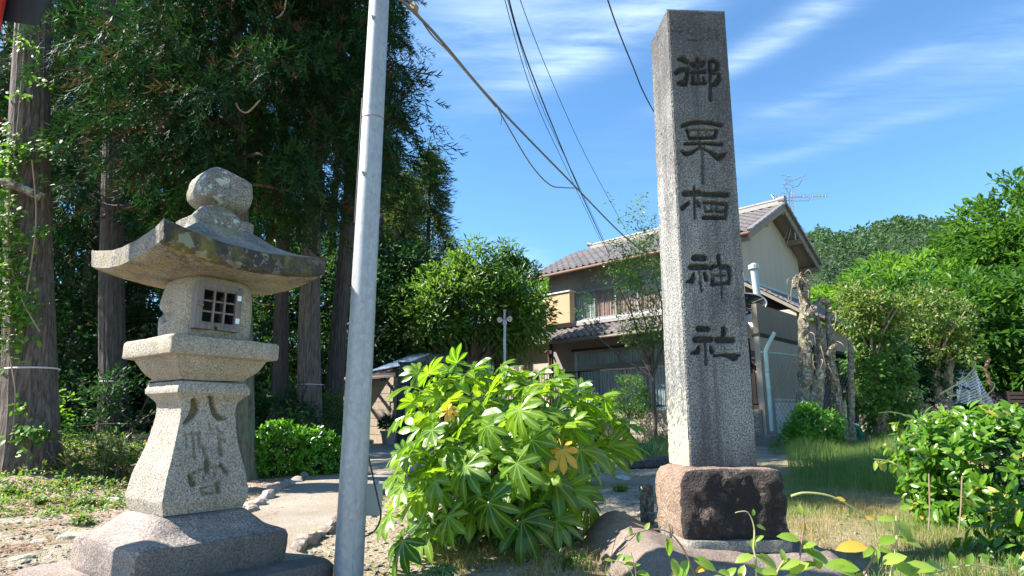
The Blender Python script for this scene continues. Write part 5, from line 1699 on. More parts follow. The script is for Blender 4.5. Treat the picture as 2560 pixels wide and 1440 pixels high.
# ---------------------------------------------------------------- the big-leaved shrub (palmate leaves on long stalks)
def fatsia_leaf(seed, droop=.35, width=1.0, nl=8):
    rg = np.random.default_rng(seed)
    V = []; F3 = []; rib = []
    def add(x, y, z, r): V.append((x, y, z)); rib.append(r); return len(V) - 1
    c = add(0, 0, 0, 1)
    angs = np.linspace(-128, 128, nl) + rg.normal(size=nl) * 3
    L = np.array([.62 + .38 * math.cos(rad(a) * .62) for a in angs]) * (1 + .06 * rg.normal(size=nl))
    sin_r = .37
    zf = lambda r, a, k: -droop * r * r * (.7 + .3 * math.cos(a)) + k
    prev = None; first = None
    def pt(r, a, side, k=0.0):
        # side offset perpendicular to the lobe axis
        x = r * math.sin(a) + side * math.cos(a); y = r * math.cos(a) - side * math.sin(a)
        return x, y
    lob = []
    for i, ad in enumerate(angs):
        a = rad(ad); Li = L[i]; tw = rg.normal() * .03
        ks = [.42, .56, .72, .87]; ws = [.105, .145, .155, .095]
        ids = []
        for k, w in zip(ks, ws):
            r = Li * k; w *= width * Li
            x, y = pt(r, a, 0); m = add(x, y, zf(r, a, -.012), 1)
            x, y = pt(r, a, -w); l = add(x, y, zf(r, a, .022 + tw) - .01 * rg.random(), .0)
            x, y = pt(r, a, w); q = add(x, y, zf(r, a, .022 - tw) - .01 * rg.random(), .0)
            ids.append((l, m, q))
        x, y = pt(Li, a, rg.normal() * .01); t = add(x, y, zf(Li, a, -.02), .6)
        for j in range(3):
            l0, m0, q0 = ids[j]; l1, m1, q1 = ids[j + 1]
            F3 += [(l0, m0, m1), (l0, m1, l1), (m0, q0, q1), (m0, q1, m1)]
        F3 += [(ids[3][0], ids[3][1], t), (ids[3][1], ids[3][2], t)]
        lob.append(ids)
    for i in range(nl):                      # webs between lobes
        l0, m0, q0 = lob[i][0]
        F3 += [(c, m0, l0) if False else (c, l0, m0), (c, m0, q0)]
        if i < nl - 1:
            a = rad((angs[i] + angs[i + 1]) / 2); r = sin_r * (L[i] + L[i + 1]) / 2
            s = add(r * math.sin(a), r * math.cos(a), zf(r, a, .02), 0)
            F3 += [(c, q0, s), (c, s, lob[i + 1][0][0])]
    # stalk curving down behind the blade
    n0 = len(V)
    tv, tf = tube([(0, 0, -.004), (0, -.18, -.05), (0, -.42, -.16), (0, -.75, -.40)], [.014, .014, .016, .02], 4, cap=False)
    V += tv; rib += [.8] * len(tv)
    for f in tf:
        f = [q + n0 for q in f]; F3 += [(f[0], f[1], f[2]), (f[0], f[2], f[3])]
    return np.array(V), [np.array(F3)], np.array(rib)
def build_fatsia():
    base = gpt(1245, 1400)
    C = Vector((base.x - .02, 4.70, 0))
    root = thing('palmate_shrub', 'large glossy shrub with huge hand-shaped bright green leaves between pole and stone pillar', 'shrub', (C.x, C.y, 0))
    leaves = [fatsia_leaf(k, d, w, n) for k, (d, w, n) in enumerate([(.30, 1.05, 8), (.45, 1.0, 9), (.2, 1.1, 8), (.6, .95, 9), (.38, 1.15, 7)])]
    # growing tips, read off the photograph: (px, py, depth, leaf size)
    tips = [(1075, 948, 4.25, .20), (1160, 930, 4.35, .20), (1235, 935, 4.45, .19), (1330, 955, 4.35, .21), (1405, 975, 4.25, .20), (1470, 1005, 4.2, .20),
            (1520, 1060, 4.2, .20), (1130, 1010, 4.05, .19), (1225, 1000, 4.1, .21), (1310, 1030, 3.95, .20), (1395, 1065, 3.9, .20), (1465, 1110, 4.0, .19),
            (1075, 1085, 3.95, .19), (1150, 1080, 3.85, .17), (1240, 1090, 3.85, .19), (1040, 1150, 3.95, .18), (1120, 1180, 3.75, .19), (1215, 1170, 3.72, .20),
            (1310, 1160, 3.72, .20), (1400, 1190, 3.8, .20), (1030, 1240, 3.85, .18), (1130, 1270, 3.65, .19), (1230, 1260, 3.62, .20), (1340, 1270, 3.7, .19),
            (1185, 960, 4.75, .19), (1290, 960, 4.8, .19), (1420, 1020, 4.7, .19), (1060, 1010, 4.55, .18), (1500, 1100, 4.55, .18)]
    rg = np.random.default_rng(11)
    stems = []
    mets = {}
    def add_leaf(pos, D, Nn, s, kk, mat='fatsia', label=None):
        key = 'fatsia%d%s' % (kk, mat)
        T, Fs, rib = leaves[kk]
        Mx = orient(np.array([D]), np.array([Nn]))
        if key not in LEAFMESH:
            me = npmesh('palmate_leaf', T, Fs, M[mat], smooth=True)
            at = me.attributes.new('rib', 'FLOAT', 'POINT'); at.data.foreach_set('value', rib.astype(np.float32))
            LEAFMESH[key] = me
        m = Mx[0] * s
        o = put('palmate_leaf', LEAFMESH[key], root, mat=Matrix([[*m[0], pos[0]], [*m[1], pos[1]], [*m[2], pos[2]], [0, 0, 0, 1]]))
        if label: o['label'] = label
    cen = np.array([C.x, C.y, .55])
    nl = 0
    for ti, (px, py, Y, sz) in enumerate(tips):
        sh = .55 * float(sstep(1330, 1480, px)) + .42
        sz *= (Y + sh) / Y; Y += sh
        tp = np.array(P(px, py, Y)) - np.array([C.x, C.y, 0])
        tp = tp - np.array([0, 0, .04])
        outw = np.array(tp) - np.array([0, .1, .45]); outw /= np.linalg.norm(outw)
        stems.append((tp - outw * .08, sz))
        k = (6 if ti not in (20, 21, 22, 23) else 3) if ti < 24 else 5
        a0 = rg.random() * 6.28
        for j in range(k):
            a = a0 + j * 2.399 + rg.normal() * .2
            ring = (j + .5) / k                 # young leaves in the middle, old ones spread wide
            ax = outw * .55 + np.array([0, 0, .75]); ax /= np.linalg.norm(ax)
            u = np.cross(ax, [0, 0, 1.]) if abs(ax[2]) < .98 else np.array([1., 0, 0])
            u /= np.linalg.norm(u); v = np.cross(ax, u)
            rdir = u * math.cos(a) + v * math.sin(a)
            spread = .35 + .75 * ring
            D = rdir * math.sin(spread * 1.3) + ax * math.cos(spread * 1.3)
            D[2] -= .42 * ring + .15
            pos = tp + rdir * sz * (.25 + .75 * ring) + ax * sz * (.55 - .75 * ring)
            if pos[1] > 1.1: continue
            Nn = ax * .9 + rdir * .35 + np.array([-.55, -.25, .25])
            s = sz * 1.1 * (.55 + .5 * ring) * rg.uniform(.88, 1.12)
            add_leaf(pos, D, Nn, s, int(rg.integers(0, 5))); nl += 1
    # the big showy leaves facing the camera
    for (px, py, Y, s, ang, kk) in [(1165, 1165, 3.55, .205, -12, 1), (1292, 1158, 3.50, .19, 8, 4), (1412, 1222, 3.9, .215, 14, 1), (1120, 1290, 3.45, .18, -8, 0), (1222, 1258, 3.50, .20, 6, 3),
                                    (1008, 1352, 3.45, .20, -22, 1), (1080, 1075, 3.7, .16, -35, 2), (1298, 1025, 3.7, .19, 0, 1), (1420, 1060, 4.2, .20, 20, 0), (1522, 1115, 4.6, .22, 22, 3),
                                    (1218, 1065, 3.68, .155, -5, 3), (1020, 1140, 3.75, .16, -50, 0), (1005, 1215, 3.7, .16, -30, 2), (1330, 1100, 3.72, .17, 5, 3), (1090, 1200, 3.62, .16, -20, 4)]:
        Y += .30; s *= 1.08
        q = np.array(P(px, py, Y)) - np.array([C.x, C.y, 0])
        D = np.array([math.sin(rad(ang)), -.42, -math.cos(rad(ang)) * .80])
        add_leaf(q, D, np.array([-.75, -.55, .75]), s, kk); nl += 1
    # low inner leaves, coloured darker to give the shrub its inner shade
    for j in range(30):
        x = rg.uniform(-.50, .55); z = rg.uniform(.08, .5); y = rg.uniform(-.50, .0)
        D = np.array([x * .6 + rg.normal() * .2, -.5, -.8 + rg.normal() * .2])
        add_leaf(np.array([x, y, z]), D, np.array([x * .5, -.8, .4]), rg.uniform(.13, .19), int(rg.integers(0, 5)), 'fatsia_dark')
    for (px, py, Y, s, ang) in [(1405, 1125, 4.0, .14, 5), (1120, 1025, 4.2, .085, 40)]:
        q = np.array(P(px, py, Y)) - np.array([C.x, C.y, 0])
        add_leaf(q, np.array([math.sin(rad(ang)), -.45, -.85]), np.array([0, -.8, .5]), s, 4, 'fatsia_yellow', 'withered yellow leaf')
    for i, (tp, sz) in enumerate(stems):
        b = np.array([tp[0] * .25, tp[1] * .3, -.03]); mid = (b * .4 + tp * .6) + np.array([0, 0, -.05])
        MB().tube(curve_pts([b, mid, tp], 5), [.016] * 6 + [.013] * 5, 6).build('stem', M['branch_bark'], root, smooth=True)
    # seedling beside it
    s = thing('palmate_seedling', 'small dark hand-shaped seedling on the ground below the big shrub', 'plant', tuple(P(1102, 1420, 3.45)))
    T, Fs, rib = leaves[0]
    for k in range(4):
        a = k * 1.6 + .4; D = np.array([math.cos(a), math.sin(a) - .3, -.1]); m = orient(D[None], np.array([[0, -.4, 1.]]))[0] * .08
        put('palmate_leaf', LEAFMESH.get('fatsia0fatsia_dark') or npmesh('palmate_leaf', T, Fs, M['fatsia_dark'], smooth=True), s,
            mat=Matrix([[*m[0], D[0] * .03], [*m[1], D[1] * .03], [*m[2], 0], [0, 0, 0, 1]]))
    MB().tube([(0, 0, -.12), (0, 0, 0)], .004, 5).build('stem', M['petiole'], s)
build_fatsia()

# ---------------------------------------------------------------- generic leafy shrub: shoots carry leaves in whorls
def shoots(centres, outn, nper, size, rg, spread=.9, up=.3, length=.12):
    """centres (n,3) shoot tips, outn outward directions; returns leaf frames"""
    n = len(centres)
    k = nper
    c = np.repeat(centres, k, 0); o = np.repeat(outn, k, 0)
    t = np.tile(np.linspace(0, 1, k), n)
    side = rnd_unit(n * k, rg); side -= o * (side * o).sum(1, keepdims=True); side /= np.linalg.norm(side, axis=1, keepdims=True) + 1e-6
    D = o * (1 - spread * (.4 + .6 * t[:, None])) + side * spread + np.array([0, 0, up])
    pos = c - o * (t[:, None] * length) + side * size * .15
    Nn = o * .7 + np.array([-.55, -.1, .7]) + rg.normal(size=(n * k, 3)) * .3
    sc = size * rg.uniform(.6, 1.15, n * k)
    return orient(D, Nn), pos, sc
def blob_points(n, ells, rg, shell=.75, zmin=None):
    """points on the outer skin of a union of ellipsoids, with outward normals"""
    P_, N_ = [], []
    w = np.array([e[3] * e[4] + e[4] * e[5] + e[3] * e[5] for e in ells]); w = w / w.sum()
    for e, f in zip(ells, w):
        m = int(n * f)
        d = rnd_unit(m, rg); r = shell + (1 - shell) * rg.random((m, 1)) ** .6
        p = d * r * np.array(e[3:6]) + np.array(e[:3]); nn = d / np.array(e[3:6]); nn /= np.linalg.norm(nn, axis=1, keepdims=True)
        ok = np.ones(m, bool)
        for e2 in ells:
            if e2 is e: continue
            q = (p - np.array(e2[:3])) / np.array(e2[3:6]); ok &= (q ** 2).sum(1) > shell ** 2 * .8
        P_.append(p[ok]); N_.append(nn[ok])
    p = np.vstack(P_); nn = np.vstack(N_)
    if zmin is not None:
        ok = p[:, 2] > zmin; p = p[ok]; nn = nn[ok]
    return p, nn
def branches(parent, base, tips, r0, mat, name='branch', rg=None, join=True, n=5):
    m = MB()
    for t in tips:
        b = Vector(base); t = Vector(t)
        mid = b.lerp(t, .5) + Vector((random.gauss(0, .1), random.gauss(0, .1), .05)) * (t - b).length * .5
        c = curve_pts([b, mid, t], 4)
        m.tube(c, [r0 * (1 - .75 * i / (len(c) - 1)) for i in range(len(c))], n)
    o = m.build(name, mat, parent, smooth=True)
    if len(tips) > 1: kind(o, 'stuff')
    return o
def hedge_shrub():                              # round glossy shrub right of the lantern
    q = gpt(730, 1205)
    C = (P(730, 1150, q.y + .45).x, q.y + .50, G(q.x, q.y))
    r = thing('rounded_shrub', 'rounded bright green glossy shrub between the lantern shaft and the steel pole', 'shrub', C)
    rg = np.random.default_rng(21)
    k = (q.y + .5) * .978 / FPX
    ells = [(-.20, 0, .34, .44, .42, .40), (.20, .12, .30, .38, .40, .36), (-.36, -.12, .22, .30, .30, .28), (.42, .22, .25, .24, .26, .27)]
    sc = (250 * k) / 1.32
    ells = [tuple(v * sc for v in e) for e in ells]
    p, nn = blob_points(1150, ells, rg, .8, .0)
    Mx, pos, s = shoots(p, nn, 7, .062, rg, .9, .35, .06)
    T, Fs = oval_leaf(.52, .06, .12)
    foliage(r, T, Fs, Mx, pos, s, M['hedge_leaf'], nparts=300, key='shrub_leaf', invert_loc=C, rng=rg)
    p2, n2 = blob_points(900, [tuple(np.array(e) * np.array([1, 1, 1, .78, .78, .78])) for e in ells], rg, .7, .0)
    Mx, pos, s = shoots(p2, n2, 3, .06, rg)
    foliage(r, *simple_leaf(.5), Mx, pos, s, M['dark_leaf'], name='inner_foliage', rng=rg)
    branches(r, (0, 0, -.02), [tuple(a * .8) for a in p[::60][:14]], .014, M['branch_bark'])
hedge_shrub()
def right_bush():
    C = P(2490, 1250, 5.1); C = (C.x + .16, 5.3, G(C.x, 5.2) - .16)
    r = thing('broad_leaved_bush', 'tall dense bush of pointed glossy leaves at the right edge', 'bush', C)
    rg = np.random.default_rng(31)
    ells = [(.0, .0, .55, .62, .55, .60), (.55, .1, .50, .6, .6, .55), (-.22, .1, .75, .42, .4, .36), (-.3, -.05, .35, .34, .4, .38), (.15, .1, .95, .35, .35, .22), (1.0, .2, .6, .5, .5, .5)]
    ells = [tuple(v * 1.19 for v in e[:2]) + (e[2] * .98,) + tuple(v * 1.19 for v in e[3:5]) + (e[5] * .95,) for e in ells]
    ells += [(.35, -1.15, .12, .50, .45, .36), (-.12, -.85, .05, .34, .34, .26), (.9, -1.0, .3, .5, .5, .45), (-1.0, -1.35, .02, .42, .35, .30), (-.6, -1.25, .2, .45, .38, .36)]
    p, nn = blob_points(1750, ells, rg, .72, -.05)
    Mx, pos, s = shoots(p, nn, 7, .098, rg, .85, .2, .11)
    T, Fs = oval_leaf(.42, .05, .28)
    foliage(r, T, Fs, Mx, pos, s, M['bush_leaf'], nparts=300, key='pointed_leaf', invert_loc=C, rng=rg)
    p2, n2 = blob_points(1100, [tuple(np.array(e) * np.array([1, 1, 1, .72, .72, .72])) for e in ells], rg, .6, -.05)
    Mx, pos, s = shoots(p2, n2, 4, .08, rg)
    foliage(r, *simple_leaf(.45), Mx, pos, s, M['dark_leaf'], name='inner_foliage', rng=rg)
    for (a, b) in (((2322, 1185), (2315, 1390)), ((2405, 1190), (2385, 1400)), ((2478, 1270), (2470, 1380))):
        pa = np.array(P(*a, 4.6)) - C; pb = np.array(P(*b, 4.65)) - C
        MB().tube(curve_pts([pa, (pa + pb) / 2 + np.array([.015, 0, 0]), pb], 4), .005, 5).build('pale_stem', M['twig'], r, smooth=True)
    branches(r, (.1, .1, -.05), [tuple(a * .85) for a in p[::60][:22]], .02, M['branch_bark'])
    # climbing runners waving above the bush
    for (pts, lab) in (([(2372, 990, 4.3), (2420, 985, 4.3), (2452, 992, 4.3), (2478, 978, 4.3), (2486, 960, 4.3), (2470, 952, 4.3), (2455, 955, 4.3)], 'curled pale tendril waving above the bush against the crate'),
                       ([(2310, 1060, 4.2), (2270, 1040, 4.2), (2230, 1030, 4.2), (2196, 1032, 4.2)], 'thin arching runner reaching left from the top of the bush'),
                       ([(2350, 985, 4.2), (2400, 955, 4.2), (2432, 925, 4.2), (2438, 905, 4.2), (2425, 903, 4.2)], 'pale hooked shoot standing up in front of the white net'),
                       ([(2250, 1165, 3.9), (2215, 1152, 3.9), (2185, 1148, 3.9)], 'drooping leafy shoot sticking out left of the bush')):
        v = thing('runner', lab, 'vine shoot', (0, 0, 0))
        c = curve_pts([P(*a) for a in pts], 5)
        MB().tube(c, [.006 * (1 - .6 * i / len(c)) for i in range(len(c))], 5).build('stem', M['vine_stem'], v, smooth=True)
        n = 8 if 'leafy' in lab else 4
        for k in range(n):
            q = c[int((k + .5) / n * (len(c) - 1))]
            D = rnd_unit(1, rg) * .6 + np.array([[0, -.2, -.5]])
            leaf_parts(v, *oval_leaf(.42, .05, .28), orient(D, np.array([[0, -.4, 1.]])), np.array([q]), [.07 if n == 8 else .035], M['vine_leaf'], key='runner_leaf')
right_bush()

# ---------------------------------------------------------------- foreground vines growing up from the bank
def vines():
    rg = np.random.default_rng(41)
    T, Fs = oval_leaf(.55, .07, .25)
    def vine(label, path, r, leaves, brown=False):
        v = thing('vine', label, 'vine', (0, 0, 0))
        c = curve_pts([P(*p) for p in path], 7)
        MB().tube(c, [r * (1 - .6 * i / len(c)) for i in range(len(c))], 6).build('stem', M['vine_stem_brown' if brown else 'vine_stem'], v, smooth=True)
        for (px, py, Y, ang, s) in leaves:
            q = P(px, py, Y)
            D = np.array([[math.sin(rad(ang)), rg.uniform(-.5, .1), math.cos(rad(ang))]])
            leaf_parts(v, T, Fs, orient(D, np.array([[rg.uniform(-.5, .2), -.6, .9]])), np.array([q]), [s * .85], M['vine_leaf'], key='vine_leaf')
    Y = 2.5
    vine('long vine arching left over the boulder and ending in a curl', [(1740, 1450, Y), (1722, 1400, Y), (1700, 1360, Y), (1670, 1330, Y), (1635, 1323, Y), (1605, 1328, Y), (1583, 1335, Y), (1562, 1345, Y), (1572, 1352, Y), (1590, 1335, Y)], .004,
         [(1665, 1345, Y, 160, .085), (1680, 1395, Y, 165, .08), (1722, 1400, Y, 215, .10), (1732, 1398, Y, 105, .11), (1738, 1430, Y, 60, .06), (1612, 1326, Y, 30, .04), (1600, 1330, Y, 200, .045), (1577, 1340, Y, 0, .04)], True)
    vine('upright twining vine before the black front of the plinth, its tip hooked left', [(1890, 1450, 2.45), (1890, 1400, 2.45), (1884, 1370, 2.45), (1886, 1330, 2.45), (1880, 1300, 2.45), (1868, 1280, 2.45), (1850, 1279, 2.45), (1838, 1282, 2.45)], .0042,
         [(1885, 1390, 2.45, -100, .085), (1890, 1390, 2.45, 110, .11), (1885, 1355, 2.45, 45, .05), (1884, 1345, 2.45, 190, .05), (1890, 1315, 2.45, 100, .05), (1883, 1290, 2.45, 10, .03), (1892, 1420, 2.45, -60, .04)])
    vine('vine with paired leaves rising over the dark right end of the boulder', [(1985, 1450, 2.4), (1998, 1400, 2.4), (2005, 1350, 2.4), (2010, 1310, 2.4), (2008, 1280, 2.4), (2000, 1255, 2.4)], .0045,
         [(1998, 1352, 2.4, -70, .09), (2003, 1350, 2.4, 130, .11), (2000, 1370, 2.4, 60, .07), (2008, 1375, 2.4, 110, .12), (2012, 1305, 2.4, 190, .045), (2002, 1290, 2.4, -10, .05), (1990, 1420, 2.4, -80, .08), (2000, 1425, 2.4, 60, .08), (2040, 1385, 2.4, 170, .07)], True)
    vine('long pale runner arching high from the plinth towards the right bush', [(1978, 1240, 2.5), (2010, 1232, 2.5), (2060, 1236, 2.5), (2100, 1250, 2.5), (2140, 1275, 2.5), (2168, 1300, 2.5), (2177, 1315, 2.5)], .005,
         [(2115, 1252, 2.5, -70, .05), (2128, 1268, 2.5, 200, .035), (2160, 1297, 2.5, 80, .05)])
    vine('vine with two large pale yellow leaves in front of the dry grass', [(2225, 1450, 2.3), (2236, 1400, 2.3), (2242, 1345, 2.3), (2240, 1310, 2.3), (2241, 1290, 2.3)], .0048,
         [(2238, 1345, 2.3, -95, .085), (2245, 1342, 2.3, 105, .09), (2243, 1300, 2.3, 155, .10), (2238, 1300, 2.3, -80, .07), (2180, 1370, 2.3, -115, .06), (2190, 1365, 2.3, -150, .07), (2195, 1375, 2.3, 90, .06)])
    vine('low leafy vine with broad dark leaves at the bottom right', [(2150, 1450, 2.25), (2180, 1400, 2.25), (2190, 1380, 2.25), (2175, 1362, 2.25)], .0045,
         [(2170, 1370, 2.25, -85, .12), (2150, 1425, 2.25, -75, .13), (2165, 1430, 2.25, -140, .11), (2205, 1410, 2.25, 60, .10), (2230, 1405, 2.25, 120, .12), (2200, 1435, 2.25, 170, .11), (2260, 1425, 2.25, 75, .12), (2140, 1440, 2.25, -60, .10)], True)
    vine('small sprig of yellow leaves in front of the left part of the boulder', [(1590, 1455, 2.5), (1572, 1420, 2.5), (1550, 1405, 2.5), (1530, 1400, 2.5)], .0025,
         [(1532, 1402, 2.5, -70, .04), (1545, 1404, 2.5, 30, .04), (1560, 1412, 2.5, 80, .055), (1590, 1430, 2.5, 90, .06), (1556, 1402, 2.5, 60, .05)])
    vine('bare reddish sprout in front of the boulder', [(1590, 1455, 2.45), (1588, 1420, 2.45), (1577, 1380, 2.45)], .0025, [(1588, 1415, 2.45, 60, .025)], True)
    vine('leafy tangle of vine shoots along the bottom edge right of centre', [(1930, 1460, 2.35), (1945, 1425, 2.35), (1960, 1400, 2.35)], .004,
         [(1945, 1430, 2.35, -80, .08), (1950, 1420, 2.35, 60, .09), (1960, 1405, 2.35, 0, .05), (1925, 1445, 2.35, -50, .08), (1975, 1435, 2.35, 50, .09), (1960, 1440, 2.35, 110, .09), (1815, 1445, 2.35, 40, .06), (1830, 1440, 2.35, -60, .07), (1850, 1448, 2.35, 20, .06), (1780, 1448, 2.35, 70, .05)])
    vine('pale stalk bent to the right at the bottom right corner', [(2330, 1440, 2.3), (2380, 1420, 2.3), (2440, 1414, 2.3), (2500, 1425, 2.3), (2540, 1450, 2.3)], .004,
         [(2360, 1425, 2.3, -60, .09), (2385, 1412, 2.3, -10, .05), (2420, 1412, 2.3, 20, .05), (2350, 1440, 2.3, 160, .08), (2300, 1432, 2.3, 80, .08)])
vines()

# ---------------------------------------------------------------- grass, weeds, litter
def blades(n, pos, h, lean, w, seed, curl=.5):
    rg = np.random.default_rng(seed)
    a = rg.random(n) * 6.283; dx, dy = np.cos(a), np.sin(a)
    L = h * rg.uniform(.5, 1.15, n); ln = lean * rg.uniform(.2, 1.2, n)
    V = np.zeros((n, 7, 3))
    for k, t in enumerate((0, .45, .8, 1.0)):
        x = pos[:, 0] + dx * L * ln * t ** 1.8; y = pos[:, 1] + dy * L * ln * t ** 1.8; z = pos[:, 2] + L * t * (1 - curl * ln * t * .5)
        ww = w * (1 - t) * (1 if t else .7)
        px, py = -dy * ww / 2, dx * ww / 2
        if k < 3:
            V[:, 2 * k] = np.stack([x - px, y - py, z], 1); V[:, 2 * k + 1] = np.stack([x + px, y + py, z], 1)
        else: V[:, 6] = np.stack([x, y, z], 1)
    off = (np.arange(n) * 7)[:, None]
    F4 = np.vstack([np.array([[0, 1, 3, 2]]) + off, np.array([[2, 3, 5, 4]]) + off]); F3 = np.array([[4, 5, 6]]) + off
    return V.reshape(-1, 3), [F4, F3], np.repeat(rg.random(n), 7)
def grass_patch(name, n, fx, dens, h, lean, w, mat, seed, label_kind='stuff', hvar=None):
    rg = np.random.default_rng(seed)
    pts = []
    while sum(len(p) for p in pts) < n:
        p = fx(rg, n)
        keep = rg.random(len(p)) < dens(p[:, 0], p[:, 1])
        pts.append(p[keep])
    p = np.vstack(pts)[:n]
    z = ground_z(p[:, 0], p[:, 1])
    hh = h * (hvar(p[:, 0], p[:, 1]) if hvar else np.ones(len(p)))
    V, F, r = blades(len(p), np.column_stack([p, z]), hh, lean, w, seed)
    return kind(put(name, npmesh(name, V, F, mat, rnd=r)), 'stuff')
def nfield(x, y, s, seed):
    return np.sin(x * s * 1.3 + seed) * np.sin(y * s * 1.7 - seed * 2) * .5 + np.sin(x * s * 2.9 - y * s * 2.1 + seed * 3) * .35 + .5
def grass_all():
    def rect(x0, x1, y0, y1):
        return lambda rg, n: np.column_stack([rg.uniform(x0, x1, n), rg.uniform(y0, y1, n)])
    def fan(u0, u1, y0, y1):
        def f(rg, n):
            y = rg.uniform(y0, y1, n); u = rg.uniform(u0, u1, n)
            return np.column_stack([u * y, y])
        return f
    # thin dry lawn right of the pillar
    grass_patch('dry_lawn', 22000, fan(.40, .92, 3.5, 8.0), lambda x, y: np.clip(nfield(x, y, 1.6, 1) * 1.2, .15, 1) * sstep(1.75, 2.1, x), .075, .8, .0045, M['dry_grass'], 51, hvar=lambda x, y: .6 + .7 * nfield(x, y, 2.2, 3))
    grass_patch('green_lawn', 14000, fan(.42, .92, 3.5, 8.5), lambda x, y: np.clip(nfield(x, y, 1.1, 5) * 1.5 - .2, 0, 1) * sstep(1.8, 2.2, x), .10, .7, .005, M['grass'], 52)
    # tall soft grass in the shade and round the hose
    grass_patch('tall_grass', 15000, fan(.43, .66, 6.2, 12.0), lambda x, y: np.clip(sstep(3.2, 4.4, x - .0 * y) * sstep(6.4, 7.6, y), 0, 1) * np.clip(.35 + nfield(x, y, .9, 2), 0, 1), .42, .55, .006, M['grass'], 53, hvar=lambda x, y: .45 + .65 * nfield(x, y, 1.3, 4))
    # scattered grass in gravel
    grass_patch('sparse_grass', 3000, fan(-.85, .45, 3.6, 11), lambda x, y: np.clip(nfield(x, y, 2.6, 7) * 2 - 1.1, 0, 1) * (1 - sstep(-1.6, -.9, x) * (1 - sstep(-.4, .3, x)) * .9), .07, .8, .004, M['grass'], 54)
    grass_patch('grass_at_shrub_foot', 2600, fan(-.12, .28, 3.45, 4.6), lambda x, y: np.clip(nfield(x, y, 3.6, 9) * 1.4, 0, 1), .13, 1.1, .004, M['dry_grass'], 55)
    # lily-like clump in front of the block wall
    grass_patch('strap_leaf_clump', 1600, fan(.135, .30, 10.2, 13.2), lambda x, y: np.ones_like(x), .42, .95, .016, M['grass'], 56)
    grass_patch('weeds_at_fence', 2500, fan(.40, .60, 11.5, 14), lambda x, y: np.ones_like(x) * .8, .22, .8, .008, M['grass'], 57)
    # leafy ground cover on the left bank
    rg = np.random.default_rng(58)
    n = 5200
    y = rg.uniform(5.6, 9.2, n); x = rg.uniform(-.86, -.50, n) * y
    d = nfield(x, y, 1.5, 4) + .5 * sstep(5.8, 8.0, y) - .15
    ok = rg.random(n) < np.clip(d * .8, 0, 1); x, y = x[ok], y[ok]; n = len(x)
    c = np.column_stack([x, y, ground_z(x, y) + rg.uniform(.01, .14, n) * (.4 + nfield(x, y, 2, 1)) * sstep(5.2, 7.5, y)])
    up = np.tile(np.array([[0, -.2, 1.]]), (n, 1)) + rg.normal(size=(n, 3)) * .35; up /= np.linalg.norm(up, axis=1, keepdims=True)
    Mx, pos, s = shoots(c, up, 4, .052, rg, .95, .1, .02)
    T, Fs = simple_leaf(.5); V, F = scatter(T, Fs, Mx, pos, s)
    kind(put('ground_cover', npmesh('ground_cover', V, F, M['weed'], rnd=np.repeat(rg.random(len(pos)), len(T)))), 'stuff')
    # fallen cedar twigs: thin brown flecks over the left gravel
    n = 9000
    y = 3.6 + 5.4 * rg.random(n) ** 1.3; x = rg.uniform(-.88, -.35, n) * y
    ok = rg.random(n) < np.clip(nfield(x, y, 1.9, 8) * 1.6 - .35 + .3 * sstep(4.6, 6.2, y), 0.03, 1); x, y = x[ok], y[ok]; n = len(x)
    pos = np.column_stack([x, y, ground_z(x, y) + .008 + .012 * rg.random(n)])
    a = rg.random(n) * 6.28; D = np.column_stack([np.cos(a), np.sin(a), rg.normal(size=n) * .12])
    T = np.array([(0, 0, 0), (.06, .3, .05), (-.05, .35, .02), (.03, .7, .06), (-.03, .75, .03), (0, 1, 0)], float); Fs = [np.array([(0, 1, 3, 2)]), np.array([(2, 3, 4), (3, 5, 4)])]
    V, F = scatter(T, Fs, orient(D, np.tile([[0, 0, 1.]], (n, 1))), pos, rg.uniform(.025, .10, n))
    kind(put('cedar_litter', npmesh('cedar_litter', V, F, M['litter'], rnd=np.repeat(rg.random(n), 6))), 'stuff')
grass_all()
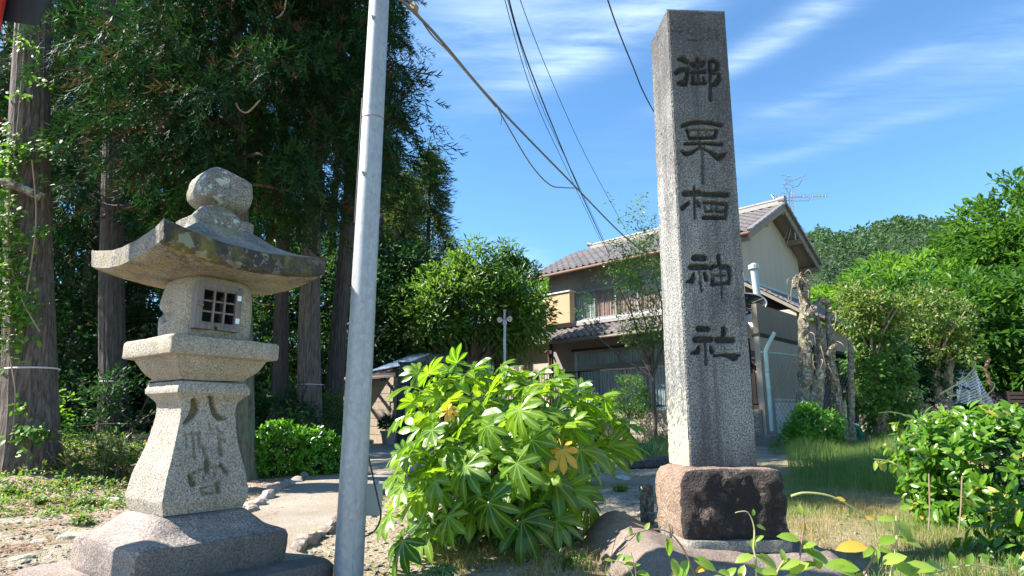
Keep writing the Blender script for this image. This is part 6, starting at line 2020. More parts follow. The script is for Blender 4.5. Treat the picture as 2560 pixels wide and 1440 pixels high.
def tufts():
    rg = np.random.default_rng(61)
    for (px, py, s, lab) in [(28, 1232, .10, 'small green tuft at the left edge on the needle litter'), (160, 1218, .13, 'bright green tuft of small weeds left of the lantern, behind the reddish litter'),
                             (98, 1262, .09, 'low tuft of green weeds in the gravel near the left edge'), (215, 1265, .12, 'sprig of yellowish green weeds in the gravel left of the lantern shaft'),
                             (290, 1185, .28, 'bushy bright green weed clump close to the left of the lantern shaft'), (205, 1312, .10, 'brownish mossy weed tuft beside the domed lantern base'),
                             (1550, 1230, .10, 'tiny green seedling in the gravel left of the plinth'), (1425, 1420, .12, 'small weed tuft on the ground beside the boulder')]:
        q = gpt(px, py)
        t = thing('weed_tuft', lab, 'weed', tuple(q))
        n = int(60 + 500 * s)
        c = rg.normal(size=(n, 3)) * np.array([.35, .3, 0]) * s + np.array([0, 0, 1]) * rg.random((n, 1)) * s * .6
        up = c * 1.5 + np.array([0, -.1, s]); up /= np.linalg.norm(up, axis=1, keepdims=True)
        Mx, pos, sc = shoots(c, up, 3, .035 + .05 * s, rg, .9, .2, .01)
        foliage(t, *simple_leaf(.42), Mx, pos, sc, M['weed'], rng=rg)
    # bamboo grass clump beside the second trunk
    q = P(262, 1130, 7.3)
    t = thing('bamboo_grass', 'ragged clump of narrow bamboo grass before the second cedar trunk', 'bamboo grass', (q.x, 7.3, G(q.x, 7.3)))
    n = 150
    st = MB(); cpos = []; cdir = []
    for k in range(n):
        a = rg.random() * 6.28; r = rg.random() ** .6 * .38
        b = Vector((math.cos(a) * r, math.sin(a) * r * .8, -.03)); h = rg.uniform(.2, .62) * (1 - .5 * r)
        tip = b + Vector((b.x * .6 + rg.normal() * .08, b.y * .4 - .03, h))
        if k < 70: st.tube([b, b.lerp(tip, .5) + Vector((0, 0, .02)), tip], [.004, .003, .002], 4)
        for j in range(7):
            f = rg.uniform(.4, 1); cpos.append(b.lerp(tip, f)); d = rnd_unit(1, rg)[0] * .9; d[2] = abs(d[2]) * .7 - .1; cdir.append(d)
    kind(st.build('culm', M['twig'], t, smooth=True), 'stuff')
    T, Fs = oval_leaf(.14, .01, .25)
    foliage(t, T, Fs, orient(np.array(cdir), np.array(cdir) * 0 + np.array([0, -.3, 1.])), np.array(cpos), rg.uniform(.07, .16, len(cpos)), M['bamboo'], nparts=200, key='bamboo_leaf', invert_loc=(q.x, 7.3, G(q.x, 7.3)), rng=rg)
    # dead fern frond
    q = gpt(275, 1190); f = thing('dead_frond', 'dry reddish brown fern frond standing in the weeds left of the lantern', 'dead leaf', (q.x, q.y, q.z + .02))
    m = MB(); m.tube([(0, 0, 0), (.0, 0, .12), (.02, 0, .2)], .003, 4); m.build('rib', M['rust'], f)
    n = 16; D = np.array([[(-1 if k % 2 else 1) * .9, -.2, .25 + .02 * k] for k in range(n)]); pos = np.array([[.0, 0, .03 + .010 * k] for k in range(n)])
    leaf_parts(f, *simple_leaf(.2), orient(D, np.tile([[0, -1., .3]], (n, 1))), pos, np.full(n, .09), M['litter'], key='dead_leaflet', name='leaflet')
tufts()
# ---------------------------------------------------------------- cedar trunks
def cedar_trunk(parent, H, r0, r1, seed, mat, lean=(0, 0), flare=.25, nseg=60, nr=56, amp=.055):
    rg = random.Random(seed)
    ph = [rg.random() * 6.28 for _ in range(8)]
    pts = []; rs = []
    for i in range(nseg + 1):
        t = (i / nseg) ** 1.3; z = -.3 + (H + .3) * t
        pts.append((lean[0] * max(z, 0) / H + .03 * math.sin(z * .7 + ph[0]), lean[1] * max(z, 0) / H + .03 * math.sin(z * .5 + ph[1]), z))
        rs.append((r0 + (r1 - r0) * t) * (1 + flare * math.exp(-max(z, 0) / .45)))
    def rf(i, a):
        z = pts[i][2]
        k = 1 + amp * (math.sin(9 * a + ph[2] + .3 * math.sin(z)) * .35 + math.sin(17 * a + ph[3] + .5 * math.sin(z * 1.3)) * .5 + abs(math.sin(13 * a + ph[4] + z * .2)) * .6)
        k += .10 * math.exp(-max(z, 0) / .5) * math.sin(4 * a + ph[5]) + .03 * fbm((math.cos(a) * 2, math.sin(a) * 2, z * .8), 1.0, seed, 3)
        return k
    V, F = tube(pts, rs, nr, cap=False, rfun=rf)
    return put('trunk', MB().add(V, F).mesh('trunk', mat, smooth=True), parent)

# ---------------------------------------------------------------- drooping cedar sprays
def cedar_spray(seed, fingers=9):
    rg = np.random.default_rng(seed)
    V = []; F = []
    def finger(base, d, L, w):
        # curved awl: three quads, tip turned up
        pts = [np.array(base)]
        d = np.array(d, float); d /= np.linalg.norm(d)
        for k in range(2):
            pts.append(pts[-1] + d * L / 2)
            d = d + np.array([0, .07, .26]); d /= np.linalg.norm(d)
        side = np.cross(d, [0, 0, 1.]); side /= np.linalg.norm(side) + 1e-6
        i0 = len(V)
        ws = [w * .7, w, 0.01 * w]
        for p, ww in zip(pts, ws): V.append(p - side * ww); V.append(p + side * ww)
        for k in range(2): F.append((i0 + 2 * k, i0 + 2 * k + 1, i0 + 2 * k + 3, i0 + 2 * k + 2))
    for k in range(fingers):
        t = k / (fingers - 1); y = .08 + .72 * t; s = 1 if k % 2 else -1
        z = -.32 * t * t
        ph = k * 2.4 + rg.normal() * .3
        finger((0, y, z), (math.cos(ph) * (.9 - .4 * t), .75, math.sin(ph) * .62 - .22), .40 - .13 * t + rg.random() * .10, .034)
    finger((0, .8, -.3), (0, 1, -.4), .3, .03)
    i0 = len(V)
    V += [(-.012, 0, 0), (.012, 0, 0), (-.012, .45, -.10), (.012, .45, -.10), (-.006, .85, -.33), (.006, .85, -.33)]
    F.append((i0, i0 + 1, i0 + 3, i0 + 2)); F.append((i0 + 2, i0 + 3, i0 + 5, i0 + 4))
    return np.array(V), [np.array(F)]
def cedar_crown_mesh(name, zs, ze, R, nb, nspray, seed, mat, size=.34, profile=None, inner=.35, ngap=0.0):
    rg = np.random.default_rng(seed)
    T, Fs = cedar_spray(seed)
    pos = []; D = []; tips = []
    for b in range(nb):
        h = zs + (ze - zs) * ((b + rg.random()) / nb)
        f = (h - zs) / (ze - zs)
        prof = profile(f) if profile else (1 - f) ** .7
        L = R * prof * rg.uniform(.72, 1.12)
        a = b * 2.399 + rg.normal() * .35
        dirh = np.array([math.cos(a), math.sin(a), 0])
        n = max(3, int(nspray / nb * (.4 + prof)))
        for k in range(n):
            t = inner + (1 - inner) * rg.random() ** .7
            sp = (.34 + .12 * L) * (.35 + .65 * t) * .55
            off = rnd_unit(1, rg)[0] * sp * rg.random() ** .5; off[2] *= .7
            z = h + L * (.22 * t - .52 * t * t) - .10 * sp
            p = dirh * L * t + np.array([0, 0, z]) + off
            d = dirh * .7 + off / (sp + .01) * .75 + np.array([0, 0, -.45]) + rg.normal(size=3) * .25
            pos.append(p); D.append(d)
        tips.append((h, a, L))
    pos = np.array(pos); D = np.array(D)
    D /= np.linalg.norm(D, axis=1, keepdims=True)
    Nn = np.tile([[0, 0, 1.]], (len(D), 1)) + rg.normal(size=(len(D), 3)) * .3
    s = size * rg.uniform(.55, 1.25, len(pos))
    V, F = scatter(T, Fs, orient(D, Nn), pos, s)
    me = npmesh(name, V, F, mat, rnd=np.repeat(rg.random(len(pos)), len(T)))
    return me, tips
def limb_mesh(tips, seed, r=.035, frac=.8, every=1):
    m = MB()
    for (h, a, L) in tips[::every]:
        d = Vector((math.cos(a), math.sin(a), 0))
        pts = [Vector((0, 0, h)) + d * L * t + Vector((0, 0, L * (.22 * t - .52 * t * t))) for t in (0, .3, .6, frac)]
        m.tube(pts, [r, r * .8, r * .5, r * .25], 5)
    return m.mesh('limbs', M['branch_bark'], smooth=True)
def tree_at(px, py, Y, **k):
    p = P(px, py, Y); return (p.x, Y, G(p.x, Y))
LEANS = {}
def LEAN(t, z): return LEANS[t.name] * z
def make_forest():
    prof = lambda f: (min(1.0, .62 + f * 3.5)) * (1 - max(0, f - .25) / .75) ** .6
    bigme, bigtips = cedar_crown_mesh('big_crown', 3.85, 10.2, 2.4, 170, 13000, 71, M['cedar'], .285, prof, .10)
    # no foliage where it would wall off the sun from the lantern
    farme, fartips = cedar_crown_mesh('far_crown', 2.2, 19, 3.3, 130, 3800, 72, M['cedar'], .55, lambda f: (.8 + .2 * min(1, f * 4)) * (1 - f) ** .55)
    slimme, slimtips = cedar_crown_mesh('slim_crown', 1.0, 15.5, 2.6, 150, 4600, 73, M['cypress'], .62, lambda f: (1 - f) ** .8 * (.75 + .25 * math.sin(f * 23)), .3)
    limb_big = limb_mesh(bigtips, 1, .035, .7, 5); limb_far = limb_mesh(fartips, 2, .035, .7, 4); limb_slim = limb_mesh(slimtips, 3, .03, .7, 3)
    # (label, px of the foot, depth, base radius, height, crown mesh, lean, bark, crown scale)
    def cedar(label, px, Y, r0, H, crown, limbs, bark='cedar_bark', lean=None, topx=None, rot=0, cs=(1, 1, 1), zoff=0, name='cedar_tree', amp=.055, pyx=1100):
        loc = tree_at(px, pyx, Y)
        if lean is None:
            lean = (0, 0)
            if topx is not None:
                q = P(topx[0], topx[1], Y); lean = ((q.x - loc[0]) * H / (q.z - loc[2]) * 1.0, 0)
        t = thing(name, label, 'tree', loc, 0, 'cedars of the shrine grove')
        cedar_trunk(t, H, r0, r0 * .45, int(px), M[bark], lean, amp=amp)
        LEANS[t.name] = lean[0] / H
        if crown is not None:
            xo = .32 if crown is bigme else 0
            kind(put('crown', crown, t, loc=(lean[0] * .4 + xo, 0, zoff), rot=(0, 0, rot)), 'stuff').scale = cs
            kind(put('limb', limbs, t, loc=(lean[0] * .4, 0, zoff), rot=(0, 0, rot)), 'stuff').scale = cs
        return t
    t1 = cedar('thick cedar trunk with ivy and a white tape at the far left', 80, 7.3, .262, 11, None, None, topx=(86, 60))
    # tape round the trunk
    z = P(80, 925, 7.3).z - t1.location.z
    LR = .292
    pts = [(LEAN(t1, z) + LR * math.cos(a), LR * math.sin(a), z + .02 * math.cos(a)) for a in np.linspace(0, 6.283, 33)]
    MB().tube(pts, .010, 5).build('white_tape', M['white_tape'], t1, smooth=True)
    MB().tube(curve_pts([(-.1, -.30, 3.12), (-.42, -.42, 3.25), (-.8, -.5, 3.32)], 4), [.05] * 5 + [.035] * 4, 8).build('broken_branch', M['dead_bark'], t1, smooth=True)
    t2 = cedar('dark slim cedar trunk with a bluish tape, second from the left', 285, 10.6, .205, 15, farme, limb_far, 'cedar_bark_dark', topx=(282, 400), rot=.7, zoff=2.6, cs=(.62, .62, .5))
    z = P(285, 955, 10.6).z - t2.location.z
    MB().tube([(LEAN(t2, z) + .232 * math.cos(a), .235 * math.sin(a), z) for a in np.linspace(0, 6.283, 25)], .008, 5).build('blue_tape', M['white_tape'], t2)
    MB().tube(curve_pts([(-.15, -.1, 4.0), (-.5, -.25, 3.95), (-.95, -.35, 4.25)], 4), [.07, .065, .06, .055, .05, .045, .04, .035, .03], 7).build('stub_branch', M['cedar_bark_dark'], t2, smooth=True)
    t3 = cedar('big mossy cedar directly behind the lantern, its drooping crown filling the top', 597, 8.0, .185, 12, bigme, limb_big, 'mossy_bark', topx=(588, 450), rot=0, zoff=.0)
    t4 = cedar('slender smooth-barked cedar trunk between the lantern roof and the pole', 706, 12.3, .165, 10.5, farme, limb_far, 'cedar_bark_dark', topx=(704, 450), rot=2.4, zoff=4.4, cs=(.5, .5, .30), amp=.02)
    t5 = cedar('straight ribbed cedar trunk closest to the left of the steel pole', 776, 12.0, .225, 10.5, farme, limb_far, 'cedar_bark', topx=(781, 600), rot=4.1, zoff=4.4, cs=(.6, .6, .30), amp=.07)
    z = P(776, 962, 12).z - t5.location.z
    MB().tube([(LEAN(t5, z) + .245 * math.cos(a), .245 * math.sin(a), z) for a in np.linspace(0, 6.283, 25)], .006, 5).build('white_tape', M['white_tape'], t5)
    back = [(-150, 12.8, 'cedar at the very left behind the taped trunk', 0, .72), (170, 13.2, 'dark cedar between the two leftmost trunks', 1.1, .68), (400, 12.9, 'dark cedar seen left of the lantern finial', 2.0, 1.0),
            (505, 19.5, 'far cedar hidden in shade behind the lantern', 3.1, 1.1), (640, 18.5, 'far cedar right behind the mossy trunk', 4.4, 1.05), (860, 19, 'tall dark cedar rising behind the steel pole', 5.2, 1.0),
            (-20, 19.5, 'distant cedar at the upper left', .4, .8), (300, 19.5, 'distant cedar behind the slim tape-marked trunk', 5.9, .85), (930, 23, 'dark cedar just right of the steel pole', 2.7, .82)]
    for px, Y, lab, rot, s_ in [(-120, 25, 'hindmost cedar at the left edge of the picture', 1, 1.25), (110, 26, 'hindmost cedar behind the thick taped trunk', 2, 1.25), (300, 25.5, 'hindmost cedar seen between lantern roof and taped trunk', 3, 1.25),
                            (480, 26.5, 'hindmost cedar straight behind the lantern', 4, 1.25), (650, 25.5, 'hindmost cedar behind the mossy trunk', 5, 1.2), (800, 27, 'hindmost cedar behind the ribbed trunk', 6, 1.1)]:
        cedar(lab, px, Y, .25, 15, farme, limb_far, 'cedar_bark_dark', rot=rot, cs=(s_, s_, .95 if px < 600 else .6), zoff=-1.6)
    for px, Y, lab, rot, cs in back:
        low = px > 350
        cedar(lab, px, Y, .22, 8 if low else 15, farme, limb_far, 'cedar_bark_dark', rot=rot, cs=(cs * (.62 if low else 1), cs * (.62 if low else 1), .42 if low else .9), zoff=-.4)
    # overhanging boughs of another cedar reaching in at the top, right of the pole
    bm, bt = cedar_crown_mesh('bough_crown', 3.6, 9.0, 1.65, 46, 2300, 77, M['cedar'], .34, lambda f: (.35 + .65 * min(1, f * 3)) * (1 - max(0, f - .4)) ** .5)
    loc = tree_at(1000, 1100, 13.5)
    t = thing('cedar_tree', 'cedar whose dark boughs hang against the sky right of the steel pole', 'tree', (P(880, 300, 13.5).x, 13.5, G(-2, 13.5)), 0, 'cedars of the shrine grove')
    cedar_trunk(t, 10.5, .2, .08, 5, M['cedar_bark_dark'])
    kind(put('crown', bm, t, loc=(0, 0, 2.7)), 'stuff'); kind(put('limb', limb_mesh(bt, 5, .04, .8), t, loc=(0, 0, 2.7)), 'stuff')
    # pointed cypress-like trees on the skyline
    for px, Y, top, lab, cs, rot in ((1058, 32, 370, 'tall pointed conifer standing against the sky right of the pole', 1.5, 0), (985, 29, 430, 'shorter conifer half hidden between pole and pointed tree', 1.7, 2), (930, 36, 352, 'conifer top peeping out behind the pole', 1.7, 1)):
        loc = tree_at(px, 1050, Y); H = P(px, top, Y).z - loc[2]; k = H / 15.6
        t = thing('conifer_tree', lab, 'tree', loc)
        cedar_trunk(t, H * .96, .25, .04, int(px) + 3, M['cedar_bark_dark'], nseg=20, nr=12)
        kind(put('crown', slimme, t, rot=(0, 0, rot)), 'stuff').scale = (k * cs, k * cs, k)
        kind(put('limb', limb_slim, t, rot=(0, 0, rot)), 'stuff').scale = (k * cs, k * cs, k)
make_forest()

# ---------------------------------------------------------------- broad-leaved trees
def crown_mesh(name, ells, nclump, lpc, lsize, mat, seed, shell=.6, tmpl=None, clump=.28, flat=.6, droop=0.1):
    rg = np.random.default_rng(seed)
    c, nn = blob_points(nclump, ells, rg, shell)
    hole = np.sin(c[:, 0] * 2.9 + seed) * np.sin(c[:, 1] * 3.1 + seed) + np.sin(c[:, 2] * 3.7 + seed * 2) * .8 + rg.normal(size=len(c)) * .35
    keep = hole > -.75
    c, nn = c[keep], nn[keep]
    n = len(c); c = c + rg.normal(size=c.shape) * clump * .55 + nn * (hole[keep][:, None] * clump * .35)
    k = lpc
    off = rnd_unit(n * k, rg) * clump * rg.random((n * k, 1)) ** .5; off[:, 2] *= flat
    pos = np.repeat(c, k, 0) + off
    D = off / clump + np.repeat(nn, k, 0) * .6 + rg.normal(size=off.shape) * .4 + np.array([0, 0, -droop])
    Nn = np.repeat(nn, k, 0) * .5 + np.array([-.45, -.1, .8]) + rg.normal(size=off.shape) * .4
    T, Fs = tmpl if tmpl else card_leaf(.48)
    V, F = scatter(T, Fs, orient(D, Nn), pos, lsize * rg.uniform(.6, 1.25, n * k))
    # clumps share a tint so that lights and darks read as masses
    r = np.clip(np.repeat(np.repeat(rg.random(n), k) * .6 + .4 * rg.random(n * k), len(T)), 0, 1)
    return npmesh(name, V, F, mat, rnd=r), c
def broad_tree(name, label, loc, ells, nclump, lpc, lsize, mat, seed, trunk_r=.12, group=None, tips=16, twig='branch_bark', **k):
    t = thing(name, label, 'tree' if 'tree' in name else 'shrub', loc, 0, group)
    me, c = crown_mesh('crown', ells, nclump, lpc, lsize, M[mat], seed, **k)
    kind(put('crown', me, t), 'stuff')
    rg = np.random.default_rng(seed)
    idx = rg.choice(len(c), min(tips, len(c)), replace=False)
    zc = min(e[2] - e[5] * .4 for e in ells)
    fork = Vector((0, 0, max(.25, zc * .6)))
    m = MB(); m.tube([(0, 0, -.2), fork * .5, fork], [trunk_r, trunk_r * .85, trunk_r * .8], 9)
    m.build('trunk', M[twig], t, smooth=True)
    branches(t, tuple(fork), [tuple(c[i] * .92) for i in idx], trunk_r * .6, M[twig])
    return t
def hedge_trees():
    # bushy broad-leaved garden trees between the pole and the house
    def L(px, Y, py=1100): return tree_at(px, py, Y)
    lance = card_leaf(.34)
    def ell(loc, px, py, Y, rx, ry, rz):
        p = P(px, py, Y); return (p.x - loc[0], p.y - loc[1], p.z - loc[2], rx, ry, rz)
    Y = 18.0; loc = L(1170, Y)
    E = lambda px, py, rpx, rpy, dy=0: ell(loc, px, py, Y + dy, rpx * Y / FPX, rpx * Y / FPX * .8, rpy * Y / FPX)
    broad_tree('garden_tree', 'wide bushy green garden tree with slender leaves left of the house', loc,
               [E(1150, 770, 115, 95), E(1080, 800, 80, 60, -.5), E(1240, 790, 85, 80), E(1180, 710, 50, 55), E(1110, 705, 50, 50), E(1290, 790, 60, 70), E(1148, 660, 13, 48), E(1190, 648, 14, 44), E(1222, 668, 16, 40), E(1075, 700, 14, 36)],
               900, 26, .21, 'garden_leaf', 81, .14, tmpl=lance, clump=.34, tips=30, flat=.9)
    loc = L(1240, 20.0)
    E = lambda px, py, rpx, rpy, dy=0: ell(loc, px, py, 20 + dy, rpx * 20 / FPX, rpx * 20 / FPX * .8, rpy * 20 / FPX)
    broad_tree('garden_tree', 'light green feathery tree top rising beside the tiled house roof', loc,
               [E(1300, 730, 50, 62), E(1262, 655, 26, 40), E(1322, 790, 36, 70), E(1235, 705, 34, 45)], 340, 26, .20, 'mid_leaf', 82, .10, tmpl=lance, clump=.3, tips=14)
    loc = L(960, 19)
    E = lambda px, py, rpx, rpy, dy=0: ell(loc, px, py, 19 + dy, rpx * 19 / FPX, rpx * 19 / FPX * .8, rpy * 19 / FPX)
    broad_tree('garden_tree', 'dark dense evergreen tree right of the steel pole above the shed roof', loc,
               [E(980, 700, 100, 110), E(1000, 820, 90, 80, -.6), E(930, 800, 90, 90)], 620, 24, .17, 'dark_leaf', 83, .12, clump=.36, tips=14)
    # undergrowth and dark evergreens filling the grove
    for i, (px, py, Y, rx, rz, mat, lab) in enumerate([
            (60, 930, 12, 1.9, 1.9, 'dark_leaf', 'dark evergreen understorey bush behind the taped trunk at the left'),
            (190, 860, 13, 1.6, 2.6, 'dark_leaf', 'dark evergreen tree between the first and second trunk'),
            (380, 880, 12.5, 1.5, 2.4, 'dark_leaf', 'shaded evergreen bush behind the left side of the lantern'),
            (520, 960, 13.5, 1.7, 1.8, 'dark_leaf', 'shaded evergreen bush right behind the lantern shaft'),
            (650, 900, 17.4, 1.6, 2.6, 'dark_leaf', 'deep green tree between the mossy trunk and the slender trunk'),
            (745, 820, 17.6, 1.6, 3.0, 'mid_leaf', 'deep green tree filling the gap between the slender and the ribbed trunk'),
            (830, 900, 16.9, .85, 1.25, 'mid_leaf', 'domed green bush right of the ribbed trunk'),
            (870, 800, 17.0, 1.4, 2.4, 'dark_leaf', 'tall dark tree behind the steel pole'),
            (660, 1050, 11.2, .9, .55, 'dark_leaf', 'low dark undergrowth behind the round shrub'),
            (815, 1050, 12.6, .5, .5, 'mid_leaf', 'small dark green bush against the tan wall'),
            (340, 1030, 10.2, .8, .75, 'dark_leaf', 'glossy dark bush left of the lantern cap'),
            (1090, 1010, 12.8, .55, .7, 'dark_leaf', 'dark glossy bush right of the gate pillar'),
            (20, 1060, 8.8, .75, .7, 'bright_leaf', 'bright leafy bush at the left edge beside the thick trunk')]):
        p = P(px, py, Y); loc = (p.x, Y, G(p.x, Y)); z = p.z - loc[2]
        big = rx > 1.2
        broad_tree('understorey_tree' if big else 'undergrowth_bush', lab, loc, [(0, 0, z, rx, rx * .8, rz), (rx * .4, .2, max(z - rz * .5, .3), rx * .7, rx * .6, rz * .55), (-rx * .5, -.1, max(z - rz * .3, .3), rx * .6, rx * .5, rz * .6)],
                   int(180 * (rx * rz) ** .5) + 60, 20, .13 if big else .085, mat, 90 + i, .07 if big else .03, clump=.3 if big else .17, tips=8)
    # slender garden tree in front of the house, its crown cut off by the pillar
    loc = L(1640, 14.6)
    E = lambda px, py, rpx, rpy, dy=0: ell(loc, px, py, 14.6 + dy, rpx * 14.6 / FPX, rpx * 14.6 / FPX * .7, rpy * 14.6 / FPX)
    broad_tree('slender_tree', 'airy small-leaved tree in front of the house, partly hidden by the pillar', loc,
               [E(1600, 570, 34, 80), E(1560, 700, 60, 70), E(1610, 800, 60, 60), E(1500, 760, 50, 40), E(1560, 650, 40, 50), E(1650, 680, 60, 90), E(1640, 830, 70, 30)],
               420, 18, .08, 'garden_leaf', 84, .05, clump=.22, tips=14, flat=.8, shell=.15)
    # clipped dark bush behind the railing
    p = P(1570, 990, 15.6); loc = (p.x, 15.6, G(p.x, 15.6)); broad_tree('clipped_bush', 'rounded dark bush behind the black railing', loc, [(0, 0, p.z - loc[2], .55, .5, .5)], 160, 22, .07, 'mid_leaf', 85, .03, clump=.14, tips=6)
    p = P(1550, 940, 15.9)
    # bright azalea-like bush before the dead trunks
    loc = (P(2032, 1112, 12.3).x, 12.3, G(6, 12.3))
    k = 12.3 / FPX
    rg = np.random.default_rng(23)
    r = thing('bright_bush', 'bright yellow-green leafy bush at the foot of the dead trunks', 'bush', loc)
    ells = [(0, 0, .42, .58, .45, .40), (.38, .05, .40, .34, .35, .40), (-.32, 0, .28, .36, .35, .26), (.0, .1, .72, .28, .3, .22)]
    ells = [tuple(v * k * 150 / 1.24 for v in e) for e in ells]
    p_, n_ = blob_points(700, ells, rg, .7, .0)
    Mx, pos, s = shoots(p_, n_, 7, .095, rg, .9, .4, .10)
    foliage(r, *simple_leaf(.4), Mx, pos, s, M['hedge_leaf'], nparts=300, key='bright_leaf', invert_loc=loc, rng=rg)
    branches(r, (0, 0, -.05), [tuple(a * .85) for a in p_[::60][:12]], .02, M['branch_bark'])
hedge_trees()

# ---------------------------------------------------------------- dead lichen-covered trunks
def dead_trunks():
    def gnarl(parent, pts, rs, seed, name='trunk', n=26):
        c = curve_pts([P(*p) for p in pts], 14)
        r = .68 * np.interp(np.linspace(0, 1, len(c)), np.linspace(0, 1, len(rs)), rs)
        org = Vector(parent.location)
        cc = [p - org for p in c]
        V, F = tube(cc, list(r), n, rfun=lambda i, a: 1 + .38 * fbm((math.cos(a), math.sin(a), i * .22), 1.4, seed, 4) + .22 * nz((math.cos(a) * 4, math.sin(a) * 4, i * .5), 1, seed))
        return put(name, MB().add(V, F).mesh(name, M['dead_bark'], smooth=True), parent), cc
    rg = random.Random(9)
    def roots(parent, cc, n, seed, ln=.45):
        r_ = random.Random(seed)
        for k in range(n):
            i = r_.randrange(int(len(cc) * .35), len(cc))
            p = cc[i]; a = r_.uniform(2.2, 5.0); L = r_.uniform(.2, ln)
            q = p + Vector((math.cos(a) * L * .8, math.sin(a) * L * .6 - .1, r_.uniform(-.1, .12)))
            e = q + Vector((r_.uniform(-.12, .12), 0, -r_.uniform(.1, .4)))
            MB().tube(curve_pts([p, q, e], 4), [.011, .011, .010, .010, .009, .008, .007, .006, .005], 5).build('aerial_root', M['twig'], parent, smooth=True)
    Y = 12.9
    b = P(2010, 1060, Y); g = G(b.x, Y)
    t = thing('dead_tree', 'tallest dead lichen-spotted trunk with hanging dry rootlets beside the house gable', 'dead tree', (b.x, Y, g))
    o, cc = gnarl(t, [(2005, 1120, Y), (2003, 1040, Y), (2016, 930, Y), (2010, 840, Y), (2012, 760, Y), (2008, 700, Y), (2007, 686, Y)], [.20, .20, .19, .17, .15, .17, .13], 1.0)
    gnarl(t, [(2004, 712, Y - .1), (1990, 702, Y - .1), (1988, 720, Y - .15)], [.08, .11, .08], 2.0, 'knot')
    roots(t, cc, 16, 3)
    t = thing('dead_tree', 'second dead trunk, pale with lichen, curving up to a bent limb', 'dead tree', (P(2045, 1100, Y).x, Y, g))
    o, cc = gnarl(t, [(2040, 1120, Y - .1), (2040, 1010, Y - .1), (2048, 920, Y), (2052, 850, Y), (2042, 790, Y)], [.19, .18, .17, .13, .04], 3.0)
    gnarl(t, [(2012, 800, Y - .1), (2030, 775, Y - .1), (2055, 752, Y - .1), (2075, 765, Y - .1)], [.10, .12, .11, .06], 4.0, 'bent_limb')
    roots(t, cc, 7, 5)
    t = thing('dead_tree', 'third dead trunk, jagged and splintered at its tip', 'dead tree', (P(2080, 1100, Y).x, Y + .2, g))
    o, cc = gnarl(t, [(2108, 1100, Y + .1), (2092, 1000, Y + .1), (2078, 920, Y), (2078, 860, Y), (2070, 800, Y), (2066, 762, Y)], [.17, .15, .13, .12, .07, .02], 5.0)
    gnarl(t, [(2068, 890, Y - .1), (2080, 870, Y - .15), (2100, 855, Y - .15)], [.07, .06, .03], 6.0, 'stub_branch')
    roots(t, cc, 8, 7, .6)
    t = thing('dead_tree', 'thin mossy dead stem just left of the ivy mass', 'dead tree', (P(2128, 1100, Y).x, Y + .2, g))
    gnarl(t, [(2130, 1100, Y + .1), (2128, 1000, Y + .1), (2127, 900, Y), (2125, 850, Y)], [.10, .09, .08, .06], 7.0, n=12)
    t = thing('dead_tree', 'gnarled rusty brown trunk leaning among the ivy near the white net', 'dead tree', (P(2350, 1030, 14.5).x, 14.5, G(9.3, 14.5)))
    gnarl(t, [(2365, 1040, 14.5), (2368, 960, 14.5), (2372, 900, 14.4), (2362, 860, 14.4)], [.16, .15, .12, .06], 8.0)
    # ivy-smothered clipped hedge trees
    for i, (px, Y, lab, tb, seeds) in enumerate([
            (2200, 13.4, 'ivy-covered old tree with a flat clipped crown, right of the dead trunks', [(2180, 775, 85, 42, 0), (2150, 800, 70, 40, 0), (2240, 790, 70, 38, 0), (2130, 735, 36, 20, .2)], [(2195, 900, 55, 110, 0), (2215, 1000, 60, 95, 0), (2170, 960, 38, 80, -.2)]),
            (2360, 14.6, 'second clipped tree with a flat crown above the pale wall', [(2340, 790, 90, 45, 0), (2300, 760, 60, 34, .3), (2380, 840, 60, 40, 0), (2330, 870, 90, 28, -.2), (2410, 885, 42, 16, -.4)], [(2320, 920, 40, 60, 0.2), (2240, 940, 34, 100, .1), (2290, 890, 50, 45, .1), (2380, 900, 40, 50, .3), (2345, 985, 26, 50, .4)])]):
        b = P(px, 1080, Y); loc = (b.x, Y, G(b.x, Y))
        t = thing('clipped_tree', lab, 'tree', loc)
        def ell(px_, py_, rx, rz, dy): 
            p = P(px_, py_, Y + dy); k = Y / FPX; return (p.x - loc[0], p.y - loc[1], p.z - loc[2], rx * k, rx * k * .8, rz * k)
        me, c = crown_mesh('crown', [ell(*e) for e in tb], 420, 20, .095, M['pom_leaf'], 101 + i, .5, clump=.17)
        kind(put('crown', me, t), 'stuff')
        me, c2 = crown_mesh('ivy', [ell(*e) for e in seeds], 420, 16, .10, M['dark_leaf'] if i else M['mid_leaf'], 111 + i, .7, clump=.16, droop=.5, tmpl=simple_leaf(.7, .04, .1))
        kind(put('ivy', me, t), 'stuff')
        m = MB(); m.tube(curve_pts([(0, 0, -.1), (.05, 0, .9), (-.05, 0, 1.6), (0, 0, 2.0)], 5), [.16] * 6 + [.12] * 10, 10); m.build('trunk', M['dead_bark'], t, smooth=True)
        branches(t, (0, 0, 1.5), [tuple(x * .95) for x in c[::12][:34]], .045, M['twig'])
dead_trunks()

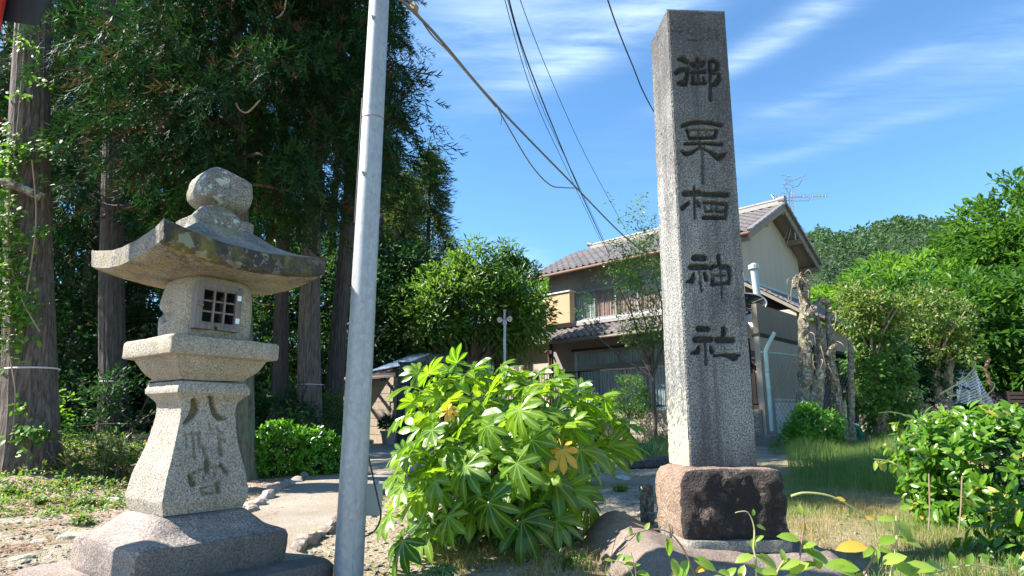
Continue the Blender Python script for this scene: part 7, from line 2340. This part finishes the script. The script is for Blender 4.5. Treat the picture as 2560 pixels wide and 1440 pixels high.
# ---------------------------------------------------------------- ivy on the thick left trunk, ivy leaves are parts
def trunk_ivy():
    Y = 7.0
    t = thing('ivy', 'bright green ivy climbing the left side of the thick taped cedar trunk', 'ivy', (0, 0, 0))
    rg = np.random.default_rng(121)
    pos = []; 
    spots = [(22, 720, 50, 120, 620), (14, 560, 34, 90, 300), (14, 430, 34, 60, 230), (60, 770, 40, 40, 110), (40, 380, 28, 40, 110), (90, 375, 45, 18, 60), (55, 240, 30, 10, 30), (50, 100, 16, 14, 30), (80, 118, 30, 8, 26), (100, 150, 14, 14, 18),
             (60, 585, 60, 8, 30), (110, 580, 20, 12, 24), (15, 330, 14, 20, 30), (110, 460, 14, 26, 18), (35, 860, 26, 30, 60), (60, 1090, 40, 30, 90), (100, 1078, 50, 14, 50), (50, 1010, 20, 20, 24), (100, 200, 24, 14, 20), (120, 350, 20, 16, 26)]
    for (x, y, sx, sy, n) in spots:
        for k in range(n):
            px = x + rg.normal() * sx * .6; py = y + rg.normal() * sy * .6
            # depth follows the round trunk
            c = 78 + (925 - py) * .00; u = (px - c) / 62
            dd = Y + (.0 if abs(u) > 1 else .28 * (1 - math.sqrt(max(0, 1 - u * u)))) - rg.random() * .12
            pos.append(P(px, py, dd))
    pos = np.array(pos)
    n = len(pos)
    D = rg.normal(size=(n, 3)) * np.array([.7, .3, .4]) + np.array([-.1, -.4, -.3]); Nn = np.tile([[-.3, -.8, .6]], (n, 1)) + rg.normal(size=(n, 3)) * .35
    T, Fs = oval_leaf(.62, .05, .15)
    foliage(t, T, Fs, orient(D, Nn), pos, .075 * rg.uniform(.6, 1.2, n), M['ivy'], nparts=300, key='ivy_leaf', rng=rg)
    m = MB()
    for pts in ([(30, 1100, Y), (38, 980, Y - .05), (22, 860, Y), (40, 740, Y), (20, 600, Y), (30, 440, Y), (45, 300, Y), (60, 130, Y)], [(100, 830, Y - .1), (60, 760, Y - .1), (40, 700, Y)], [(60, 770, Y - .05), (90, 560, Y - .1), (80, 400, Y - .1)]):
        m = MB(); m.tube(curve_pts([P(*p) for p in pts], 5), .008, 5); m.build('ivy_stem', M['twig'], t, smooth=True)
trunk_ivy()

# ---------------------------------------------------------------- trees and wooded hill on the right
def hill():
    # terrain of the hill: ridge traced as elevation over bearing
    pts = [(-900, 850), (1250, 850), (1300, 800), (1380, 668), (1400, 655), (1420, 672), (1700, 640), (1900, 625), (2000, 612), (2035, 600), (2080, 596), (2120, 600), (2200, 585), (2260, 573), (2330, 565), (2390, 566), (2450, 578), (2520, 590), (2700, 600), (3000, 640)]
    ux = np.array([(p[0] - 1280) / FPX for p in pts]); D = 170.0
    zz = np.array([D * tel(p[1]) for p in pts])
    # behind the house and the pole side the hill stays low
    zz[3:6] = D * tel(690)
    zz[6:9] = D * tel(640)
    nu, nv = 120, 34
    V = []
    for j in range(nv + 1):
        t = j / nv
        for i in range(nu + 1):
            u = -1.1 + 2.45 * i / nu
            zr = np.interp(u, ux, zz)
            Yj = 55 + (D - 55) * t + 0
            z = (zr - 3.5) * float(sstep(0, 1, t)) ** 1.0 + 1.0 + 1.6 * fbm((u * 12, t * 8, 0), 1.0, 3, 3) * min(1, 3 * t)
            V.append((u * Yj * 1.02, Yj, z))
    for i in range(nu + 1):
        x, y, z = V[nv * (nu + 1) + i]; V.append((x * 1.4, y * 1.4, 0))
    i = np.arange((nv + 2) * (nu + 1)).reshape(nv + 2, nu + 1)
    F = np.stack([i[:-1, :-1], i[:-1, 1:], i[1:, 1:], i[1:, :-1]], -1).reshape(-1, 4)
    kind(put('hill', npmesh('hill', V, F, M['hill_ground'], smooth=True)), 'structure')
    Va = np.array(V)[:(nv + 1) * (nu + 1)].reshape(nv + 1, nu + 1, 3)
    rg = np.random.default_rng(131)
    # crowns of the wood: one mass
    T, Fs = card_leaf(.8)
    nc = 5000
    jj = nv * rg.random(nc) ** .75; ii = nu * (.42 + .58 * rg.random(nc))
    j0 = np.minimum(jj.astype(int), nv - 1); i0 = np.minimum(ii.astype(int), nu - 1); fj = (jj - j0)[:, None]; fi = (ii - i0)[:, None]
    base = Va[j0, i0] * (1 - fi) * (1 - fj) + Va[j0, i0 + 1] * fi * (1 - fj) + Va[j0 + 1, i0] * (1 - fi) * fj + Va[j0 + 1, i0 + 1] * fi * fj
    k = 30
    h = rg.uniform(2.2, 4.2, nc); r = rg.uniform(1.3, 2.2, nc)
    d = rnd_unit(nc * k, rg); d[:, 2] = np.abs(d[:, 2]) * 1.1 - .15
    cone = 1 - .55 * np.clip(d[:, 2:3], 0, 1)
    pos = np.repeat(base, k, 0) + d * np.repeat(np.stack([r, r, h], 1), k, 0) * np.concatenate([cone, cone, np.ones_like(cone)], 1)
    Dd = d + rg.normal(size=d.shape) * .6
    V2, F2 = scatter(T, Fs, orient(Dd, d + np.array([0, 0, .5])), pos, rg.uniform(.35, .8, nc * k) * np.repeat(base[:, 1] / 130, k))
    kind(put('hill_wood', npmesh('hill_wood', V2, F2, M['hill_leaf'], rnd=np.repeat(np.clip(np.repeat(rg.random(nc), k) * .7 + .3 * rg.random(nc * k), 0, 1), len(T)))), 'stuff')
    # bright broad-leaved trees in front of it: shared crowns
    lance = card_leaf(.38)
    crowns = [crown_mesh('broad_crown', [(0, 0, 0, 2.6, 2.4, 1.7), (1.6, .3, -.4, 1.8, 1.6, 1.2), (-1.7, 0, -.5, 1.8, 1.6, 1.2), (.2, -.8, -1.0, 2.4, 1.6, 1.2)], 620, 26, .42, M['bright_leaf'], 141 + s, .72, tmpl=lance, clump=.52, flat=.5, droop=.35)[0] for s in range(2)]
    dcrown = crown_mesh('dense_crown', [(0, 0, 0, 2.2, 2.0, 2.2), (1.2, .3, -.9, 1.6, 1.5, 1.4), (-1.2, 0, -.9, 1.6, 1.5, 1.4)], 560, 24, .34, M['mid_leaf'], 151, .72, tmpl=lance, clump=.46, flat=.6, droop=.3)[0]
    trees = [(2120, 790, 34, 1.0, 0, 'bright green chestnut-like tree above the annex roof'), (2230, 760, 32, 1.15, 1, 'broad bright tree crown in the middle of the slope'), (2345, 745, 30, 1.1, 0, 'large bright crown below the hill top'),
             (2060, 800, 36, .8, 1, 'small bright crown just right of the gable eave'), (2420, 790, 26, 1.0, 1, 'bright drooping crown in front of the tall tree at the right'), (2300, 830, 24, .9, 0, 'bright crown right above the clipped trees'),
             (2180, 850, 26, .8, 1, 'low bright crown above the brown roof edge'), (2520, 860, 22, .9, 0, 'bright leafy crown at the right edge'), (2440, 720, 34, .9, 0, 'bright crown on the shoulder under the tall tree')]
    def bt(px, py, Y, s, cr, lab, mat=None, sz=None):
        p = P(px, py, Y); loc = (p.x, Y, G(p.x, Y)); h = p.z - loc[2]
        t = thing('broadleaf_tree', lab, 'tree', loc, 0)
        kind(put('crown', cr, t, loc=(0, 0, h), rot=(0, 0, px * .37)), 'stuff').scale = (s, s, s)
        cedar_trunk(t, h, .2, .1, int(px), M['branch_bark'], nseg=8, nr=8)
        branches(t, (0, 0, h * .6), [(1.4 * s * math.cos(a), 1.2 * s * math.sin(a), h + .4 * s * math.sin(a * 2)) for a in np.linspace(0, 5.6, 7)], .08, M['branch_bark'])
    for px, py, Y, s, c, lab in trees: bt(px, py, Y, s, crowns[c], lab)
    for px, py, Y, s, lab in [(2540, 620, 27, 1.15, 'tall layered tree rising highest at the right edge'), (2610, 700, 25, 1.2, 'dense tree cut off by the right edge'), (2490, 730, 28, 1.0, 'dark layered tree below the tallest one'), (2470, 900, 19, .95, 'shaded leafy tree behind the white net'),
                              (2560, 870, 18.5, 1.0, 'deep green tree above the slatted crate'), (2400, 830, 22, .9, 'green tree behind the second clipped tree'), (2230, 850, 21, .9, 'dark tree behind the ivy-covered tree'), (2110, 860, 23, .6, 'low dark tree behind the annex')]:
        bt(px, py, Y, s, dcrown, lab)
    # little tree top over the roof's left end
    bt(1398, 705, 60, .6, crowns[0], 'little tree top showing over the left end of the house roof')
hill()
# ---------------------------------------------------------------- wires overhead
def wires():
    def wire(label, pts, r, mat, name='wire'):
        c = curve_pts([P(*p) for p in pts], 14)
        tag(MB().tube(c, r, 6, cap=True).build(name, M[mat], smooth=True), label, 'wire')
    wire('leftmost thin dark teal wire rising from the house roof to the top', [(1246, -60, 7), (1330, 230, 9), (1420, 430, 12), (1510, 618, 17)], .006, 'cable_teal')
    wire('second thin wire close beside the leftmost one', [(1252, -60, 7), (1340, 230, 9), (1440, 450, 12), (1522, 625, 17)], .005, 'cable_teal')
    wire('thick black cable running from the top down to the house eaves', [(1258, -60, 7), (1310, 130, 8), (1400, 360, 10.5), (1460, 500, 13), (1525, 640, 16.4)], .011, 'cable_black')
    wire('wavy thin wire right of the thick black cable', [(1280, -60, 7), (1330, 80, 8), (1400, 250, 10), (1470, 400, 12), (1570, 585, 16)], .006, 'cable_teal')
    wire('single black cable passing behind the top of the stone pillar', [(1500, -60, 6), (1540, 60, 6.6), (1580, 160, 7.2), (1625, 262, 8), (1720, 420, 10)], .009, 'cable_black')
    wire('weathered brown main cable slanting from the pole top across the sky to the house', [(960, -40, 4.6), (1040, 35, 5.2), (1110, 110, 6), (1240, 262, 7.6), (1420, 448, 10.5), (1560, 590, 14), (1640, 650, 16.4)], .016, 'cable_grey', 'service_cable')
    wire('slack brown cable that leaves the main cable and sags before rejoining it', [(1240, 262, 7.6), (1275, 325, 8), (1330, 415, 8.8), (1375, 462, 9.6), (1410, 469, 10.1), (1440, 470, 10.7)], .010, 'cable_grey', 'slack_cable')
    wire('frayed second strand wound along the upper part of the main cable', [(985, -40, 4.7), (1030, 12, 5.1), (1075, 82, 5.7), (1120, 128, 6.1), (1180, 198, 6.8), (1240, 268, 7.6)], .009, 'twig', 'service_cable')
    wire('short teal strand hanging from the main cable', [(1252, 275, 7.6), (1254, 295, 7.6), (1252, 312, 7.6)], .004, 'cable_teal')
    m = MB(); a = P(1030, 15, 5.1); m.tube([a, P(1040, 22, 5.15)], .035, 8)
    tag(m.build('cable_clamp', M['twig'], smooth=True), 'tan knot where the brown cable strands are tied together near the top', 'clamp')
wires()
# ---------------------------------------------------------------- red and black gate timber, top left corner
def torii_piece():
    r = thing('shrine_gate', 'corner of a shrine gate: red post and black capped beam at the top left', 'gate', (0, 0, 0))
    Y = 3.0
    a = P(-60, 20, Y); 
    m = MB()
    V = [P(-80, 42, Y), P(93, 66, Y - .05), P(128, -2, Y + .25), P(-60, -40, Y + .3)]
    up = Vector((0, 0, .30))
    Vt = [v + up + Vector((.06, 0, 0)) for v in V]
    allv = [tuple(v) for v in V + Vt]
    m.add(allv, [(3, 2, 1, 0), (4, 5, 6, 7), (0, 1, 5, 4), (1, 2, 6, 5), (2, 3, 7, 6), (3, 0, 4, 7)])
    m.build('black_beam', M['black_paint'], r, bevel=.008)
    p = P(-30, 20, 2.9)
    MB().tube([(p.x - .065, 2.9, -.9), (p.x - .02, 2.9, p.z + .5)], .085, 20).build('red_post', M['red_paint'], r, smooth=True)
torii_piece()
# ---------------------------------------------------------------- coiled garden hose
def hose():
    q = gpt(2120, 1118); Yh = q.y + .1
    c = P(2120, 1100, Yh)
    r = thing('garden_hose', 'coiled dark green garden hose lying in the tall grass by the ivy hedge', 'hose', (c.x, Yh, G(c.x, Yh)))
    k = Yh / FPX; R = 34 * k * .98
    for i in range(9):
        a0 = random.uniform(0, 6); rr = R * random.uniform(.86, 1.05); tilt = random.uniform(-.14, .14)
        pts = []
        for t in np.linspace(0, 2 * math.pi, 33):
            pts.append((rr * math.cos(t) + .012 * math.sin(3 * t + a0), -.09 + .026 * i + .02 * math.sin(t * 2 + a0) + tilt * math.sin(t), rr * .78 + rr * .80 * math.sin(t)))
        MB().tube(pts, .011, 7).build('hose_loop', M['hose'], r, smooth=True)
    c2 = (R * .35, -.14, R * 1.62)
    MB().tube([c2, (c2[0] + .03, c2[1] - .02, c2[2] - .01), (c2[0] + .07, c2[1] - .03, c2[2] - .03)], [.018, .022, .016], 10).build('nozzle', M['white_plastic'], r, smooth=True)
hose()
# ---------------------------------------------------------------- stumps, branch, log
def wood_bits():
    q = gpt(1610, 1300)
    def stump(px, py0, py1, Y, r, lab, seed, mat='dead_bark'):
        b = P(px, py0, Y); t = P(px, py1, Y); H = t.z - G(b.x, Y)
        o = thing('stump', lab, 'stump', (b.x, Y, G(b.x, Y)))
        n = 26
        pts = [(0, 0, -.06), (0, 0, H * .3), (0, 0, H * .7), (0, 0, H)]
        V, F = tube(pts, [r * 1.12, r, r * .95, r * .9], n, rfun=lambda i, a: 1 + .16 * fbm((math.cos(a) * 2, math.sin(a) * 2, i * .5), 1, seed, 3) + .06 * math.sin(11 * a))
        put('stump_wood', MB().add(V, F).mesh('stump_wood', M[mat], smooth=True), o)
    stump(1618, 1290, 1212, 4.75, .052, 'short weathered wooden stump hugging the left side of the plinth', 2)
    b = gpt(1600, 1165)
    lg = thing('log', 'low dark log lying in the shade just left of the pillar', 'log', (0, 0, 0))
    pts = [P(1566, 1152, 9.2), P(1610, 1152, 9.3), P(1670, 1150, 9.5)]
    for p in pts: p.z = G(p.x, p.y) + .06
    V, F = tube(curve_pts(pts, 6), .085, 16, rfun=lambda i, a: 1 + .10 * math.sin(7 * a))
    put('log_wood', MB().add(V, F).mesh('log_wood', M['cedar_bark_dark'], smooth=True), lg)
    a = gpt(1470, 1335); c = gpt(1545, 1300)
    pts = [Vector((a.x, a.y, a.z + .03)), a.lerp(c, .5) + Vector((0, 0, .05)), Vector((c.x + .05, c.y, c.z + .05))]
    tag(MB().tube(curve_pts(pts, 6), [.012 + .014 * i / 12 for i in range(13)], 8).build('fallen_branch', M['cedar_bark'], smooth=True), 'grey fallen branch pointing at the left shoulder of the boulder', 'branch')
    a = gpt(480, 1098)
    pts = [P(335, 1090, 9.5), P(375, 1078, 9.7), P(430, 1072, 10.0)]
    for p in pts: p.z = G(p.x, p.y) + .10
    tag(MB().tube(pts, .05, 9).build('fallen_pole', M['twig'], smooth=True), 'pale fallen pole lying on the bank left of the lantern shaft', 'log')
    # hanging dead twigs in the crown and a pale hooked vine right of the fire box
    for pts, lab in (([(625, 728, 8.6), (632, 748, 8.6), (650, 760, 8.6), (672, 762, 8.6)], 'thin pale hooked vine hanging just right of the lantern fire box'),
                     ([(478, 140, 6.6), (492, 128, 6.6), (500, 115, 6.6), (494, 150, 6.6)], 'thin pale twig in the cedar crown above the lantern, left'),
                     ([(590, 258, 6.5), (600, 275, 6.5), (620, 280, 6.5), (650, 250, 6.5)], 'pale curved liana hanging in the middle of the cedar crown'),
                     ([(715, -10, 6.6), (712, 20, 6.6), (700, 40, 6.6), (690, 45, 6.6)], 'pale dead twig at the top edge in the cedar crown')):
        tag(MB().tube(curve_pts([P(*p) for p in pts], 6), .010, 6).build('dead_twig', M['twig'], smooth=True), lab, 'twig')
wood_bits()
